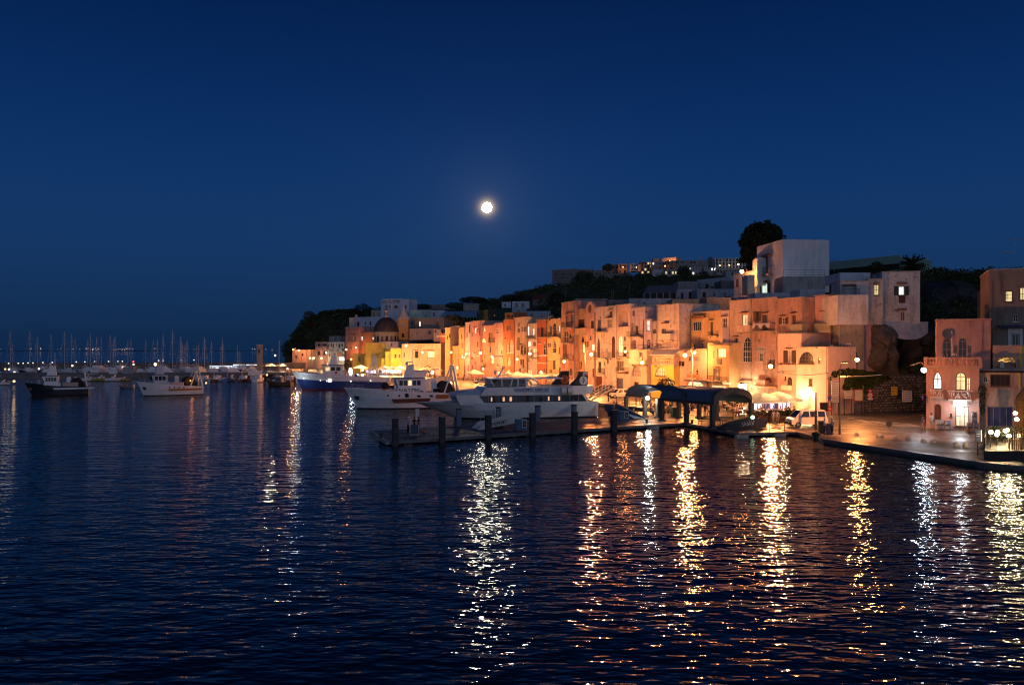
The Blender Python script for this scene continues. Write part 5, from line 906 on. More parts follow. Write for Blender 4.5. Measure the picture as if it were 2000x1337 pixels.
m = MB(); m.box(8.9, 9.8, -3.27, -3.2, 1.95, 2.75); m.build('lit_hatch', PANE['W'], tb_); m = MB(); m.extr([(5.2+.35*math.cos(q*math.pi/8), -3.0, 4.4+.35*math.sin(q*math.pi/8)) for q in range(16)], (0, -.06, 0)); side_text(tb_, 'Vico Padre Pio', 15.0, -3.18, 1.92, .75, paint((.10, .05, .08), .6)); point_lamp((1.2, -3.4, 2.6), 160, COOL, .2, tb_); point_lamp((15.0, -1.2, 4.6), 250, COOL, .2, tb_)
m = MB(); m.tube([(10.9, -3.0, 4.35), (10.9, -3.06, 4.35)], .34, 12); m.build('life_ring', paint((.55, .08, .04), .6), tb_)
Yc = 186
trawler('moored white workboat with pinkish lit cabin behind the white trawler', (GX(868, Yc+2), Yc+2), (GX(770, Yc), Yc), HW, HW, HBLU, (4.0, 3.0, 2.8), 5.0, (4.6, 7.4), windows=2, lit=(1,), drum=False, anchor=False, mast=False, name='workboat')
Y3 = 182
t3, zd = trawler('dark hulled trawler with a yellow bow panel and blue white cabin at far left', (GX(48, Y3-2), Y3-2), (GX(174, Y3+3), Y3+3), HDRK, HDRK, BOOT, (2.9, 1.95, 1.9), 4.4, (4.0, 6.6), stripe=((5.6, 14.0), (1.35, 1.72), HW), windows=4, frame=None, anchor=paint((.45, .20, .02), .6), ports=((11.4, .75, 0), (12.2, .7, 0)), sb=.6)
m = MB(); m.box(7.4, 10.6, -1.7, 1.7, 1.4, 2.9); m.build('aft_house', paint((.5, .36, .32), .6), t3); m = MB(); m.tube([(12.3, -.6, 1.3), (11.7, -.6, 5.2)], .12, 6); m.tube([(12.3, .6, 1.3), (11.7, .6, 5.2)], .12, 6); m.build('stern_post', HW, t3)
t4, zd = trawler('white trawler with an orange hull stripe and blue lit wheelhouse anchored mid harbour', (GX(266, Y3-3), Y3-3), (GX(393, Y3+5), Y3+5), HW, HW, BOOT, (3.3, 2.2, 1.9), 4.6, (3.4, 6.2), stripe=((6.0, 13.4), (1.05, 1.5), paint((.40, .15, .02), .6)), windows=3, house=paint((.48, .55, .62), .4), frame=(13.6, 4.4), ports=((6.4, 1.85, 0), (7.4, 1.8, 0), (8.4, 1.78, 0), (9.4, 1.75, 0)), anchor=True)
m = MB(); m.box(6.8, 9.6, -1.6, 1.6, 1.5, 2.9); m.build('aft_house', paint((.55, .42, .36), .6), t4); m = MB(); m.ball((11.0, -1.4, 3.2), .18, 8, 5); m.build('deck_lamp', glow(SODIUM, 3), t4); m = MB(); m.ball((14.5, -1.2, 2.6), .2, 8, 5); m.build('stern_lamp', glow(WARM, 3), t4); point_lamp((14.5, -2.2, 2.8), 18, WARM, .2, t4); point_lamp((11.0, -2.6, 3.2), 40, SODIUM, .2, t4)
# ---- small craft
def small_boat_data(kind):
    m = MB(); p = {}
    if kind == 'fishing': L, W = 6.5, 2.3; hull(m, L, W, 1.25, .85, .9, .8, .75, (0, 0, 1), .5, .12, 2, 9, .35); c = MB(); c.box(2.6, 4.2, -.7, .7, .4, 1.9); c.box(2.4, 4.5, -.85, .85, 1.9, 2.0); p['cabin'] = (c, 1); q = MB(); q.box(2.56, 2.6, -.6, .6, 1.2, 1.75); q.box(2.8, 3.9, -.73, -.7, 1.2, 1.7); p['window'] = (q, 2); r = MB(); r.tube([(4.8, 0, .5), (4.8, 0, 3.4)], .05, 5); railing(r, [(.6, -.5, 1.1), (1.4, -.8, 1.0), (2.2, -.95, .95)], .5); p['mast'] = (r, 3)
    elif kind == 'cruiser': L, W = 9.5, 3.2; hull(m, L, W, 1.6, 1.25, 1.2, 1.6, .9, (0, 0, 1), .5, .12, 2, 9, .1); c = MB(); c.extr([(2.6, -1.2, 1.2), (7.8, -1.2, 1.1), (7.6, -1.2, 2.5), (4.4, -1.2, 2.5)], (0, 2.4, 0)); c.box(4.6, 8.2, -1.2, 1.2, 2.5, 2.62); c.extr([(5.0, -.9, 2.63), (7.2, -.9, 2.63), (7.2, -.9, 3.2), (5.6, -.9, 3.2)], (0, 1.8, 0)); p['cabin'] = (c, 1); q = MB(); q.extr([(3.6, -1.23, 1.6), (7.4, -1.23, 1.6), (7.3, -1.23, 2.3), (4.5, -1.23, 2.3)], (0, .03, 0)); q.extr([(2.98, -1.0, 1.45), (4.2, -1.0, 2.4), (4.15, -1.0, 2.42), (2.93, -1.0, 1.47)], (0, 2.0, 0)); p['window'] = (q, 2); r = MB(); r.tube([(7.0, -1.1, 2.62), (7.3, -1.1, 3.9), (7.3, 1.1, 3.9), (7.0, 1.1, 2.62)], .06, 5); r.ball((7.3, 0, 4.05), .2, 8, 4); railing(r, [(.5, -.7, 1.55), (1.6, -1.2, 1.45), (3.0, -1.45, 1.35)], .6); p['radar_arch'] = (r, 3)
    elif kind == 'open': L, W = 5.2, 2.0; hull(m, L, W, .95, .65, .7, .7, .85, (0, 0, 1), .5, .1, 2, 9, .3); c = MB(); c.box(2.4, 3.0, -.35, .35, .4, 1.15); c.extr([(2.2, -.4, 1.15), (2.4, -.4, 1.16), (2.2, -.4, 1.6), (2.1, -.4, 1.6)], (0, .8, 0)); c.box(.9, 4.6, -.8, .8, .38, .5); p['console'] = (c, 1); r = MB(); r.box(5.0, 5.5, -.25, .25, .1, 1.2); p['outboard_motor'] = (r, 3)
    elif kind == 'yacht':
        L, W = 11.5, 3.5; hull(m, L, W, 1.35, 1.05, 1.1, 1.6, .7, (0, 0, 1), .5, .15, 2, 11, .08); c = MB(); c.extr([(3.4, -.95, 1.0), (8.2, -.95, 1.0), (8.0, -.95, 1.6), (4.2, -.95, 1.5)], (0, 1.9, 0)); p['cabin'] = (c, 1); q = MB(); q.extr([(4.4, -.98, 1.2), (7.6, -.98, 1.2), (7.5, -.98, 1.42), (4.8, -.98, 1.4)], (0, .03, 0)); p['window'] = (q, 2); r = MB(); r.tube([(4.7, 0, 1.4), (4.75, 0, 16.3)], [.10, .06], 6); r.tube([(4.75, -1.1, 7.2), (4.75, 1.1, 7.2)], .04, 4); r.tube([(4.75, -.9, 11.6), (4.75, .9, 11.6)], .04, 4); r.tube([(4.8, 0, 2.4), (9.4, 0, 2.5)], .14, 6)
        for a, b in (((.2, 0, 1.3), (4.7, 0, 16)), ((11.3, 0, 1.1), (4.8, 0, 16.2)), ((4.7, -1.6, 1.1), (4.75, -1.1, 7.2)), ((4.75, -1.1, 7.2), (4.75, 0, 15.8)), ((4.7, 1.6, 1.1), (4.75, 1.1, 7.2)), ((4.75, 1.1, 7.2), (4.75, 0, 15.8))): r.tube([a, b], .018, 3)
        p['mast'] = (r, 3)
    return m, p
SB = {}
def small_boat(kind, pos, rz, label, group, hullm=HW, deck=TEAK, house=HW, boot=BOOT, s=1.0):
    t = thing({'fishing': 'fishing_boat', 'cruiser': 'motor_cruiser', 'open': 'motorboat', 'yacht': 'sailing_yacht'}[kind], label, 'sailboat' if kind == 'yacht' else 'boat', (pos[0]*HB, pos[1]*HB, SEA), rz, group); t.scale = (s*HB,)*3
    if (kind, hullm, house) not in SB:
        m, p = small_boat_data(kind); ps = {'hull': m.mesh('hull', [hullm, boot, deck], 30)}; MM = [None, house, GLS, paint((.62, .60, .58), .4)]
        for n, (q, i) in p.items(): ps[n] = q.mesh(n, MM[i], 40)
        SB[(kind, hullm, house)] = ps
    for n, d in SB[(kind, hullm, house)].items(): link(n, d, t)
    return t
# marina moles
CONC = paint((.20, .19, .18), .85, var=.35, scale=.4)
def wall_strip(name, label, px0, px1, Y0, Y1, z0, z1, th, mat=CONC, cat=None):
    Y0, Y1, z0, z1 = Y0*HB, Y1*HB, 10-HB*(10-z0), 10-HB*(10-z1); a, b = Vector((GX(px0, Y0), Y0, 0)), Vector((GX(px1, Y1), Y1, 0)); d = (b-a).normalized(); n = Vector((-d.y, d.x, 0))*th; m = MB()
    m.extr([a+Vector((0, 0, z0)), b+Vector((0, 0, z0)), b+n+Vector((0, 0, z0)), a+n+Vector((0, 0, z0))], (0, 0, z1-z0)); return tag(m.build(name, mat), label, kind='structure')
wall_strip('inner_mole', 'pale concrete mole with small boats moored along it', -60, 575, 288, 296, -4, 1.5, 16)
wall_strip('mole_parapet', 'low pale parapet wall along the inner mole', -60, 560, 296, 302, 1.504, 2.0, .8)
wall_strip('outer_breakwater', 'long dark outer breakwater with a row of white lamps', -80, 600, 430, 440, -4, 3.4, 9, paint((.12, .12, .12), .9))
r = random.Random(12)
def yw_(px): return 'at the far left edge' if px < 48 else 'behind the dark hulled trawler' if px < 175 else 'in the gap between the two left trawlers' if px < 262 else 'behind the white trawler with the orange stripe' if px < 398 else 'by the white lit harbour building'
for k, (x, top) in enumerate([(8, 645), (14, 672), (40, 645.5), (61, 656), (62, 668), (90, 652), (109, 647), (125, 652), (136, 658), (157, 662), (161, 650), (180.5, 657), (190, 657), (201, 653), (209, 661), (217, 654), (238, 664), (247, 660), (274, 663), (288, 663), (301, 661), (312, 652), (330, 643.5), (341, 656.5), (347, 669), (350, 671), (354.5, 671), (360, 661), (376, 676), (384, 670), (391, 658), (393, 662), (404, 668), (427, 660), (430, 670), (460, 673), (464, 684), (498, 679)]):
    Y = r.uniform(322, 372); mh = CAMZ+(HY-top)/F*Y; s = max(.55, mh/16.3); px = x
    small_boat('yacht', (GX(px, Y)+4.7*s*math.sin(0), Y, 0), R(r.choice((82, 90, 97))), ('tall ' if mh > 15 else '') + 'white sailing yacht with a bare mast ' + yw_(px), 'sailing yachts ' + yw_(px), s=s)
BW = paint((.50, .55, .58), .4); BBLU = paint((.10, .20, .36), .5); BBRN = paint((.16, .07, .04), .6); BGRN = paint((.15, .2, .16), .6); BYEL = paint((.35, .28, .03), .6); BGRY = paint((.22, .23, .25), .5)
for k, (px, Y, kind, hm, rz, s) in enumerate([(27, 310, 'cruiser', HW, 200, 1.2), (68, 312, 'cruiser', BW, 185, .9), (120, 308, 'cruiser', HW, 170, .9), (132, 314, 'open', BW, 150, 1.4), (172, 311, 'cruiser', BGRY, 190, 1.0), (222, 310, 'cruiser', HW, 260, 1.35), (205, 316, 'cruiser', BBLU, 180, 1), (252, 308, 'cruiser', BW, 185, 1.1), (276, 318, 'cruiser', HW, 240, 1.3), (283, 312, 'cruiser', BBLU, 185, 1.1), (305, 311, 'cruiser', HW, 180, .9), (336, 312, 'cruiser', BW, 180, 1.1), (345, 318, 'cruiser', BBLU, 200, .9), (362, 312, 'cruiser', HW, 195, 1.15), (393, 310, 'open', BW, 180, 1.5), (408, 312, 'cruiser', HW, 262, 1.2), (430, 316, 'cruiser', BGRY, 190, 1.1), (450, 311, 'cruiser', BBRN, 180, 1.0), (470, 314, 'open', HW, 170, 1.5), (490, 312, 'cruiser', BBLU, 190, 1.0), (512, 316, 'cruiser', BGRY, 190, 1.1)]):
    small_boat(kind, (GX(px, Y), Y, 0), R(rz), ['white', 'pale', 'grey', 'blue', 'brown'][[HW, BW, BGRY, BBLU, BBRN].index(hm)] + (' motor cruiser' if kind == 'cruiser' else ' open motorboat') + ' moored among the yacht masts behind the mole', 'motor boats behind the mole', hm, TEAK, HW if hm is not BGRY else BW, s=s*1.05)
for k in range(64):
    kd = r.choice(('cruiser', 'fishing', 'cruiser', 'open')); Y = r.uniform(306, 350); hm = r.choice((HW, BW, BGRY, BBLU, HW))
    pxk = r.uniform(-5, 505); small_boat(kd, (GX(pxk, Y), Y, 0), R(r.uniform(60, 300)), 'small craft packed among the yacht masts ' + yw_(pxk), 'small craft packed ' + yw_(pxk), hm, TEAK, r.choice((HW, BW)) if hm is not BBLU else HW, s=r.uniform(.8, 1.15))
FR = [(3, 262, 'cruiser', BW, 190, 1.15), (22, 238, 'open', HW, 178, .95), (190, 268, 'open', HW, 188, 1.25), (214, 268, 'open', BYEL, 180, 1.2), (241, 268, 'open', HW, 175, 1.3), (256, 269, 'open', BYEL, 185, .9), (400, 268, 'fishing', HW, 250, .9), (411, 266, 'fishing', BW, 262, 1.0), (428, 266, 'fishing', BBRN, 270, .9), (444, 266, 'fishing', HW, 230, 1.0), (459, 267, 'fishing', BBLU, 262, 1.05), (473, 267, 'fishing', HW, 285, .9), (485, 266, 'fishing', BBRN, 265, 1.0), (497, 266, 'fishing', BBRN, 280, 1.05), (514, 265, 'fishing', HW, 265, 1.1), (552, 262, 'fishing', HW, 265, 1.0), (568, 262, 'fishing', HW, 280, 1.0)]
POSW = ['at the far left edge', 'low on open water near the far left lamp', 'just right of the dark trawler', 'beside the pale open boat right of the dark trawler', 'left of the orange striped trawler', 'nearest the bow of the orange striped trawler', 'first right of the orange striped trawler', 'second right of the orange striped trawler', 'dark one third right of the orange striped trawler', 'fourth right of the orange striped trawler', 'blue cabin one in the moored row', 'right of the blue cabin one in the row', 'next to the middle of the moored row', 'just left of the last white one in the row', 'last before the dark brown boat', 'right of the dark brown boat', 'nearest the bow of the blue trawler']
for (px, Y, kind, hm, rz, s), w in zip(FR, POSW):
    cn = {id(HW): 'white', id(BW): 'pale', id(BYEL): 'yellow', id(BBRN): 'brown', id(BBLU): 'blue'}[id(hm)]; small_boat(kind, (GX(px, Y), Y, 0), R(rz), f'small {cn} moored boat {w}', 'small boats moored before the mole', hm, TEAK, BBLU if hm is BBLU else HW, s=s)
small_boat('fishing', (GX(519, 232), 232, 0), R(-12), 'dark brown fishing boat with an orange lit deck lying apart before the row', 'small boats moored before the mole', BBRN, ORG, BGRY, s=1.25)
small_boat('open', (GX(231, 217), 217, 0), R(5), 'small dinghy drifting between the two left trawlers', 'small boats moored before the mole', BGRY, TEAK, BBRN, s=.75)
small_boat('cruiser', (GX(537, 285), 285, 0), R(200), 'dark blue motor yacht with white flybridge behind the brown fishing boat', 'small boats moored before the mole', HDRK, TEAK, HW, s=1.15)
for k in range(16):
    px = 578+k*13+r.uniform(-4, 4); Y = 252 + r.uniform(-6, 24) if px < 640 else 238+r.uniform(0, 10)
    small_boat(r.choice(('fishing', 'open', 'fishing')), (GX(px, Y), Y, 0), R(r.uniform(240, 290)), 'little fishing boat packed in the crowd of boats behind the blue trawler', 'boats packed behind the blue trawler', r.choice((HW, BW, BBRN, BBLU)), TEAK, HW, s=r.uniform(.85, 1.1))

def rope(label, a, b, sag): m = MB(); m.tube([a.lerp(b, i/8) - Vector((0, 0, sag*(1-(i/4-1)**2))) for i in range(9)], .035, 4); tag(m.build('mooring_line', paint((.3, .28, .24), .9)), label, 'rope', 'mooring lines')
rope('mooring line from the ferry bow down to the pier', P(830, 790, 108.5), P(858, 836, 91), .25); rope('anchor line hanging from the white trawler bow', P(689, 778, 128), P(681, 800, 126), -.1); rope('mooring line from the ferry stern to the quay', P(1150, 783, 114), P(1180, 790, 118), .3)
# ================================================================== TREES AND SHRUBS
def leaf_mat(c):
    t = NT('leaves'); nz = t.noise(.35, t.co(), 4, .6); n2 = t.noise(2.5, t.co(), 2)
    a = t.mix(t.ramp(nz, [(.35, 0.0), (.65, 1.0)]), c, tuple(x*.45 for x in c)); a = t.mix(t.ramp(n2, [(.5, 0.0), (.8, .5)]), a, tuple(min(1, x*1.5) for x in c)); return t.set(a, .8, spec=.15)
LEAF = leaf_mat((.062, .078, .03)); PINE = leaf_mat((.032, .044, .018)); OLIVE = leaf_mat((.055, .06, .03)); BARK = paint((.06, .045, .035), .9, var=.4, scale=4)
def leaves(m, blobs, n, size, seed=1, flat=.0):
    r = random.Random(seed); vol = [b[3]*b[4]*b[5] for b in blobs]; tot = sum(vol)
    for b, v in zip(blobs, vol):
        for _ in range(int(n*v/tot)+1):
            while True:
                x, y, z = r.uniform(-1, 1), r.uniform(-1, 1), r.uniform(-1, 1); q = x*x+y*y+z*z
                if q < 1 and (q > .35 or r.random() < .3): break
            c = Vector((b[0]+x*b[3], b[1]+y*b[4], b[2]+z*b[5])); s = size*r.uniform(.6, 1.4); u = Vector((r.gauss(0, 1), r.gauss(0, 1), r.gauss(0, .5))).normalized(); w = u.orthogonal().normalized(); w = (Matrix.Rotation(r.uniform(0, 6.28), 3, u) @ w)
            m.add([c-u*s, c+w*s*.55, c+u*s, c-w*s*.5], [(0, 1, 2, 3)])
def tree(label, pos, h, blobs, n, size, mat=LEAF, seed=1, name='tree', cat='tree', limbs=True, group=None, tr=.25):
    t = thing(name, label, cat, pos, 0, group); m = MB(); leaves(m, blobs, n, size, seed); m.build('crown', mat, t); m = MB(); top = sum((Vector(b[:3])*b[5] for b in blobs), Vector())/sum(b[5] for b in blobs)
    m.tube([(0, 0, -1), (top.x*.2, 0, top.z*.4), (top.x, top.y, top.z)], [tr*1.3, tr, tr*.5], 7)
    if limbs:
        for b in blobs: m.tube([(top.x*.3, 0, top.z*.5), ((b[0]+top.x*.3)/2, b[1]/2, (b[2]+top.z*.5)/2+.3), b[:3]], [tr*.6, tr*.4, tr*.15], 5)
    m.build('trunk', BARK, t, 60); return t
# big pine above the white cube house
Y = 186; p = P(1487, 560, Y); k = Y/F
def pb(px, py, rx, ry): return ((px-1487)*k, random.uniform(-1.5, 1.5), (560-py)*k, rx*k, rx*k*.9, ry*k)
tree('big dark round crowned pine towering over the white cube house', p, 14, [pb(1478, 452, 22, 17), pb(1506, 455, 22, 18), pb(1490, 470, 34, 20), pb(1460, 472, 15, 13), pb(1518, 474, 12, 13), pb(1468, 492, 20, 14), pb(1500, 492, 24, 16), pb(1458, 502, 12, 12), pb(1470, 518, 14, 15), pb(1488, 440, 16, 8), pb(1463, 460, 12, 12), pb(1450, 462, 6, 5), pb(1448, 480, 7, 6), pb(1472, 440, 7, 6), pb(1503, 437, 7, 5), pb(1521, 452, 6, 7), pb(1528, 466, 5, 6), pb(1524, 484, 7, 5), pb(1510, 504, 8, 6), pb(1449, 510, 6, 6), pb(1458, 526, 7, 6), pb(1482, 526, 8, 7), pb(1496, 434, 6, 4)], 7500, .42, PINE, 3, 'pine_tree', tr=.5)
def palm(label, pos, h, rr, n=44, seed=1):
    t = thing('palm_tree', label, 'palm', pos); m = MB(); m.tube([(0, 0, -2), (0, 0, h)], [.35, .3], 8); m.build('trunk', BARK, t, 60); r = random.Random(seed); m = MB()
    for i in range(n):
        a = r.uniform(0, 6.28); el = r.uniform(-.5, 1.35); L = rr*r.uniform(.8, 1.1); pr = Vector((0, 0, h)); d = Vector((math.cos(a)*math.cos(el), math.sin(a)*math.cos(el), math.sin(el)))
        for j in range(7):
            q = pr + d*L/7; d = (d + Vector((0, 0, -.16))).normalized(); s = d.cross(Vector((0, 0, 1))).normalized()*(.42*(1-.1*j)); dn = Vector((0, 0, -.25)); m.add([pr, pr+s+dn+d*.3, q, pr-s+dn+d*.3], [(0, 1, 2), (0, 2, 3)]); pr = q
    m.build('frond', PINE, t)['kind'] = 'stuff'; return t
palm('bushy dark palm behind the tall white peeling house', P(1781, 540, 140), 1.6, 2.6, 90, 4)
DT = [('dark shrub mass on the roof left of the white peeling house', 1712, 532, 132, [(0, 0, .2, 1.6, 1.2, 1.6), (1.3, 0, -.2, 1.2, 1, 1.2)], 900, .2), ('rounded dark tree on the skyline right of the palm', 1832, 545, 172, [(0, 0, 1, 3.2, 2.5, 1.6), (3.4, 0, .3, 2.5, 2, 1.3)], 900, .3), ('dark bushy tree left of the brown house on the ridge', 1880, 556, 170, [(0, 0, .6, 3.6, 2.5, 1.8), (4.5, 0, 1.2, 3, 2.5, 1.8), (-4, 0, .2, 2.4, 2, 1.3)], 1200, .3), ('dark scrubby tree on the rock behind the terracotta house', 1815, 590, 150, [(0, 0, 0, 4, 2.5, 2.5), (4, 0, -1.5, 3, 2, 2)], 900, .28),
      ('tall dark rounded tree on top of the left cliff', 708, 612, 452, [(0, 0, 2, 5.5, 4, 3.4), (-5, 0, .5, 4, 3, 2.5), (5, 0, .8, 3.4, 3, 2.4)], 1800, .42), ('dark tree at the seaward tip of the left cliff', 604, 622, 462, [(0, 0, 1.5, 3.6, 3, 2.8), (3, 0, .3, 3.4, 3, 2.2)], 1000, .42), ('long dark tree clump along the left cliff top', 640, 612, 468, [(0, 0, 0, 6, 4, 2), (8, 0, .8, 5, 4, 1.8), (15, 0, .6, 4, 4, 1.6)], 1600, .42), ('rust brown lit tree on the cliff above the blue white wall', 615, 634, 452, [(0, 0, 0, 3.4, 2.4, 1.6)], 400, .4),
      ('wide flat umbrella pine on the skyline over the greenhouse', 924, 590, 400, [(0, 0, 1, 7, 4.5, 1.7), (4, 0, .6, 4, 3, 1.3)], 1500, .4), ('smaller flat umbrella pine left of the wide one', 893, 599, 395, [(0, 0, .6, 6.2, 4, 1.6)], 1000, .4), ('low dark shrub tree behind the pale green house', 826, 599, 415, [(0, 0, 0, 4.5, 3, 1.6)], 700, .4), ('dark pine right of the umbrella pines', 965, 595, 390, [(0, 0, 0, 3.8, 3, 2.4), (3.5, 0, -.5, 3, 3, 2)], 800, .4), ('dark pine leaning over the small white skyline house', 995, 585, 400, [(0, 0, .6, 5, 3, 2.2), (5, 0, .8, 4, 3, 2)], 1000, .4), ('dark round tree below the green scaffold', 885, 622, 300, [(0, 0, .3, 3.4, 2.5, 1.3), (3, 0, -.4, 2.5, 2, 1)], 900, .26), ('dark tree behind the grey gap house', 902, 628, 285, [(0, 0, 0, 3, 2, 1.6)], 600, .26),
      ('large dark tree against the fortress wall', 1142, 545, 615, [(0, 0, 1, 8, 5, 5.5), (-6, 0, -2, 5, 4, 4)], 1800, .55), ('round dark tree under the convent wall', 1336, 530, 570, [(0, 0, 0, 5.5, 4, 4)], 900, .5), ('slender dark cypress on the hill slope', 1172, 548, 600, [(0, 0, 0, 1.8, 1.8, 4.5)], 400, .45), ('dark bush by the hilltop palace', 1188, 522, 640, [(0, 0, 0, 4, 3, 3.4)], 500, .5), ('round dark bush left of the pale hill house', 1418, 549, 470, [(0, 0, 0, 4.6, 4, 2.8)], 700, .45), ('small round bush under the pale strip house', 1375, 536, 575, [(0, 0, 0, 3.4, 3, 2.6)], 400, .5), ('dark tree beside the red gabled house', 1066, 592, 300, [(0, 0, 0, 3.2, 3, 2.4), (3, 0, .8, 3, 3, 2.4)], 900, .32), ('bushy dark tree above the tall dirty pink tower', 1090, 586, 290, [(0, 0, 0, 4, 3, 2.6)], 800, .32)]
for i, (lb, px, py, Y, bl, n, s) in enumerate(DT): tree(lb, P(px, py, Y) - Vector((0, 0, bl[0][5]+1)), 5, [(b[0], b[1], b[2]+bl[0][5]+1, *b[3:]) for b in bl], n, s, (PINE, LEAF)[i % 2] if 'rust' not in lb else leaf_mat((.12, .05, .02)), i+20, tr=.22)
# hillside scrub: a mass nobody could count
m = MB(); rr = random.Random(9); me = HILL.data; polys = [pl for pl in me.polygons if pl.center.z > 6 and pl.center.y < 680 and -140 < pl.center.x < 330]
for pl in polys:
    if rr.random() < .80:
        c = pl.center; Yk = c.y/F; nb = rr.choice((1, 1, 2))
        for _ in range(nb):
            q = me.vertices[pl.vertices[0]].co.lerp(me.vertices[pl.vertices[2]].co, rr.random()).lerp(me.vertices[pl.vertices[rr.choice((1, 3))]].co, rr.random()*.6); s = rr.uniform(.9, 2.3)*(.6+Yk*1.6)
            leaves(m, [(q.x, q.y, q.z+s*.3, s*1.5, s*1.5, s)], 46, .16+c.y*.0009, rr.random())
tag(m.build('hillside_scrub', LEAF), 'dark scrub and low woods covering the hill slopes', kind='stuff')
# ivy over the stone wall
m = MB(); a = Fr(1600, 690, 8.105); iv = []
for x, y, rx, ry in ((230, 330, 70, 55), (330, 300, 80, 55), (450, 300, 90, 70), (560, 330, 100, 90), (480, 440, 110, 90), (620, 440, 110, 80), (720, 420, 110, 90), (760, 520, 90, 60), (850, 430, 110, 70), (950, 400, 100, 55), (1040, 380, 80, 50), (430, 530, 70, 55), (600, 540, 80, 50), (160, 400, 40, 30), (660, 300, 110, 45), (820, 320, 100, 45), (700, 590, 60, 30)):
    Yv = 111.6 + (x-200)/1400*6; p = P(*a(x, y), Yv); k = Yv/F/8.105; iv.append((p.x, p.y, p.z, rx*k, .55, ry*k))
leaves(m, iv, 8500, .13, 5); o = m.build('ivy', leaf_mat((.05, .075, .02))); tag(o, 'dense green ivy hanging over the stone retaining wall', 'ivy')
# ================================================================== PIER, PAVILION, GANGWAYS
FL = Vector((-11.8, 78.6)); FRp = Vector((20.9, 98.7)); ee = (FRp-FL).normalized(); ss = Vector((-3.6, 10.6)).normalized(); PL = (FRp-FL).length; PW = 10.2
pr = thing('ferry_pier', 'long low concrete and plank ferry pier on dark piles in front of the ferry', 'pier', (FL.x, FL.y, 0)); DK = [paint((.045, .045, .05), .5, var=.3), paint((.06, .06, .065), .48, var=.3), paint((.035, .036, .04), .55, var=.3)]
n = 64; st = PL/n; pm = [None]*3
for k in range(3):
    m = MB(); a, b = ee*.015, ee*(st-.015); s = ss*PW; vs = [a, b, b+s, a+s]; m.add([(v.x, v.y, 1.16) for v in vs] + [(v.x, v.y, 1.3) for v in vs], [(3, 2, 1, 0), (4, 5, 6, 7), (0, 1, 5, 4), (1, 2, 6, 5), (2, 3, 7, 6), (3, 0, 4, 7)]); pm[k] = m.mesh('plank', DK[k])
for i in range(n): v = ee*(st*i); link('plank', pm[random.choice((0, 0, 1, 2))], pr, (v.x, v.y, random.uniform(-.006, .006)))
def para(m, o, du, dv, z0, z1, mi=0): vs = [o, o+du, o+du+dv, o+dv]; m.add([(v.x, v.y, z0) for v in vs] + [(v.x, v.y, z1) for v in vs], [(3, 2, 1, 0), (4, 5, 6, 7), (0, 1, 5, 4), (1, 2, 6, 5), (2, 3, 7, 6), (3, 0, 4, 7)], mi)
z2 = Vector((0, 0)); CB = paint((.15, .15, .155), .6, var=.35); m = MB(); para(m, -ss*.3, ee*PL, ss*.29, 1.02, 1.33); m.build('edge_beam', CB, pr); m = MB(); para(m, ss*(PW+.01), ee*PL, ss*.3, 1.02, 1.33); m.build('edge_beam', CB, pr); m = MB(); para(m, -ee*.35-ss*.3, ee*.34, ss*(PW+.6), 1.0, 1.36); m.build('edge_beam', paint((.30, .31, .32), .6, var=.35), pr)
for f in (.28, .62):
    m = MB(); para(m, ss*PW*f, ee*PL, ss*.35, 1.312, 1.345); m.build('deck_strip', paint((.12, .12, .125), .5, var=.35), pr)
DARKP = paint((.03, .028, .026), .85, var=.4)
pile = MB().lathe([(.5, -5.9), (.48, 1.15)], 10).mesh('pile', DARKP, 60)
for i in range(10):
    for f in (.06, .5, .94): v = ee*(1.2+i*3.95)+ss*PW*f; link('pile', pile, pr, (v.x, v.y, 0)); 
m = MB()
for i in range(10): v = ee*(.8+i*3.95); para(m, v+ss*.2, ee*.8, ss*(PW-.4), 1.0, 1.155)
m.build('cross_beam', DARKP, pr)
bolm = MB().lathe([(.14, 0), (.12, .3), (.2, .34), (.2, .42), (.01, .46)], 8).mesh('bollard', IRON, 40)
for k, (px, py) in enumerate(((744, 855), (868, 849), (1263, 826), (1352, 826.5))): tag(link('bollard', bolm, None, G(px, py, 1.345)), ['small iron mooring bollard at the seaward end of the pier', 'small iron mooring bollard on the middle of the pier edge', 'small iron mooring bollard left of the pavilion posts', 'small iron mooring bollard at the pavilion front edge'][k], 'bollard', 'iron bollards on the pier')
POSTM = paint((.05, .05, .055), .7, var=.4); POSTB = paint((.16, .20, .26), .6, var=.3)
def mooring_post(px, py, t, label, mat, w=.28, back=False):
    o = FL + ee*t + (ss*(PW+.62) if back else -ss*.66); r = Vector(((px-CX)/F, 1)); tt = (o.x*ss.x*0 + 0); # ray / edge line
    nrm = Vector((-ee.y, ee.x)); Y = o.dot(nrm)/r.dot(nrm); p = P(px, py, Y); q = thing('mooring_post', label, 'mooring post', (p.x, p.y, 0), .3, 'mooring posts along the pier'); m = MB(); m.box(-w, w, -w, w, -5.8, p.z); m.box(-w*.5, w*.5, -w-.05, -w-.001, 1.0, p.z-.2); m.build('post', mat, q); MB().box(-w-.03, w+.03, -w-.03, w+.03, p.z+.001, p.z+.16).build('cap', IRON, q)
for k, (px, py) in enumerate(((771.8, 820), (863.5, 817), (953.5, 813.5), (1040, 809), (1122, 806.5), (1199, 803))): mooring_post(px, py, 5, ['dark mooring post nearest the seaward pier end', 'dark mooring post second from the seaward pier end', 'dark mooring post before the caremar gangway', 'dark mooring post below the ferry web address', 'dark mooring post below the ferry stern', 'dark mooring post at the blue ramp'][k], POSTM)
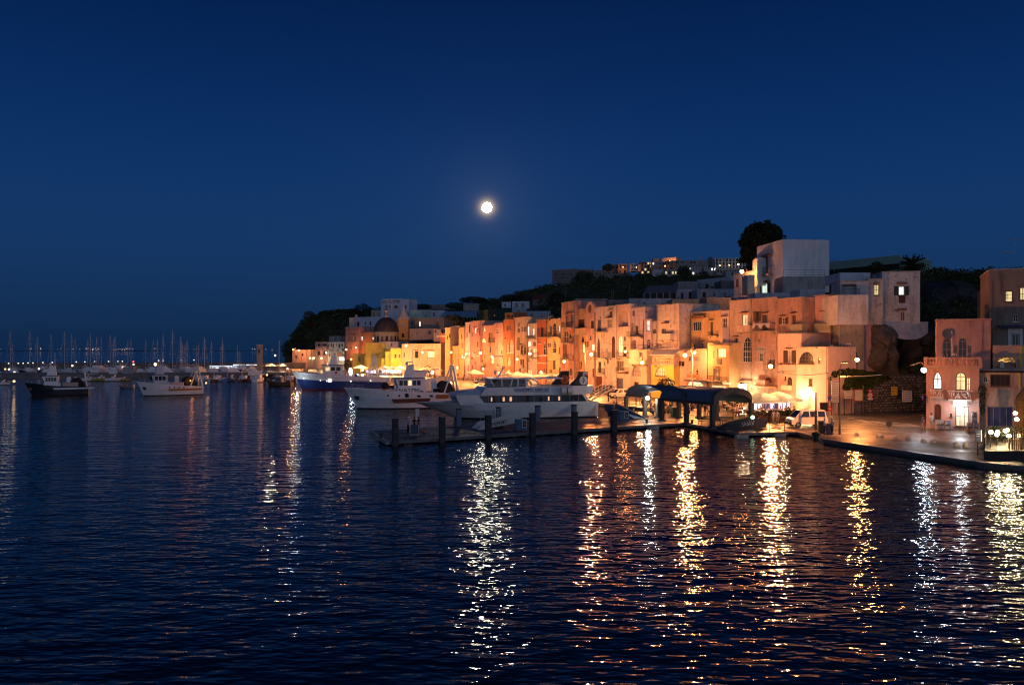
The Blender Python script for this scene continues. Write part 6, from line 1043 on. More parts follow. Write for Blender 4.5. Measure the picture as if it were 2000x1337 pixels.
for k, (px, py) in enumerate(((896, 799.5), (974, 797), (1050, 794), (1121, 792))): mooring_post(px, py, 5, ['blue grey post on the far pier side below the ferry bow', 'blue grey post on the far pier side left of the ferry middle', 'blue grey post on the far pier side under the ferry fender', 'blue grey post on the far pier side near the ferry stern'][k], POSTB, .26, True)
t = thing('white_post', 'short white capped post behind the people on the pier end', 'post', G(815, 839)); MB().box(-.18, .18, -.18, .18, 0, 2.3).build('post', FRW, t); MB().box(-.2, .2, -.2, .2, 2.303, 2.42).build('cap', IRON, t)
# caremar gangway
A3, B3 = P(933, 840, 89.5), P(1020, 817, 92.5); t = thing('boarding_gangway', 'white boarding gangway lettered caremar standing on the pier', 'gangway', (A3.x, A3.y, 0), math.atan2(B3.y-A3.y, B3.x-A3.x)); L = (B3.xy-A3.xy).length; zA, zB = 1.32, B3.z+.1
m = MB(); 
for y in (0, 1.5): m.extr([(0, y, zA), (.5, y, zA), (L, y, zB-.45), (L, y, zB+.35), (.9, y, zA+.75)], (0, .06, 0))
m.extr([(.1, .07, zA+.05), (L, .07, zB-.3), (L, .07, zB-.22), (.1, .07, zA+.13)], (0, 1.42, 0)); m.build('ramp', FRW, t)
sl_ = math.atan2(zB-zA-.1, L); me = text_mesh('caremar', .78, .015); me.materials.clear(); me.materials.append(paint((.02, .02, .025), .6)); o = link('lettering', me, t, (1.05, -.02, zA+.18)); o.rotation_euler = (R(90), -sl_, 0); o.scale = (1.05, 1, 1)
m = MB(); railing(m, [(1.2+i*.75, 1.53, zA+.8+(i*.75)*math.tan(sl_)) for i in range(6)], .9, .02); m.build('handrail', STEEL, t); m = MB(); m.box(2.9, 3.2, .2, 1.3, 1.305, 2.1); m.extr([(2.4, .3, 1.32), (3.6, .3, 1.32), (3.05, .3, 2.2)], (0, .1, 0)); m.build('trestle', IRON, t)
# notice boxes
for px, py, lb in ((1021, 840.5, 'small blue grey notice box with a white framed panel on the mid pier'), (1221, 822, 'blue ticket box with a white framed emblem at the foot of the blue ramp')):
    p = G(px, py); t = thing('notice_box', lb, 'notice box', p, .35, 'notice boxes on the pier'); MB().box(-.75, .55, 0, .5, 0, 1.25).build('box', paint((.07, .14, .24), .5), t); MB().box(-.1, .45, -.03, -.002, .3, 1.15).build('frame', FRW, t); m = MB(); m.box(.0, .35, -.05, -.031, .4, 1.05); pn = m.build('panel', PANE['k'], t); MB().extr([(.175+.11*math.cos(k*math.pi/4), -.06, .72+.17*math.sin(k*math.pi/4)) for k in range(8)], (0, .008, 0)).build('emblem', paint((.4, .2, .15), .6), t)
a, b = P(1181, 806.5, 108), P(1236, 823, 103); t = thing('blue_ramp', 'blue steel ship ramp lying across the pier beside the pavilion', 'ramp', (a.x, a.y, 0), math.atan2(b.y-a.y, b.x-a.x)); L = (b.xy-a.xy).length; m = MB(); m.extr([(0, 0, 2.0), (L, 0, 1.32), (L, 0, 1.55), (0, 0, 3.0)], (0, .12, 0)); m.extr([(0, 1.8, 2.0), (L, 1.8, 1.32), (L, 1.8, 1.55), (0, 1.8, 3.0)], (0, .12, 0)); m.extr([(0, .13, 2.1), (L, .13, 1.34), (L, .13, 1.42), (0, .13, 2.2)], (0, 1.66, 0)); m.build('ramp', paint((.06, .11, .19), .5), t); MB().box(.4, .7, .2, 1.7, 1.303, 2.05).build('trestle', IRON, t)
# pavilion deck platform
PD = [Vector(v) for v in ((20.9, 98.7), (23.9, 86.4), (29.3, 87.4), (30.3, 87), (26, 104), (21.42, 119), (14.2, 113.2), (17.6, 107.9))]
m = MB(); m.extr([(v.x, v.y, 1.05) for v in PD], (0, 0, .25)); plat = tag(m.build('pavilion_platform', paint((.07, .065, .06), .45, var=.35)), 'paved pier head platform under the vaulted pavilion', kind='structure')
m = MB()
for a, b in zip(PD[:3], PD[1:3]):
    d = (b-a).normalized(); nn = Vector((d.y, -d.x)) * .25; para(m, a+nn*.04, b-a, nn, 1.03, 1.34)
m.build('edge_beam', CB, plat); cp = MB().box(-.62, .62, -.35, .35, -.28, .05).mesh('fender_block', paint((.36, .36, .35), .6))
for px, py, rz in ((1446, 850, .15), (1519, 846.5, .15), (1274, 833, .5)): p = G(px, py, 1.1); link('fender_block', cp, plat if px > 1300 else pr, (p.x, p.y-.4, 1.12) if px > 1300 else (p.x-FL.x, p.y-FL.y-.4, 1.12), rz)
m = MB()
for i in range(7): v = PD[0].lerp(PD[1], i/6) + Vector((.8, .6)); m.lathe([(.42, -5.9), (.42, 1.04)], 9, 0, Matrix.Translation((v.x, v.y, 0)))
for i in range(1, 4): v = PD[1].lerp(PD[2], i/3) + Vector((0, .9)); m.lathe([(.42, -5.9), (.42, 1.04)], 9, 0, Matrix.Translation((v.x, v.y, 0)))
m.build('pile_cluster', DARKP, plat)
# vaulted pavilion
pv = thing('pavilion', 'twin barrel vaulted blue grey pavilion on square posts at the pier head', 'pavilion'); ZE = 4.15; ROOFB = paint((.10, .13, .18), .6, var=.2, scale=.5); DPO = paint((.075, .07, .06), .6, var=.3)
def P2(px, py): return G(px, py, ZE).xy
p1, p2, p3, p4, p6 = P2(1223, 768.5), P2(1259.5, 771.5), P2(1340.5, 781), P2(1391.5, 785.5), P2(1467, 781.5)
def vault(a0, a1, b0, b1, rise, name):
    """arch a0-a1 at the front, b0-b1 at the back"""
    n = 12; m = MB(); rows = []
    for (u, v) in ((a0, a1), (b0, b1)):
        for th in (0, .1):
            rows.append([Vector((*(u.lerp(v, .5 - .5*math.cos(math.pi*i/n))), ZE + rise*math.sin(math.pi*i/n)**.9 + th)) for i in range(n+1)])
    A, A2, Bq, B2 = rows
    m.loft([A2, B2]); m.loft([Bq, A]); m.loft([A, A2]); m.loft([B2, Bq]); m.add([A[0], A2[0], B2[0], Bq[0], A[-1], A2[-1], B2[-1], Bq[-1]], [(0, 3, 2, 1), (4, 5, 6, 7)])
    ro = m.build(name, ROOFB, pv, 40); m = MB()
    for k in range(1, 8):
        f = k/8; pts = [A2[i].lerp(B2[i], f)+Vector((0, 0, .012)) for i in range(n+1)]; m.tube(pts, .03, 4)
    m.build('roof_seam', paint((.08, .11, .16), .4), ro)
    m = MB(); d = (b0-a0).normalized()*.4; T = [p + Vector((0, 0, .14)) for p in A2]; Bt = [Vector((p.x, p.y, p.z-.5)) for p in A]; dv = Vector((-d.x*.5, -d.y*.5, 0))
    f0 = [p+dv for p in T]; f1 = [p+dv for p in Bt]; k0 = [p-dv for p in T]; k1 = [p-dv for p in Bt]; m.loft([f0, f1]); m.loft([k1, k0]); m.loft([k0, f0]); m.loft([f1, k1]); m.build('arch_beam', DPO, pv)
    for u, v in ((a0, b0), (a1, b1)): m = MB(); dd = (v-u); nn = Vector((-dd.y, dd.x)).normalized()*.15; para(m, u-nn, dd, nn*2, ZE-.32, ZE-.004); m.build('eave_beam', DPO, pv)
ax = (p4-p3).normalized(); ch2 = p6-p4
vault(p4, p6, p4-ax*10, p6-ax*10, 1.35, 'vault_roof'); ax1 = (p2-p1); q1 = p3-ax1*1.0
vault(p2, p3, p2-ax1*1.0, q1, 1.35, 'vault_roof')
for v in (p1, p2, p3, p4, p6, P2(1285, 773), P2(1326, 772.5), p6-ax*6.2, p6-ax*9.6, p4-ax*9.6):
    m = MB(); m.box(-.22, .22, -.22, .22, 1.303, ZE-.33); m.box(-.36, .36, -.36, .36, 1.302, 1.5); m.build('post', DPO, pv, None, (v.x, v.y, 0), .45)
t = thing('pavilion_lamp', 'small white globe lamp on the left arch of the pavilion', 'lamp', P(1265, 777, 105.5)); m = MB(); m.ball((0, 0, 0), .24, 10, 7); m.build('globe', glow((1, .97, .85), 22), t); MB().tube([(0, .1, .2), (0, .8, .35)], .04).build('bracket', IRON, t); point_lamp((0, -.45, -.3), 420, (1, .95, .8), .2, t)
# benches, bins on the platform
def bench(px, py, rz, label, mat=wood((.07, .09, .05))):
    t = thing('park_bench', label, 'bench', G(px, py, 1.304), rz, 'benches on the pier head'); 
    for k in range(4): m = MB(); m.box(-1, 1, -.28+k*.13, -.18+k*.13, .42, .46); m.build('seat_slat', mat, t)
    for k in range(3): m = MB(); m.box(-1, 1, .30+k*.03, .33+k*.03, .55+k*.14, .65+k*.14); m.build('back_slat', mat, t)
    for x in (-.8, .8): m = MB(); m.tube([(x, -.28, 0), (x, -.22, .42), (x, .22, .42), (x, .40, .95)], .035, 5); m.tube([(x, .34, 0), (x, .22, .42)], .035, 5); m.tube([(x, -.26, .62), (x, .3, .64)], .03, 5); m.tube([(x, -.24, .42), (x, -.26, .62)], .025, 5); m.build('frame', IRON, t)
bench(1299, 812, .2, 'park bench at the back of the left vault', wood((.16, .09, .03))); bench(1379, 828, .3, 'park bench just left of the front pavilion post'); bench(1421, 829.5, .25, 'green park bench in front of the right vault'); bench(1243, 811, 1.3, 'park bench seen end on behind the lamp post', wood((.10, .07, .03)))
t = thing('litter_bin', 'square dark green bin beside the bench under the left vault', 'bin', G(1318, 814, 1.304), .2); MB().box(-.42, .42, -.42, .42, .05, 1.15).build('body', paint((.02, .05, .03), .5), t); MB().box(-.45, .45, -.45, .45, 1.153, 1.26).build('lid', paint((.015, .035, .022), .5), t)
# SNAV gangway with its red railing
a, b = P(1417, 837, 89.6), P(1497, 832, 92.5); t = thing('dark_gangway', 'dark boat shaped gangway lettered SNAV behind the red railing', 'gangway', (a.x, a.y, 0), math.atan2(b.y-a.y, b.x-a.x)); L = (b.xy-a.xy).length
m = MB()
for y in (0, 1.5): m.extr([(0, y, 1.32), (L, y, 1.32), (L+.2, y, 2.3), (L-1.0, y, 2.45), (1.5, y, 1.95), (.3, y, 1.5)], (0, .08, 0))
m.extr([(0, .09, 1.36), (L, .09, 1.75), (L, .09, 1.85), (0, .09, 1.44)], (0, 1.4, 0)); m.build('ramp', paint((.035, .045, .06), .4), t)
me = text_mesh('SNAV', .72, .015); me.materials.clear(); me.materials.append(FRW); o = link('lettering', me, t, (2.35, -.03, 1.55)); o.rotation_euler = (R(90), -.06, 0); o.scale = (1.05, 1, 1)
m = MB(); m.ball((3.9, -.1, 2.55), .2, 8, 5); m.build('green_lamp', glow((.5, 1, .6), 6), t)
def fence_run(pts, label, mat, h=1.05, name='railing', step=1.4, bars=3, group=None):
    t = thing(name, label, 'railing', (0, 0, 0), 0, group)
    for a, b in zip(pts, pts[1:]):
        n = max(1, int((b-a).length/step))
        for i in range(n+1): p = a.lerp(b, i/n); m = MB(); m.tube([p, p+Vector((0, 0, h))], .035, 5); m.build('post', mat, t)
        for k in range(bars): z = Vector((0, 0, h*(1-k/bars))); m = MB(); m.tube([a+z, b+z], .028, 5); m.build('rail', mat, t)
RR = paint((.16, .05, .03), .55)
fence_run([Vector((24.2, 86.9, 1.303)), Vector((29.2, 87.8, 1.303))], 'low red brown railing along the pier head front', RR); fence_run([P(1460, 812, 106.5)*1, P(1476, 822, 101), P(1530, 828, 96.5), P(1565, 841, 88.6)] if 0 else [Vector((28.6, 106, 1.303)), Vector((30.4, 99, 1.303)), Vector((32.0, 95, 1.303))], 'brown railing between the pavilion and the white van', RR)
fence_run([Vector((17.2, 128, 1.303)), Vector((20.8, 121.6, 1.303)), Vector((23.6, 112, 1.303))], 'thin iron railing on the quay edge left of the pavilion', IRON, 1.0, step=1.8, bars=2)
# white gangway steps by the ferry stern
a, b = P(1146, 788, 134), P(1203, 750, 140); t = thing('boarding_stair', 'white boarding stair rising to the right behind the ferry stern', 'boarding stair', (a.x, a.y, 0), math.atan2(b.y-a.y, b.x-a.x)); L = (b.xy-a.xy).length; za, zb_ = a.z, b.z; m = MB()
for y in (0, 1.4): m.extr([(0, y, za), (L, y, zb_-.6), (L, y, zb_-.35), (0, y, za+.25)], (0, .08, 0)); m.tube([(0, y, za+1.3), (L, y, zb_+.6)], .05, 5); [m.tube([(L*i/8, y, za+.2+(zb_-.6-za)*i/8), (L*i/8, y, za+1.3+(zb_-za-.7)*i/8)], .04, 4) for i in range(9)]
m.build('side_frame', paint((.66, .60, .52), .5), t); m = MB()
for i in range(14): f = i/14; m.box(L*f, L*f+.35, .1, 1.38, za+.22+(zb_-.6-za)*f, za+.28+(zb_-.6-za)*f)
m.build('step', STEEL, t)['kind'] = 'stuff'; MB().tube([(L*.85, .7, 1.3), (L*.85, .7, zb_-.8)], .12, 6).build('support', IRON, t)
# ================================================================== STREET: LAMPS, SIGNS, VEHICLES, CAFES, PEOPLE
def wallY(px): return interp(BASE, px)[0]
POLE = paint((.22, .19, .16), .5)
def lamp(label, px, py, Y, power, color=SODIUM, r=.34, kind='pole', es=30, arm=1.2, zb=1.3, side=1, drop=.62, fill=1.0, spot=.8, group='orange street lamps along the houses'):
    p = P(px, py, Y); t = thing('street_lamp', label, 'street lamp', (p.x, p.y, 0), 0, group); m = MB(); m.ball((0, 0, p.z), r, 10, 7); m.build('globe', glow(color, es), t)
    m = MB(); m.lathe([(r*.5, p.z+r*.75), (r*1.05, p.z+r*.8), (r*.3, p.z+r*1.5), (.01, p.z+r*1.6)], 10); m.build('cap', IRON, t)
    m = MB()
    if kind == 'pole': m.tube([(arm*side, .3, zb), (arm*side, .3, p.z+.2), (arm*side*.7, .2, p.z+.75), (0, 0, p.z+r*1.5)], [.11, .08, .06, .05], 6); m.tube([(arm*side, .3, zb), (arm*side, .3, zb+.5)], .16, 8)
    else: m.tube([(0, 0, p.z+r*1.5), (.3*side, .9, p.z+.9), (.5*side, 2.2, p.z+.7), (.6*side, 4.0, p.z+.4)], .05, 5)
    m.build('pole' if kind == 'pole' else 'bracket', POLE if kind == 'pole' else IRON, t); point_lamp((0, -.25, p.z-drop), power*.72*fill, color, .22, t)
    if spot: spot_lamp((0, -r-.12, p.z-.1), power*spot, color, (-p.x*.5-.0, -p.y, -p.z*1.2-p.y*.10), .3, t)
    return t
LPW = 1.0
for px, py, dY, pw, kind, lb in [(1504.9, 714.8, 8, 7500, 'wall', 'largest orange lamp glowing in front of the peeling salmon house'), (1337.8, 693, 15.5, 7000, 'pole', 'big orange lamp on a double armed pole before the low peach terrace house'), (1356.8, 688, 4, 2600, 'wall', 'small pair lamp on the terrace wall right of the big double armed lamp'), (1254, 707.5, 8, 5200, 'wall', 'orange lamp before the white fan shaped window'), (1221, 686, 4, 500, 'wall', 'small orange wall lamp beside the iron balcony of the arched loggia house'), (1154.5, 691.5, 9, 6500, 'pole', 'orange lamp on a pole before the round gable house'), (1102, 705.5, 9, 6000, 'wall', 'orange lamp low before the tall dirty pink tower'), (1035, 690, 9, 6500, 'wall', 'orange lamp hanging under the plant hung balcony'), (1010, 701, 8, 3500, 'wall', 'smaller orange lamp at the foot of the sandy ochre house'), (938.5, 688.5, 10, 8500, 'wall', 'strong orange lamp before the peach house with the yellow arch'), (960.5, 696, 6, 4500, 'wall', 'pale yellow lamp lighting the wall left of the single grey awning'), (910, 690.5, 8, 4000, 'wall', 'orange lamp at the corner of the sliver house'), (881, 687.5, 10, 6000, 'wall', 'orange lamp in the gap before the low ochre house')]:
    lamp(lb, px, py, wallY(px)-dY*1.9, pw*LPW*1.15, kind=kind, spot={1154.5: 2.4, 1254: 1.6, 1102: 1.2}.get(px, .55), r=.29 if pw > 5000 else .22, side=-1 if px == 1154.5 else 1)
lamp('white hot lamp over the shop below the quarter arch window', 1447, 753, wallY(1447)-4, 4200, (1, .70, .36), .34, 'wall', 30, fill=.4)
for px, py, Y, pw, c, k, lb in [(793, 674, 274, 56000, SODIUM, 'wall', 'bright orange lamp high between the yellow block and the flat peach building'), (825, 687.5, 279, 5000, SODIUM, 'wall', 'orange lamp between the two windows of the flat peach building'), (823.5, 722.5, 270, 4500, SODIUM, 'pole', 'low orange lamp in front of the flat peach building'), (708, 722, 300, 9000, (1, .5, .12), 'pole', 'low orange lamp among the umbrellas left of the yellow block'), (686, 701, 335, 4500, SODIUM, 'wall', 'orange lamp at the corner of the low yellow building'), (695.5, 678.5, 333, 5500, SODIUM, 'wall', 'orange lamp under the terracotta palazzo'), (676.5, 682, 338, 4500, SODIUM, 'wall', 'reddish orange lamp at the left corner of the terracotta palazzo'), (573, 682, 396, 9000, SODIUM, 'pole', 'left one of two orange lamps over the flooded harbour building'), (583.5, 684, 394, 11000, SODIUM, 'pole', 'right one of two orange lamps over the flooded harbour building'), (605.5, 699, 372, 3000, WARM, 'pole', 'left one of two neighbouring warm lamps below the pink house'), (612.5, 699, 372, 3000, WARM, 'pole', 'right one of two neighbouring warm lamps below the pink house'), (628, 699, 368, 3000, WARM, 'pole', 'warm lamp below the white balconies of the pink house'), (654, 699.5, 360, 2500, WARM, 'pole', 'warm lamp before the white guesthouse'), (637, 688.5, 358, 900, COOL, 'wall', 'cold white lamp on the corner of the white guesthouse'), (546.5, 694, 330, 1500, COOL, 'pole', 'tall thin lamp mast near the harbour tower')][:14]:
    lamp(lb, px, py, Y, pw*LPW, c, .30, k, 22, fill=.6 if px > 780 else .26, spot=.9 if px > 780 else (.25 if px < 600 else .12), group='lamps in the left harbour corner')
lamp('orange lamp on the hill beside the big pine', 1449, 530, 172, 3200, SODIUM, .42, 'pole', 24, zb=P(0, 570, 172).z, fill=.5)
for k, (px, py, Y, pw, c) in enumerate(((1424.5, 517.5, 592, 500, WARM), (1442, 516, 592, 1100, WARM), (1406, 518.5, 592, 300, WARM), (1299, 519, 614, 1800, SODIUM), (1308, 509, 630, 16000, SODIUM), (1243, 522, 626, 3000, SODIUM), (1217, 521.5, 645, 3000, SODIUM))):
    lamp(['middle lamp on the white hilltop palace', 'brightest lamp at the right of the white hilltop palace', 'left small lamp on the white hilltop palace', 'lamp glowing below the orange flooded hill house', 'lamp glowing behind the dark house on the hill crest', 'lamp lighting the small house on the hill crest', 'lamp lighting the right part of the hilltop palace'][k], px, py, Y, pw, c, .6 if k == 1 else .35, 'wall', 14, fill=.25, spot=0, group='lamps in the hilltop town')
# mole lamps: too small to show parts
gm = glow((1, .93, .84), 1.4); gw2 = glow(WARM, 1.6); 
def mole_lamp(px, py, Y, z0, mat, lb, grp, r=.30):
    Y *= HB; z0 = 10-HB*(10-z0); p = P(px, py, Y); m = MB(); m.ball((0, 0, p.z), r, 8, 5, 0); m.tube([(0, .1, z0), (0, .1, p.z-r*.9)], .07, 5, 1); tag(m.build('mole_lamp', [mat, IRON], None, None, (p.x, p.y, 0)), lb, 'lamp', grp)
for x, y in ((100, 650), (213, 648), (268, 648), (325, 645), (383, 645), (497, 640), (607, 637), (886, 633), (985, 632), (1100, 630), (1260, 627), (1368, 627), (1420, 625)): mole_lamp(*L2(x, y), 428, 3.4, gm, 'white lamp in the row along the outer breakwater', 'white lamps on the outer breakwater')
for x, y in ((415, 617), (468, 617), (675, 613), (825, 611)): mole_lamp(*L3(x, y), 434, 3.4, gm, 'white lamp in the row along the outer breakwater', 'white lamps on the outer breakwater')
for x, y, w in ((105, 718, 'second from the left edge'), (167, 752, 'lowest near the left edge'), (452, 712, 'above the dark trawler cabin'), (840, 676, 'right of the dark trawler mast group'), (1107, 700, 'left of the blue cabin shed'), (1424, 695, 'at the blue grey mole hut'), (1550, 662, 'just right of the mole hut')): mole_lamp(*L2(x, y), 305, 1.5, gm, 'white lamp on the inner mole ' + w, 'white lamps on the inner mole', .36)
mole_lamp(*L2(1548, 630), 430, 3.4, glow((1, .05, .03), 10), 'red beacon light on the outer breakwater', None); mole_lamp(*L2(60, 716), 318, 1.5, gw2, 'amber lamp among boats at the far left edge', None, .34); mole_lamp(*L2(163, 857), 236, 0, gw2, 'warm lamp over the small boat at the far left', None, .34); mole_lamp(*L3(378, 660), 325, 1.5, glow(WARM, 4), 'amber lit boat cabin light behind the white trawler', None, .6); mole_lamp(*L3(1098, 795), 270, 0, gm, 'white light on a moored boat in the front row', None, .26); mole_lamp(*L3(1672, 784), 268, 0, gw2, 'warm light on the right end of the moored row', None, .3); mole_lamp(*L1(222, 795), 332, 1.5, gm, 'white lamp left of the tall thin mast', None, .4); mole_lamp(*L1(365, 948), 260, 0, gm, 'white light above the blue motor yacht', None, .3)
t = thing('lamp_mast', 'tall thin lamp mast rising near the harbour tower', 'mast', (GX(545, 330)*HB, 330*HB, 10-HB*(10-0))); (t if 'lamp_mast' != 'mole_hut' else hut).scale = (HB,)*3; MB().tube([(0, 0, 1.4), (0, 0, P(0, 666, 330).z)], [.16, .1], 6).build('pole', paint((.4, .33, .28), .6), t); MB().cbox((.25, 0, P(0, 665.5, 330).z), .9, .3, .2).build('head', FRG, t)
t = thing('harbour_tower', 'slim grey square harbour tower with a flat top', 'tower', (GX(507.5, 345)*HB, 345*HB, 10-HB*(10-1.3))); (t if 'harbour_tower' != 'mole_hut' else hut).scale = (HB,)*3; h = P(0, 674, 345).z-1.3; MB().box(-.95, .95, -.95, .95, 0, h).build('shaft', plaster((.34, .29, .25), .5), t); MB().box(-1.15, 1.15, -1.15, 1.15, h+.001, h+.35).build('cap', SLAB, t); MB().box(-.3, .3, -.97, -.952, h*.7, h*.85).build('window', PANE['k'], t); MB().tube([(-.6, 0, h), (-2.0, 0, h+2.6)], .06, 4).build('antenna', IRON, t)
t = thing('harbour_terminal', 'long low harbour building edged with cold white strip lights', 'building', (GX(456, 360)*HB, 360*HB, 10-HB*(10-1.3))); (t if 'harbour_terminal' != 'mole_hut' else hut).scale = (HB,)*3; w = 92/F*360/2; MB().box(-w, w, 0, 8, 0, 1.9).build('wall', paint((.35, .36, .4), .7), t); MB().box(-w-.3, w+.3, -.3, 8.3, 1.903, 2.15).build('roof', paint((.4, .42, .48), .6), t)
for x0, x1, z in ((-w, -w*.05, 1.6), (-w, -w*.2, .9), (0, w*.5, 2.3), (w*.55, w, 2.3)): MB().box(x0, x1, -.36, -.302, z, z+.22).build('strip_light', glow((.85, .9, 1), 2.2), t)
point_lamp((0, -2.5, 1.6), 260, COOL, .4, t)
hut = thing('mole_hut', 'small blue grey cabin shed standing on the inner mole', 'hut', (GX(253, 300)*HB, 300*HB, 10-HB*(10-1.5))); (t if 'mole_hut' != 'mole_hut' else hut).scale = (HB,)*3; MB().box(-1.9, 1.9, -1.5, 1.5, 0, 2.2).build('wall', paint((.28, .33, .38), .7), hut); MB().box(-2.1, 2.1, -1.7, 1.7, 2.203, 2.4).build('roof', paint((.35, .38, .42), .7), hut); MB().box(-1.0, .9, -1.53, -1.502, .9, 1.8).build('window', PANE['p'], hut)
# tall pole with arm on the quay and the cool lamp on the terracotta house corner
p = G(1640, 848); t = thing('street_lamp', 'tall slim lamp pole on the quay corner with a small lamp at its bent top', 'street lamp', p); h = P(0, 716, p.y).z-1.3; m = MB(); m.tube([(0, 0, 0), (0, 0, h-.3), (.12, 0, h+.1), (.35, 0, h+.45)], [.09, .06, .05, .04], 8); m.build('pole', paint((.30, .2, .15), .5), t); m = MB(); m.lathe([(.12, 0), (.12, .9)], 8); m.build('base', paint((.25, .18, .14), .5), t); m = MB(); m.cbox((.55, .1, h+.5), .7, .28, .14); hd_ = m.build('lamp_head', IRON, t); MB().box(.28, .82, -.02, .22, h+.40, h+.425).build('bulb', glow(SODIUM, 14), hd_); spot_lamp((.6, .1, h+.3), 9500, SODIUM, (.55, .5, -.6), .2, t, 165)
ca, cb = P(1641.5, 735.5, p.y), P(1816, 724, 93)
def cable(name, label, a, b, sag, r=.03, mat=IRON): m = MB(); m.tube([a.lerp(b, i/10) - Vector((0, 0, sag*(1-(2*i/10-1)**2))) for i in range(11)], r, 4); tag(m.build(name, mat), label, 'cable')
cable('overhead_cable', 'orange lit overhead cable running from the tall quay pole to the right', ca, P(1722, 731.5, 96), .05, .05, paint((.5, .38, .2), .5)); cable('overhead_cable', 'thin overhead wires ending at the terracotta house corner', P(1722, 731.5, 96), P(1809, 706, 91.5), .5, .018); cable('facade_cable', 'black cable sagging across the front of the peach end house', P(1519, 726, 111.5), P(1618, 727.5, 108.0), .35); cable('facade_cable', 'black cable looping below the coral house string courses', P(1040, 698, 204), P(1095, 699, 190), .8); cable('facade_cable', 'black cable across the cream houses below the boxed balcony', P(1180, 669, 170), P(1326, 664.5, 146), .7)
lamp('orange lamp head hanging before the dark rock beyond the quay pole', 1674, 702, 104, 4200, SODIUM, .26, 'wall', 55, side=1, fill=.5, spot=.55)
lamp('cold white lamp on the upper corner of the terracotta house', 1804.5, 722, 94.5, 2600, COOL, .30, 'wall', 30, side=.6, fill=.15, spot=.28)
tw = PORCH[0]; u, z = PORCH[1], PORCH[2]; point_lamp((u-.2, .25, z-.7), 420, (1, .80, .36), .15, tw.root); m = MB(); m.ball((u, -.25, z-.25), .34, 10, 6); m.build('porch_lamp', glow((1, .88, .55), 20), tw.root); point_lamp((u-1.2, -1.3, z-.6), 900, (1, .74, .30), .2, tw.root)
# ---- stone retaining wall with proud stones, boards and traffic signs
WA, WB = Vector((GX(1630, 112.4), 112.4, 1.3)), Vector((GX(1818, 119), 119, 1.3)); wl_ = (WB-WA).xy.length; wz = math.atan2(WB.y-WA.y, WB.x-WA.x); rw_ = thing('retaining_wall', 'dark rubble stone retaining wall below the rock beside the road', 'wall', WA, wz); hwall = P(0, 731, 115).z-1.3
STONE = [paint((.19, .185, .16), .9, var=.4, scale=3), paint((.27, .26, .23), .9, var=.4, scale=3), paint((.13, .125, .11), .9, var=.4, scale=3)]
MB().box(0, wl_, 0, 2, 0, hwall).build('core', paint((.07, .066, .06), .95, var=.4), rw_); sm = []
r = random.Random(4)
for k in range(6):
    m = MB(); w, h = r.uniform(.2, .3), r.uniform(.15, .2); pts = [(w*math.cos(a)*r.uniform(.8, 1.1), h*math.sin(a)*r.uniform(.8, 1.1)) for a in [i*math.pi/3+.3 for i in range(6)]]; m.add([(x, 0, z) for x, z in pts] + [(x*.7, -.10, z*.7) for x, z in pts], [(i, (i+1) % 6, 6+(i+1) % 6, 6+i) for i in range(6)] + [tuple(range(6, 12))]); sm.append(m.mesh('stone', STONE[k % 3]))
cells = [(x, z) for z in range(int(hwall/.36)) for x in range(int(wl_/.5))]; vis = [c for c in cells if (c[0]*.5 > 7.2 or c[1]*.36 < 2.0)]; r.shuffle(vis); big = set(vis[:290])
st_ = MB()
for x, z in cells:
    px_, pz_ = x*.5+.3+(.25 if z % 2 else 0)+r.uniform(-.06, .06), z*.36+.2+r.uniform(-.04, .04)
    if (x, z) in big: o = link('stone', r.choice(sm), rw_, (px_, -.001, pz_)); o.rotation_euler = (0, r.uniform(-.4, .4), 0); o.scale = (r.uniform(.85, 1.15),)*3
    else: st_.add([(px_+.24*math.cos(a), 0, pz_+.16*math.sin(a)) for a in [i*math.pi/3 for i in range(6)]] + [(px_+.17*math.cos(a), -.09, pz_+.11*math.sin(a)) for a in [i*math.pi/3 for i in range(6)]], [(i, (i+1) % 6, 6+(i+1) % 6, 6+i) for i in range(6)] + [tuple(range(6, 12))])
st_.build('rubble', STONE[1], rw_)['kind'] = 'stuff'
# rock above the wall
def rock(name, label, pts, depth, mat, seed, amp=.8, ks='structure'):
    m = MB(); n = len(pts); c = Vector((sum(p.x for p in pts)/n, sum(p.y for p in pts)/n, sum(p.z for p in pts)/n)); rows = []
    for j, (f, dy) in enumerate(((1.02, depth*.55), (1.0, depth*.2), (.9, 0), (.72, -depth*.12), (.5, -depth*.2), (.25, -depth*.24), (.04, -depth*.25))):
        rows.append([c + (q-c)*f + Vector((0, dy, 0)) + Vector((noise.noise(q*.35+Vector((seed, j*.45, 0))), noise.noise(q*.35+Vector((0, seed, j*.5))), noise.noise(q*.35+Vector((j*.5, 0, seed)))*.4))*amp for q in pts])
    m.loft(rows, 0, True); m.add(rows[-1], [tuple(range(n))]); o = m.build(name, mat, None, 45); tag(o, label, kind=ks); return o
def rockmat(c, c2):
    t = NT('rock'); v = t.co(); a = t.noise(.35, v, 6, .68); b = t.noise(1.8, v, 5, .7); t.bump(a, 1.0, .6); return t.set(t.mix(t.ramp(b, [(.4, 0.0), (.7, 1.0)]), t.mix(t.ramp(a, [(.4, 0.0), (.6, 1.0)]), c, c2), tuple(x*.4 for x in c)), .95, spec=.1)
def outline(fr, pts, Y, sub=4):
    q = [P(*fr(*p), Y) for p in pts]; return [q[i].lerp(q[(i+1) % len(q)], j/sub) for i in range(len(q)) for j in range(sub)]
rock('tufa_rock', 'pale lit tufa rock shoulder above the ivy', outline(Z1, [(380, 1260), (385, 960), (430, 880), (500, 840), (580, 850), (640, 900), (670, 1000), (690, 1150), (680, 1300), (520, 1320)], 120), 6, rockmat((.20, .17, .13), (.12, .10, .08)), 3, 1.3)
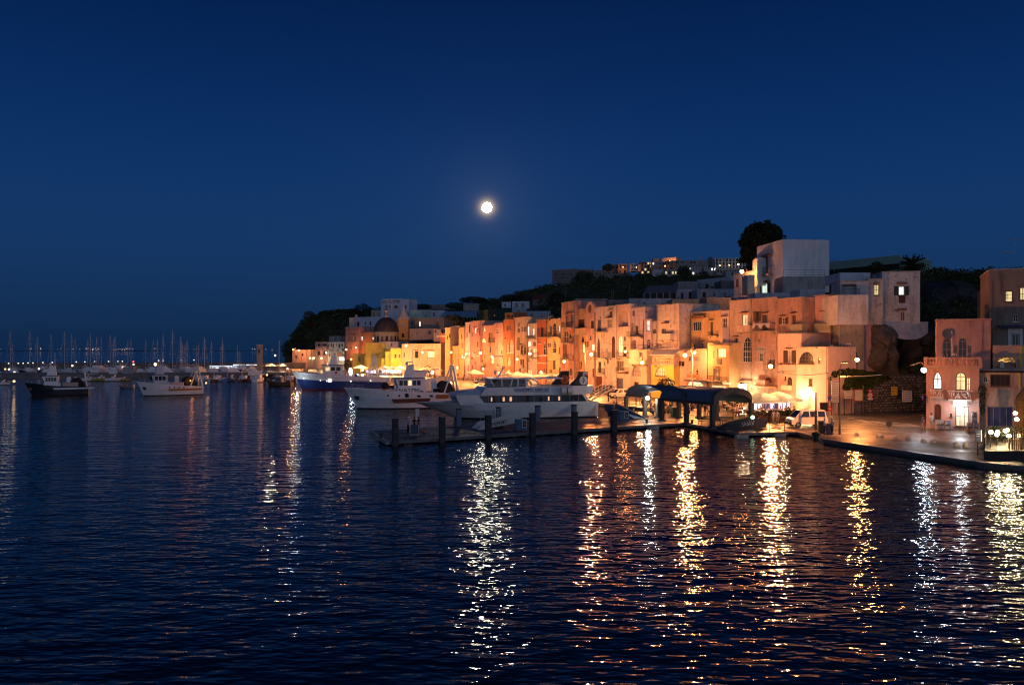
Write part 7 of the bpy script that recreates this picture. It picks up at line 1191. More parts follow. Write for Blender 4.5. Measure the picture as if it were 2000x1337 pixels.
rock('cliff_rock', 'dark grey rock face between the white house and the terracotta house', outline(Z1, [(560, 1250), (600, 960), (700, 880), (860, 850), (960, 830), (1020, 900), (1030, 1100), (1000, 1260), (800, 1330)], 127), 8, rockmat((.10, .105, .11), (.045, .045, .045)), 7)
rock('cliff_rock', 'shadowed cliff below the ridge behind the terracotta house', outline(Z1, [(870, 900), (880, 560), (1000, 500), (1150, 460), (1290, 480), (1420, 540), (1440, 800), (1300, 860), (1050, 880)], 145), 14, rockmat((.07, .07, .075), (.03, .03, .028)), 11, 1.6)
BOARD = paint((.50, .47, .44), .7); FRAMER = paint((.22, .05, .03), .6); INK = paint((.06, .06, .07), .7)
def board(label, x0, y0, x1, y1, mat, Y, legs=0, frame=None, lines=0, fr=R2, name='notice_board', bold=None):
    a, b = P(*fr(x0, y0), Y), P(*fr(x1, y1), Y); t = thing(name, label, 'notice board', ((a.x+b.x)/2, Y, 1.3), wz*.3, 'notice boards along the stone wall'); w, z1, z0 = (b.x-a.x)/2, a.z-1.3, b.z-1.3; MB().box(-w, w, -.05, 0, z0, z1).build('panel', mat, t)
    if frame: m = MB(); m.box(-w-.12, w+.12, -.07, .02, z1+.001, z1+.12); m.box(-w-.12, w+.12, -.07, .02, z0-.12, z0-.001); m.box(-w-.12, -w-.001, -.07, .02, z0, z1); m.box(w+.001, w+.12, -.07, .02, z0, z1); m.build('frame', frame, t)
    if lines:
        m = MB(); q = random.Random(int(x0))
        for i in range(lines): z = z1-(z1-z0)*(i+.8)/(lines+.6); xl = -w*.85; 
        for i in range(lines):
            z = z1-(z1-z0)*(i+.8)/(lines+.6); xl = -w*q.uniform(.8, .9)
            while xl < w*.72: e = xl+w*q.uniform(.12, .35); m.box(xl, min(e, w*.85), -.056, -.051, z, z+(z1-z0)/(lines+.6)*.28); xl = e+w*.08
        m.build('print', bold or INK, t)['kind'] = 'stuff'
    for k in range(legs): x = (-w*.9, w*.9)[k]; MB().box(x-.05, x+.05, .01, .1, 0, z1).build('leg', IRON, t)
board('tall white direction board nearest the end house', 190, 430, 315, 672, BOARD, 110.4, 2, None, 8); board('cream board stacked below the tall white direction board', 190, 678, 315, 772, paint((.42, .38, .33), .7), 110.3, 0, None, 3); board('small white board half covered by ivy', 390, 590, 520, 660, BOARD, 110.6, 2, None, 2); board('cream strip board below the small half covered one', 390, 666, 520, 712, paint((.42, .38, .33), .7), 110.55, 0, None, 1)
board('pale map board in a red brown frame under the ivy', 556, 578, 685, 745, paint((.42, .40, .32), .7), 110.9, 2, FRAMER, 0); board('yellow notice board fixed high on the stone wall', 1132, 524, 1240, 664, paint((.62, .42, .01), .6), 114.6, 0, None, 5); board('white notice board on dark legs before the stone wall', 1306, 590, 1470, 764, paint((.62, .64, .66), .6), 114.4, 2, None, 5); board('black backed display board on legs beside the end house', 18, 785, 132, 905, PANE['k'], 104, 2, FRAMER, 0)
def disc(m, c, r, mi=0, th=.03, n=16): m.extr([(c[0]+r*math.cos(2*math.pi*k/n), c[1], c[2]+r*math.sin(2*math.pi*k/n)) for k in range(n)], (0, th, 0), mi)
RED_ = paint((.55, .03, .03), .5); BLU_ = paint((.03, .07, .35), .5); WHs = paint((.7, .7, .68), .5)
t = thing('traffic_sign', 'road sign post with a yield triangle above a round 30 limit', 'traffic sign', G(*R2(808, 945)), .05); yb = t.location.y; zc = lambda y: P(0, R2(0, y)[1], yb).z-1.3; MB().tube([(0, .06, 0), (0, .06, zc(565))], .04, 6).build('post', FRG, t); m = MB(); m.extr([(-.42, 0, zc(572)), (.42, 0, zc(572)), (0, 0, zc(632))], (0, .03, 0)); pl = m.build('yield_plate', RED_, t); MB().extr([(-.2, -.012, zc(583)), (.2, -.012, zc(583)), (0, -.012, zc(612))], (0, .01, 0)).build('centre', WHs, pl); m = MB(); disc(m, (0, 0, zc(660)), .42); pl = m.build('limit_plate', RED_, t); m = MB(); disc(m, (0, -.012, zc(660)), .30, 0, .01); ce = m.build('centre', WHs, pl); me = text_mesh('30', .40, .004, 'CENTER'); me.materials.clear(); me.materials.append(INK); o = link('lettering', me, pl, (0, -.02, zc(660)-.14)); o.rotation_euler = (R(90), 0, 0); MB().box(-.36, .36, 0, .03, zc(732), zc(704)).build('info_plate', WHs, t)
t = thing('traffic_sign', 'round blue and red no parking sign with a no entry sign beside the end house', 'traffic sign', G(*R2(165, 975)), .1); yb = t.location.y; MB().tube([(0, .06, 0), (0, .06, zc(690))], .04, 6).build('post', FRG, t); m = MB(); disc(m, (0, 0, zc(710)), .32); pl = m.build('no_parking_plate', RED_, t); m = MB(); disc(m, (0, -.012, zc(710)), .25, 0, .01); m.build('centre', BLU_, pl); m = MB(); disc(m, (0, 0, zc(872)), .32); pl = m.build('no_entry_plate', RED_, t); MB().box(-.2, .2, -.012, -.002, zc(872)-.05, zc(872)+.05).build('bar', WHs, pl)
t = thing('traffic_sign', 'round red sign seen from the side at the terracotta house corner', 'traffic sign', P(*R2(1637, 695), 91.2)); m = MB(); disc(m, (0, 0, 0), .34); pl = m.build('plate', RED_, t); m = MB(); disc(m, (0, -.012, 0), .24, 0, .01); m.build('centre', BLU_, pl); MB().tube([(0, .05, .05), (.5, .3, .05)], .03, 5).build('bracket', IRON, t); t.rotation_euler[2] = .9
t = thing('traffic_sign', 'dark back of a round road sign standing on the quay', 'traffic sign', G(*R2(1107, 1190))); zs = P(0, R2(0, 1115)[1], t.location.y).z-1.3; MB().tube([(0, .05, 0), (0, .05, zs)], .03, 5).build('post', IRON, t); m = MB(); disc(m, (0, 0, zs), .33); m.build('plate', paint((.05, .055, .06), .6), t)
t = thing('info_sign', 'blue information sign on a thin pole at the quay edge', 'sign', G(*R1(605, 998))); yb = t.location.y; za, zb_ = P(0, R1(0, 812)[1], yb).z-1.3, P(0, R1(0, 665)[1], yb).z-1.3; MB().tube([(0, .05, 0), (0, .05, za+.2)], .035, 6).build('post', IRON, t); MB().box(-.24, .22, -.03, .03, za, zb_).build('panel', paint((.02, .05, .12), .5), t); m = MB(); m.box(-.18, .16, -.036, -.031, zb_-.35, zb_-.30); m.box(-.18, .1, -.036, -.031, zb_-.5, zb_-.46); m.build('print', WHs, t); MB().box(.225, .27, -.04, .03, za, zb_).build('edge', glow((1, .9, .7), 1.2), t)
dm = MB().lathe([(.24, 0), (.24, .10), (.21, .24), (.13, .36), (.01, .42)], 12).mesh('stone_bollard', paint((.52, .47, .40), .8, var=.3, scale=3), 60)
for k, (x, y) in enumerate(((325, 848), (512, 862), (540, 866), (657, 880), (772, 893), (905, 907), (992, 912), (1190, 942), (1272, 947), (1413, 963))): tag(link('stone_bollard', dm, None, G(*Z2(x, y))), ['domed stone bollard alone right of the tall lamp pole', 'left domed stone bollard of the close pair', 'right domed stone bollard of the close pair', 'domed stone bollard first after the close pair', 'domed stone bollard below the round sign back', 'domed stone bollard below the man in the blue shirt', 'domed stone bollard right below the man in the blue shirt', 'domed stone bollard left of two on the wet patch', 'domed stone bollard right of two on the wet patch', 'pale domed stone bollard beside the blue information sign'][k], 'bollard', 'domed stone bollards on the quay')
# ---- vehicles
TYRE = paint((.012, .012, .012), .8); RIM = paint((.4, .4, .42), .4, metal=.6)
def car(kind, label, pos, rz, paintm, lights=None):
    van = kind == 'van'; L, W, H = (4.3, 1.75, 1.95) if van else (4.2, 1.75, 1.65) if kind == 'suv' else (3.8, 1.62, 1.42)
    t = thing({'van': 'parked_van', 'suv': 'parked_car', 'hatch': 'parked_car'}[kind], label, 'van' if van else 'car', pos, rz); b = .32; belt = H*.56
    lo = [(0, b), (L, b), (L, belt*.95), (L-.06, belt), (.95 if not van else .5, belt), (.12, belt*.82 if not van else belt*.86), (0, belt*.6)]
    m = MB(); m.extr([(x, -W/2, z) for x, z in lo], (0, W, 0)); up = [(.95 if not van else .45, belt), (L-.1 if kind != 'hatch' else L-.2, belt), (L-.28 if kind != 'hatch' else L-.55, H-.06), (L-.5, H), (1.75 if not van else 1.35, H), (1.6 if not van else 1.2, H-.06)]
    m.loft([[Vector((x, -W/2+.02+(.14 if z > belt+.1 else 0), z+.001)) for x, z in up], [Vector((x, W/2-.02-(.14 if z > belt+.1 else 0), z+.001)) for x, z in up]], 0, True); n = len(m.v); k = len(up); m.f += [list(range(n-2*k, n-k)), list(range(n-1, n-k-1, -1))]; m.m += [0, 0]; m.build('body', paintm, t, 30)
    cuts = [(1.55, 2.45), (2.52, L-.35)] if not van else [(1.2, 2.1), (2.2, 3.05), (3.15, L-.3)]; hw = W/2
    for s in (-1, 1):
        for a, c in cuts:
            z0, z1 = belt+.06, H-.16; y0, y1 = s*(hw-.02-.0)*1.004+s*.006, s*(hw-.16)+s*.022; m = MB(); xs = .0 if a > 1.6 else -.25*0; q = [(a-.15 if a == cuts[0][0] else a, y0, z0), (c, y0, z0), (c-.05, y1, z1), (a+.25 if a == cuts[0][0] else a, y1, z1)]; m.extr(q if s < 0 else q[::-1], (0, s*.012, 0)); m.build('side_window', GLS, t)
        for x in (.75, L-.75):
            m = MB(); m.tube([(x, s*(hw-.19), .31), (x, s*(hw+.012), .31)], .31, 16); w = m.build('wheel', TYRE, t, 40); m = MB(); m.tube([(x, s*(hw+.013), .31), (x, s*(hw+.03), .31)], .19, 12); m.build('rim', RIM, w)
        m = MB(); m.cbox((.0, s*hw*.72, belt*.7), .08, .32, .18); m.build('headlight', paint((.6, .6, .6), .2), t); m = MB(); m.cbox((L, s*hw*.82, belt*.8), .05, .2, .3); m.build('tail_light', paint((.3, .02, .02), .3), t)
    x0, x1 = up[0][0], up[-1][0]; m = MB(); m.extr([(x0-.015+.06, -hw*.84, belt+.05), (x0-.015+.06, hw*.84, belt+.05), (x1-.03, hw*.74, H-.12), (x1-.03, -hw*.74, H-.12)], (-.03, 0, .015)); m.build('windscreen', GLS, t)
    m = MB(); m.box(-.06, .14, -hw+.06, hw-.06, b-.02, b+.2); m.box(L-.1, L+.05, -hw+.06, hw-.06, b-.02, b+.2); m.build('bumper', paint((.04, .04, .045), .6), t); return t
p = G(1540, 833); car('van', 'white van parked on the quay corner beside the peach end house', (p.x, p.y, 1.304), .12, paint((.66, .63, .58), .3, var=.06))
p = P(1190, 0, 150); car('suv', 'white off road car parked in front of the blue door', (p.x, 150, 1.304), .25, paint((.66, .62, .5), .3, var=.06)); car('hatch', 'dark small car parked behind the ferry stern', (GX(1150, 163), 163, 1.304), .2, paint((.04, .04, .045), .25)); car('hatch', 'dark grey small car behind the white boarding stair', (GX(1166, 170), 170, 1.304), .3, paint((.09, .09, .10), .25)); car('hatch', 'silver small car parked left of the flat peach building crowd', (GX(925, 215), 215, 1.304), .3, paint((.3, .3, .32), .25)); car('hatch', 'red small car parked beside the silver one', (GX(946, 208), 208, 1.304), .3, paint((.3, .02, .03), .25))
def scooter_data():
    b = MB(); b.extr([(.15, -.14, .35), (.5, -.16, .30), (1.1, -.16, .35), (1.45, -.15, .62), (1.4, -.12, .78), (.85, -.13, .72), (.7, -.13, .42), (.38, -.13, .42), (.25, -.1, .85), (.15, -.1, .85)], (0, .28, 0)); w = MB(); w.tube([(.12, -.05, .24), (.12, .05, .24)], .24, 12); w2 = MB(); w2.tube([(1.3, -.06, .24), (1.3, .06, .24)], .24, 12); s = MB(); s.box(.8, 1.45, -.13, .13, .785, .87); h = MB(); h.tube([(.12, 0, .3), (.28, 0, 1.0)], .03, 5); h.tube([(.3, -.3, 1.02), (.28, 0, 1.0), (.3, .3, 1.02)], .025, 5); return b, w, w2, s, h
sb_, sw, sw2, ss_, sh_ = scooter_data(); SDW, SDW2, SDS, SDH = sw.mesh('wheel', TYRE, 40), sw2.mesh('wheel', TYRE, 40), ss_.mesh('seat', PANE['k']), sh_.mesh('handlebar', IRON); SC = [sb_.mesh('body', paint(c, .3)) for c in ((.3, .3, .32), (.25, .02, .02), (.03, .03, .035), (.05, .1, .2))]
r = random.Random(21)
SCN = ('silver', 'red', 'black', 'blue')
for k in range(22):
    sci = k % 4; px, Y = (r.uniform(1262, 1322), r.uniform(112, 136)) if k < 13 else (r.uniform(1345, 1400), r.uniform(112, 128)); t = thing('parked_scooter', SCN[sci] + ' motor scooter parked in the crowded row behind the ' + ('left' if k < 13 else 'right') + ' vault of the pavilion', 'scooter', (GX(px, Y), Y, 1.304), r.uniform(0, 6.3), 'scooters parked behind the pavilion')
    for n_, d in (('body', SC[sci]), ('wheel', SDW), ('wheel', SDW2), ('seat', SDS), ('handlebar', SDH)): link(n_, d, t)
# ---- people
SKIN = paint((.36, .20, .13), .6); HAIR = paint((.02, .014, .01), .7)
def person_mesh(pose):
    V, E, Rr = [], [], []
    def v(p, r, par=None): V.append(p); Rr.append(r); (E.append((par, len(V)-1)) if par is not None else None); return len(V)-1
    sit = pose == 'sit'; hz = .50 if sit else .92; pel = v((0, 0, hz), .125); sp = v((0, -.01, hz+.22), .115, pel); chs = v((0, 0, hz+.43), .135, sp); nk = v((0, -.01, hz+.58), .055, chs); hd = v((0, -.03, hz+.68), .085, nk); v((0, -.02, hz+.79), .075, hd); fwd = .0
    for s in (-1, 1):
        sh = v((s*.18, 0, hz+.50), .06, chs)
        if sit: el = v((s*.24, -.10, hz+.24), .045, sh); wr = v((s*.16, -.32, hz+.2), .033, el); v((s*.13, -.42, hz+.22), .03, wr)
        elif pose == 'talk': el = v((s*.25, -.02, hz+.22), .045, sh); wr = v((s*.14, -.24, hz+.26 if s > 0 else hz+.05), .033, el); v((s*.10, -.33, hz+.31 if s > 0 else hz-.02), .032, wr)
        elif pose == 'walk': el = v((s*.23, .05*s, hz+.22), .045, sh); wr = v((s*.24, -.16*s-.05, hz+.0), .033, el); v((s*.24, -.22*s-.06, hz-.08), .03, wr)
        else: el = v((s*.24, .02, hz+.22), .045, sh); wr = v((s*.25, -.04, hz-.02), .033, el); v((s*.25, -.06, hz-.12), .03, wr)
        hp = v((s*.10, 0, hz-.06), .095, pel)
        if sit: kn = v((s*.13, -.42, hz-.02), .07, hp); an = v((s*.13, -.40, .1), .045, kn); v((s*.13, -.56, .04), .04, an)
        else: st = .26*s if pose == 'walk' else 0; kn = v((s*.11, -.5*st-.03, .50), .065, hp); an = v((s*.11, -st*(.7 if st < 0 else 1)+.03, .09 + (.06 if st < 0 else 0)), .042, kn); v((s*.12, -st*(.7 if st < 0 else 1)-.12, .045 + (.02 if st < 0 else 0)), .038, an)
    me = bpy.data.meshes.new('person'); me.from_pydata(V, E, []); o = bpy.data.objects.new('person', me); COL.objects.link(o); md = o.modifiers.new('s', 'SKIN'); md.use_smooth_shade = True
    for i, q in enumerate(me.skin_vertices[0].data): q.radius = (Rr[i], Rr[i]*.8 if i < 3 else Rr[i]); q.use_root = i == 0
    o.modifiers.new('b', 'SUBSURF').levels = 1; dg = bpy.context.evaluated_depsgraph_get(); out = bpy.data.meshes.new_from_object(o.evaluated_get(dg)); bpy.data.objects.remove(o)
    out.materials.clear()
    for _ in range(4): out.materials.append(SKIN)
    for p in out.polygons:
        c = p.center; z = c.z; ax_ = abs(c.x); leg = z < hz+.02 and ax_ < .22 and not (sit and c.y < -.25 and z > hz+.1); arm = ax_ > .205 and z < hz+.34 or (c.y < -.13 and z > hz+.0 and not leg and z < hz+.5)
        p.material_index = 3 if z < .09 else 2 if leg and not (ax_ > .2 and not sit) else 0 if (z > hz+.56 or arm) else 1
    return out
PM = {k: person_mesh(k) for k in ('stand', 'talk', 'walk', 'sit')}; hairm = MB().lathe([(.001, .115), (.06, .10), (.095, .05), (.10, -.01), (.085, -.06)], 10, 0, Matrix.Translation((0, .012, 0))).mesh('hair', HAIR, 80); capm = MB().lathe([(.001, .12), (.09, .115), (.10, .06), (.10, .03), (.14, .025), (.14, .01)], 10, 0, Matrix.Translation((0, -.02, .02))).mesh('cap', paint((.7, .68, .62), .6), 60); shoe = paint((.03, .028, .026), .6); CM = {}
def cloth(c):
    if c not in CM: CM[c] = paint(c, .85, var=.25, scale=6)
    return CM[c]
def person(label, pos, rz, pose, shirt, trous, cap=False, group=None, h=1.0):
    t = link('person', PM[pose], None, pos, rz); tag(t, label, 'person', group); t.scale = (h,)*3
    for i, m in ((1, cloth(shirt)), (2, cloth(trous)), (3, shoe)): t.material_slots[i].link = 'OBJECT'; t.material_slots[i].material = m
    hz = .50 if pose == 'sit' else .92; link('cap' if cap else 'hair', capm if cap else hairm, t, (0, -.02, hz+.735)); return t
NAVY = (.02, .025, .05); LBL = (.22, .38, .55); WHT_ = (.6, .58, .55); BLK = (.015, .015, .018); JEAN = (.05, .07, .13); REDT = (.25, .05, .03); TAN = (.3, .22, .15)
for px, py, rz, pose, sh, tr, cap, lb in [(797, 847, 1.2, 'talk', LBL, BLK, 1, 'person in a pale blue shirt and white cap on the pier end'), (809.5, 846.5, -.3, 'stand', BLK, BLK, 0, 'person in dark clothes between two others on the pier end'), (817.5, 845, -1.0, 'talk', (.05, .015, .015), REDT, 0, 'person in red trousers standing right on the pier end'), (1610, 848.5, 1.0, 'talk', (.42, .46, .52), NAVY, 1, 'policeman in white cap left of the pair by the lamp pole'), (1625.5, 848.5, -1.4, 'stand', (.50, .50, .52), NAVY, 1, 'policeman in white cap right of the pair by the lamp pole'), (1802.5, 842, 1.5, 'walk', (.03, .08, .35), TAN, 0, 'man in a bright blue shirt walking past the terracotta house'), (1819, 837, .4, 'stand', WHT_, (.4, .38, .36), 0, 'person in white standing at the terracotta house corner'), (1511, 829, .3, 'stand', WHT_, (.35, .33, .32), 0, 'left one of two pale dressed people beyond the railing'), (1518, 829.5, -.4, 'stand', (.5, .45, .42), TAN, 0, 'right one of two pale dressed people beyond the railing'), (1204, 797, 1.4, 'walk', (.2, .08, .06), JEAN, 0, 'person striding over the quay left of the pavilion'), (1199, 797, 0, 'stand', (.45, .25, .25), TAN, 0, 'child in pink beside the striding person'), (1242.5, 790, .5, 'stand', (.12, .14, .3), (.3, .25, .2), 0, 'person in a blue top seen between the left pavilion posts'), (1250.5, 789, -.5, 'stand', (.3, .28, .3), (.35, .3, .25), 0, 'person in grey beside the blue topped one behind the pavilion'), (1270, 811, 1.5, 'sit', BLK, NAVY, 0, 'person sitting on the end on bench under the left vault'), (1384.5, 815, .6, 'walk', WHT_, TAN, 0, 'person in white walking behind the front pavilion post'), (1377, 814, -.5, 'stand', BLK, TAN, 0, 'person in black beside the walker in white'), (1440, 816, .8, 'walk', (.5, .4, .4), REDT, 0, 'person in red shorts under the right vault'), (1357.5, 712, 0, 'stand', BLK, BLK, 0, '')][:17]:
    p = G(px, py, 1.345 if px < 900 else 1.304); person(lb, p, rz, pose, sh, tr, bool(cap), h=.66 if 'child' in lb else 1.0)
for u, lb, hh in ((.42, 'dark haired person leaning on the terrace of the low peach house', e3),): pw = hh.root.location + Vector((*(hh.d*hh.w*.78 - hh.n*.7), 0)); zt_ = hh.box(430, 1235, 890, 1275, 1.3)[3]; hh.fr = Q5; z_ = hh.root.location.z + hh.box(430, 1235, 890, 1275, 1.3)[3]; person(lb, (pw.x, pw.y, z_), .2, 'stand', BLK, REDT)
# board between the pier people, bag, bin between the policemen
t = thing('folding_board', 'blank folding board on a pale frame among the people on the pier', 'board', G(809.5, 849, 1.345), .1); m = MB(); m.box(-.42, .42, -.04, .04, .1, 1.05); m.build('panel', paint((.06, .08, .12), .6), t); m = MB(); m.box(-.46, -.42, -.05, .05, 0, 1.1); m.box(.42, .46, -.05, .05, 0, 1.1); m.box(-.42, .42, -.05, .05, .0, .06); m.build('frame', FRW, t)
m = MB(); m.ball((0, 0, .14), .28, 8, 5, 0, .5); tag(m.build('bag', paint((.6, .16, .04), .6), None, 180, G(829, 846, 1.345)), 'orange bag lying on the pier beside the people', 'bag')
t = thing('litter_bin', 'grey bin standing between the two policemen', 'bin', G(1618, 847.5)); MB().lathe([(.28, 0), (.3, 1.0), (.32, 1.02), (.3, 1.1), (.01, 1.14)], 12).build('body', paint((.16, .14, .14), .5), t, 40)
t = thing('utility_box', 'dark green utility cabinet beside the left policeman', 'cabinet', G(1603.5, 846)); MB().box(-.3, .3, -.2, .2, 0, 1.25).build('body', paint((.02, .03, .025), .5), t); MB().box(-.33, .33, -.23, .23, 1.253, 1.32).build('cap', IRON, t)
t = thing('light_column', 'thick dark lamp column standing in front of the white van', 'column', G(1593.5, 839)); MB().tube([(0, 0, 0), (0, 0, 2.1)], [.14, .14], 10).build('column', PANE['k'], t, 40); MB().lathe([(.10, 2.11), (.12, 2.4), (.12, 4.0), (.05, 4.1)], 10).build('upper_column', paint((.2, .14, .10), .6), t, 40)
t = thing('mooring_bollard', 'thick iron mooring bollard on the quay corner', 'bollard', G(1594, 861, 1.35)); MB().lathe([(.3, 0), (.25, .5), (.42, .6), (.4, .8), (.05, .9)], 12).build('body', PANE['k'], t, 40)
# ---- cafes: umbrellas, tables, diners
def cmat():
    t = NT('umbrella_cloth'); d = t.n('BsdfDiffuse'); d.inputs[0].default_value = (.72, .66, .55, 1); s = t.n('BsdfTranslucent'); s.inputs[0].default_value = (.72, .62, .46, 1); x = t.n('MixShader'); x.inputs[0].default_value = .45; t.l(d.outputs[0], x.inputs[1]); t.l(s.outputs[0], x.inputs[2]); o = [q for q in t.t.nodes if q.type == 'OUTPUT_MATERIAL'][0]; t.l(x.outputs[0], o.inputs[0]); return t.m
UCL = cmat()
def umb_data(w):
    m = MB(); h = w/2; z0, z1 = 2.35, 2.35+w*.24; c = [(-h, -h, z0), (h, -h, z0), (h, h, z0), (-h, h, z0)]; q = [((a[0]+b[0])/2*.99, (a[1]+b[1])/2*.99, z0-.03) for a, b in zip(c, c[1:]+c[:1])]; ring = [v for pair in zip(c, q) for v in pair]
    for f in (1, .5): pass
    mid = [(x*.5, y*.5, z0+(z1-z0)*.56) for x, y, z in ring]; low = [(x, y, z-.22) for x, y, z in ring]; m.loft([low, ring, mid, [(0, 0, z1)]*8], 0, True); return m.mesh('canopy', UCL)
UD = {w: umb_data(w) for w in (3.4, 4.4)}; upm = MB().tube([(0, 0, 0), (0, 0, 3.1)], .05, 6).box(-.35, .35, -.35, .35, 0, .12).mesh('pole', paint((.3, .2, .12), .6)); urm = MB()
for a in range(8): urm.tube([(0, 0, 3.0), (1.45*math.cos(a*math.pi/4), 1.45*math.sin(a*math.pi/4), 2.5)], .02, 3)
urm = urm.mesh('rib', IRON)
def umbrella(px, Y, w, rz, label, power=220, c=(1, .72, .36), group='cafe umbrellas lit from below'):
    x = GX(px, Y); t = thing('cafe_umbrella', label, 'umbrella', (x, Y, 1.304), rz, group); link('canopy', UD[w], t); link('pole', upm, t); link('rib', urm, t)
    if power:
        m = MB(); m.ball((.25, -.25, 2.2), .1, 8, 5); m.build('bulb', glow(c, 12), t); point_lamp((.5, -.5, 2.0), power, c, .12, t)
umbrella(1490, 104, 4.4, .3, 'largest cream umbrella before the terracotta niche bar', 280); umbrella(1520, 106, 4.4, .3, 'cream umbrella at the right end of the bar terrace', 260); umbrella(1460, 107, 4.4, .3, 'cream umbrella left of the largest one, beside the pavilion', 280)
for px, Y, w, lb in [(1060, 196, 4.4, 'left cream umbrella below the coral house shop'), (1076, 191, 4.4, 'middle cream umbrella below the coral house shop'), (1091, 187, 4.4, 'right cream umbrella beside the ferry funnels'), (1010, 206, 4.4, 'broad cream umbrella above the ferry bridge'), (992, 209, 4.4, 'cream umbrella left of the broad one above the ferry bridge'), (926, 226, 4.4, 'big cream umbrella right of the white trawler gantry'), (1027, 203, 3.4, 'cream umbrella above the aft end of the ferry bridge roof'), (751, 286, 4.4, 'first cream umbrella of the row under the yellow block'), (766, 284, 4.4, 'second cream umbrella of the row under the yellow block'), (781, 282, 4.4, 'third cream umbrella of the row under the yellow block'), (797, 279, 3.4, 'cream umbrella before the flat peach building left side'), (835, 268, 4.4, 'cream umbrella before the lit shop of the flat peach building'), (848, 266, 4.4, 'cream umbrella at the right end of the flat peach building'), (704, 300, 4.4, 'cream umbrella below the low yellow building'), (640, 320, 4.4, 'stall umbrella glowing below the white guesthouse'), (528, 345, 4.4, 'orange lit stall canopy left of the tall thin mast'), (549, 342, 4.4, 'orange lit stall canopy right of the tall thin mast')]:
    umbrella(px, Y, w, .35, lb, 900 if px < 700 else 1100 if 700 < px < 800 else 260)
BAR = glow((.35, .32, 1.0), 1.3, .7, 1.2)
for px0, px1, Y, y0, y1, lb in ((1472, 1544, 112, 777, 797, 'violet lit bar counter wall under the umbrellas of the right terrace'), (715, 785, 291, 722, 731, 'violet blue lit bar front under the umbrella row')):
    a, b = P(px0, y0, Y), P(px1, y1, Y); t = thing('bar_front', lb, 'bar', (a.x, Y, 1.3)); w = b.x-a.x; z0, z1 = .3, a.z-1.3; MB().box(0, w, 0, .3, 0, z1+.2).build('wall', paint((.1, .1, .18), .7), t); k = 9
    for i in range(k): q = random.Random(i+int(px0)); MB().box(w*i/k+.08, w*(i+.85)/k, -.06, -.003, z0+q.uniform(.2, .6), z1-q.uniform(0, .3)).build('lit_panel', q.choice((BAR, BAR, PANE['W'], PANE['k'], glow((.4, .6, 1), 1.2))), t)
    point_lamp((w/2, -1.4, z1*.8), 260, (.55, .5, 1), .3, t)
    if px0 == 715: [point_lamp((w*f, -1.2, 4.6), 2600, (1, .62, .16), .3, t) for f in (.42, .8)]  # unseen lamps added above the bar to brighten the yellow wall behind it
tblm = MB().box(-.45, .45, -.45, .45, .70, .74).mesh('tabletop', paint((.6, .55, .48), .6)); tlg = MB().tube([(0, 0, 0), (0, 0, .7)], .04, 6).box(-.25, .25, -.25, .25, 0, .04).mesh('leg', IRON); chm = MB().box(-.22, .22, -.22, .22, .43, .47).mesh('seat', wood((.15, .07, .03))); chb = MB().box(-.22, .22, .19, .23, .5, .9).mesh('backrest', wood((.15, .07, .03))); chl = MB()
for x in (-.19, .19):
    for y in (-.19, .19): chl.tube([(x, y, 0), (x, y, .43)], .02, 4)
chl = chl.mesh('leg', IRON); r = random.Random(31); COLS = [WHT_, (.3, .1, .08), NAVY, (.45, .4, .35), BLK, (.4, .2, .15), (.12, .2, .3), (.5, .35, .3)]
def cafe(cells, where, npp=3):
    for px, Y in cells:
        x = GX(px, Y); t = thing('cafe_table', 'small square cafe table set out ' + where, 'table', (x, Y, 1.304), r.uniform(0, 1), 'cafe tables ' + where); link('tabletop', tblm, t); link('leg', tlg, t)
        for k in range(4):
            if k < npp or r.random() < .3:
                a = k*math.pi/2+r.uniform(-.3, .3); cx, cy = x+.85*math.cos(a), Y+.85*math.sin(a); rz = a-math.pi/2; c = thing('cafe_chair', 'wooden cafe chair drawn up to a table ' + where, 'chair', (cx, cy, 1.304), rz, 'cafe chairs ' + where); link('seat', chm, c); link('backrest', chb, c); link('leg', chl, c)
                if r.random() < .75: person('diner sitting at a cafe table ' + where, (cx, cy, 1.284), rz, 'sit', r.choice(COLS), r.choice((JEAN, BLK, TAN)), group='diners ' + where)
cafe([(1474, 106.5), (1488, 108.5), (1500, 106), (1513, 108.8), (1526, 106.5), (1538, 109)], 'on the terrace before the violet bar')
cafe([(1448, 110), (1436, 114), (1425, 118), (1412, 124), (1398, 122)], 'right behind the pavilion')
cafe([(760, 288), (775, 285), (840, 270), (745, 290), (925, 228), (936, 224), (905, 236), (890, 242), (1000, 208), (1065, 196), (1085, 189)], 'under the far lit umbrellas', 2)
CN = {WHT_: 'white', (.3, .1, .08): 'dull red', NAVY: 'navy', (.45, .4, .35): 'beige', BLK: 'black', (.4, .2, .15): 'rust coloured', (.12, .2, .3): 'blue', (.5, .35, .3): 'pinkish', JEAN: 'blue jeans', TAN: 'tan trousers'}
PW_ = {'stand': 'standing', 'walk': 'walking', 'talk': 'gesturing'}; seen = {}
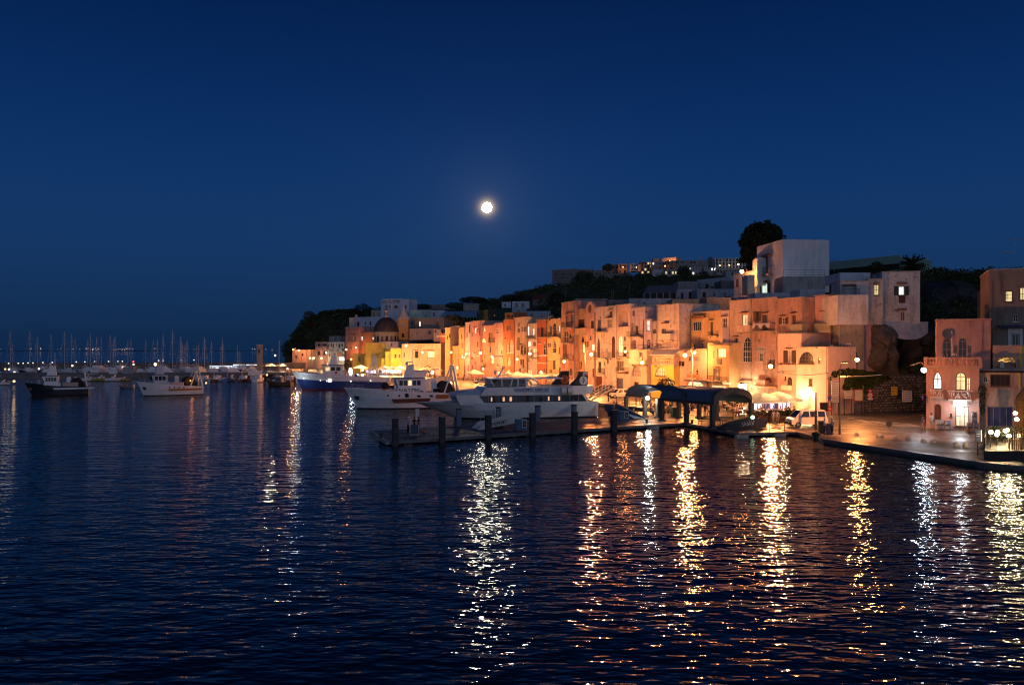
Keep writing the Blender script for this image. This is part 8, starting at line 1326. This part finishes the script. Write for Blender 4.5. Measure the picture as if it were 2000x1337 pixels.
for k in range(46):
    px = r.choice((r.uniform(850, 1000), r.uniform(690, 850), r.uniform(1290, 1460), r.uniform(560, 680))); Y = wallY(px)-r.uniform(6, 26) if px > 860 else 286-(px-780)*.25-r.uniform(0, 16) if px > 690 else r.uniform(318, 345)
    wh = 'strolling among the lit umbrellas along the far quay' if px < 1100 else 'strolling in the crowd behind the pavilion'
    po, c1, c2_ = r.choice(('stand', 'walk', 'talk')), r.choice(COLS), r.choice((JEAN, BLK, TAN)); rzz = r.uniform(0, 6.28)
    nm = 'person ' + PW_[po] + ' in a ' + CN[c1] + ' top and ' + (CN[c2_] if c2_ != BLK else 'black trousers'); wh2 = 'among the far lit umbrellas' if px < 1100 else 'in the crowd behind the pavilion'
    if seen.get((nm, wh2)): nm = nm.replace('person ', 'another person ', 1) if seen[(nm, wh2)] == 1 else nm.replace('person ', 'one more person ', 1)
    seen[(nm, wh2)] = seen.get((nm, wh2), 0)+1
    person(nm + ' ' + wh2, (GX(px, Y), Y, 1.304), rzz, po, c1, c2_, group='people ' + wh)
def planter(label, px, Y, w, n=500, seed=1, c=OLIVE): x = GX(px, Y); t = thing('planter', label, 'planter', (x, Y, 1.304), .15); MB().box(-w/2, w/2, -.3, .3, 0, .62).build('box', paint((.10, .055, .03), .7), t); m = MB(); leaves(m, [(-w*.25, 0, .85, w*.3, .4, .4), (w*.25, 0, .9, w*.3, .4, .45)], n, .11, seed); m.build('foliage', c, t)
for k, (px, Y) in enumerate(((1480, 101.5), (1497, 101), (1513, 100.8), (1531, 101.5), (1548, 103))): planter(['dark planter box nearest the pavilion before the bar terrace', 'dark planter box second along the bar terrace front', 'bushy planter in the middle of the bar terrace front', 'bushy planter right of the two pale dressed people', 'leafy planter at the foot of the lit porch'][k], px, Y, 2.2 if k < 2 else 1.6, 260 if k < 2 else 700, k)
tree('potted bushy shrub seen through the right vault', (GX(1432, 116), 116, 1.3), 2, [(0, 0, 2.0, 1.3, 1, 1.0), (1.4, .4, 1.7, 1.0, .8, .8)], 900, .13, OLIVE, 8, name='shrub', cat='shrub', tr=.06); tree('small leafy tree glowing behind the left vault', (GX(1300, 140), 140, 1.3), 3, [(0, 0, 3.0, 1.6, 1.3, 1.1)], 700, .15, OLIVE, 9, tr=.08); tree('green shrub lit from below beside the flat peach building shop', (GX(835, 276), 276, 1.3), 3, [(0, 0, 2.2, 1.4, 1.2, 1.4)], 500, .18, OLIVE, 10, name='shrub', cat='shrub', tr=.06); tree('low tree beside the low yellow building', (GX(680, 318), 318, 1.3), 3, [(0, 0, 3, 1.6, 1.4, 2.2)], 700, .2, OLIVE, 11, tr=.1)
# ---- terrace with globe lamps, kiosk and shop racks at the right
tz = 1.98; tr_ = thing('restaurant_terrace', 'dark raised wooden terrace at the right quay edge', 'terrace', (0, 0, 0)); a = G(1921.5, 897); MB().extr([(a.x, a.y, 1.303), (60, a.y, 1.303), (60, a.y, tz), (a.x, a.y, tz)], (6.6, 11, 0)).build('deck', paint((.03, .026, .024), .6), tr_); m = MB()
for k in range(12): m.tube([(a.x+.1+k*.54, a.y+.1+k*.9, tz), (a.x+.1+k*.54, a.y+.1+k*.9, tz+1.05)], .025, 4)
for k in range(5): m.tube([(a.x+.1+k*1.0, a.y+.1, tz), (a.x+.1+k*1.0, a.y+.1, tz+1.05)], .025, 4)
m.tube([(a.x+6.04, a.y+10, tz+1.05), (a.x+.1, a.y+.1, tz+1.05), (a.x+4.2, a.y+.1, tz+1.05)], .03, 4); m.tube([(a.x+6.04, a.y+10, tz+.5), (a.x+.1, a.y+.1, tz+.5), (a.x+4.2, a.y+.1, tz+.5)], .02, 4); m.build('railing', IRON, tr_)
lx = P(*R1(1035, 800), a.y+1.0).x
for k in range(28): m = MB(); m.box(lx+k*.17, lx+k*.17+.1, a.y+.9, a.y+.95, tz, P(0, R1(0, 690)[1], a.y+.9).z); m.build('slat', wood((.30, .15, .06)), tr_)
for k, (x, y) in enumerate(((770, 690), (860, 690), (850, 722), (960, 675), (1005, 742), (1135, 742), (985, 665), (1090, 445), (1110, 525))):
    p = P(*R1(x, y), (a.y+2.4, a.y+4.5, a.y+3.4, a.y+5.5, a.y+1.6, a.y+1.8, a.y+7, a.y+5, a.y+4)[k]); t = thing('globe_lamp', ['round globe lamp at the left end of the right terrace', 'second globe lamp from the left on the right terrace', 'globe lamp slightly lower between the left ones on the right terrace', 'globe lamp at the top of the cluster on the right terrace', 'single globe lamp above the terrace railing', 'globe lamp before the wooden slat wall', 'small globe lamp at the back of the terrace cluster', 'upper spot lamp below the wooden kiosk roof', 'lower bright lamp below the wooden kiosk roof'][k], 'lamp', p, 0, 'globe lamps on the right terrace'); m = MB(); m.ball((0, 0, 0), .17, 10, 7); m.build('globe', glow((1, .80, .48), 20), t); MB().tube([(0, .02, -.15), (0, .02, tz-p.z)] if y > 600 else [(0, .1, .15), (0, .1, 1.2)], .025, 5).build('pole', IRON, t); point_lamp((-.1, -.35, -.2), 120 if k != 8 else 220, (1, .70, .34), .1, t)
m = MB(); leaves(m, [(a.x+6.0, a.y+6.5, tz+.75, 2.4, 1.6, .7)], 900, .10, 77); tag(m.build('terrace_hedge', OLIVE), 'low green hedge glowing under the globe lamps on the terrace', 'hedge')
Yk = a.y+8; k0, k1, k2 = P(*R1(1056, 246), Yk), P(*R1(1182, 86), Yk), P(*R1(1075, 250), Yk); xr = k1.x+(k1.x-k0.x)+2.2; t = thing('wooden_kiosk', 'brown wooden kiosk with a steep dark gabled roof at the right frame edge', 'kiosk', (0, 0, 0)); zt = k1.z+1.6; xm = k1.x+1.3
m = MB(); m.extr([(k2.x+.1, Yk, tz), (xr-.5, Yk, tz), (xr-.5, Yk, k2.z-.1), (xm, Yk, zt-.15), (k2.x+.1, Yk, k2.z-.1)], (2.7, 4, 0)); m.build('wall', wood((.20, .08, .03)), t); m = MB()
for q in ((k0.x, k0.z, xm, zt), (xr, k0.z, xm, zt)): m.extr([(q[0], Yk-.5, q[1]), (q[2], Yk-.5, q[3]), (q[2], Yk-.5, q[3]+.16), (q[0], Yk-.5, q[1]+.16)], (3.4, 5, 0))
m.build('roof', paint((.035, .03, .03), .6), t)
for k in range(6): m = MB(); m.box(k2.x+.3+k*.55, k2.x+.8+k*.55, Yk-.03, Yk-.003, tz+.1, k2.z-.2); m.build('board', wood((.24, .10, .035)), t)
def rack(label, fr, x0, y0, x1, y1, Y, n, seed): q = random.Random(seed); b, c = P(*fr(x0, y1), Y), P(*fr(x1, y0), Y); t = thing('postcard_rack', label, 'display rack', (b.x, Y, 1.304), .1, 'display racks before the shop'); w, h = c.x-b.x, c.z-1.3; MB().box(0, w, .05, .2, 0, h).build('frame', FRG, t); k = 0; [MB().box(w*i/3+.03, w*(i+1)/3-.03, -.02, .045, .12+h*j/n, h*(j+.85)/n).build('card', q.choice((paint((.6, .5, .45), .7), paint((.5, .3, .25), .7), paint((.3, .35, .5), .7), FRW)), t) for i in range(3) for j in range(n)]
rack('white card rack left of the arched door of the shop', R1, 58, 535, 165, 640, 89.6, 2, 1); rack('pale blue card rack left of the lit shop door', R1, 175, 545, 255, 650, 89.4, 2, 2); rack('tall card rack right of the lit shop door', R1, 530, 430, 600, 640, 88.4, 4, 3); rack('tilted white card stand low right of the shop door', R1, 470, 570, 545, 690, 86.5, 2, 4); rack('pink card stand at the right corner of the shop', R1, 550, 565, 620, 700, 86, 2, 5)
m = MB(); leaves(m, [(0, 0, 0, .35, .25, 1.5), (0, 0, 1.3, .45, .3, .6)], 600, .09, 55); tag(m.build('climbing_plant', OLIVE, None, None, P(*R1(660, 300), 88.2)), 'green climbing plant between the shop and the blue garage', 'plant')
# ---- roof clutter: antennas and tanks
r = random.Random(77)
for k, (px, py, Y, h) in enumerate(((1104, 560, 230, 9), (1127, 574, 232, 6), (1194, 566, 215, 8), (1198, 566, 215, 7), (1230, 555, 220, 11), (1015, 612, 240, 5), (1075, 598, 240, 6), (1968, 487, 100, 3.4), (1983, 462, 101, 4.4), (1630, 505, 150, 2.5), (956, 598, 290, 7), (1047, 600, 240, 5))):
    p = P(px, py, Y); t = thing('roof_antenna', 'thin rooftop antenna ' + ['above the pink tower house', 'right of the pink tower house', 'tall left of a pair above the loggia house', 'tall right of a pair above the loggia house', 'tallest one on the slope before the trees', 'over the sandy ochre house', 'left of the pink tower house', 'left one on the brown house at the right', 'tallest one on the brown house at the right', 'beside the big white cube house', 'over the green scaffold', 'over the coral house'][k], 'antenna', (p.x, p.y, p.z), r.uniform(-.4, .4), 'rooftop antennas'); MB().tube([(0, 0, -h), (0, 0, 0)], .035 if Y > 120 else .02, 4).build('mast', FRG, t); m = MB(); m.tube([(-.8, 0, -.3), (.8, 0, -.3)], .025, 4)
    for q in range(5): m.tube([(-.7+q*.35, -.35, -.3), (-.7+q*.35, .35, -.3)], .018, 3)
    m.build('aerial', FRG, t)

fence_run([P(1531, 533, 157), P(1570, 530, 160), P(1610, 531, 163)] if 0 else [P(1530, 541, 151.5), P(1572, 541, 151.5), P(1611, 541, 151.5)], 'thin wire railing along the grey rooftop wall by the white cube house', IRON, 1.3, name='rooftop_railing', step=2.2, bars=3)
for k, (px, py, Y, lb) in enumerate(((1448, 589, 138, 'blue plastic water tank on the roof of the tall peach house'), (1241, 599, 167, 'grey water tank on the roof of the mauve house'), (1295, 593, 158, 'pale water tank on the cream house roof'), (1076, 621, 200, 'small water tank behind the white corniced ochre house'))):
    t = thing('water_tank', lb, 'tank', P(px, py, Y), 0, 'rooftop water tanks'); m = MB(); m.tube([(-.6, 0, .3), (.6, 0, .3)], .5, 12); m.build('body', paint(((.06, .12, .25), (.2, .2, .2), (.4, .38, .36), (.15, .14, .14))[k], .5), t, 40); MB().box(-.5, .5, -.3, .3, -.6, -.2).build('stand', IRON, t)
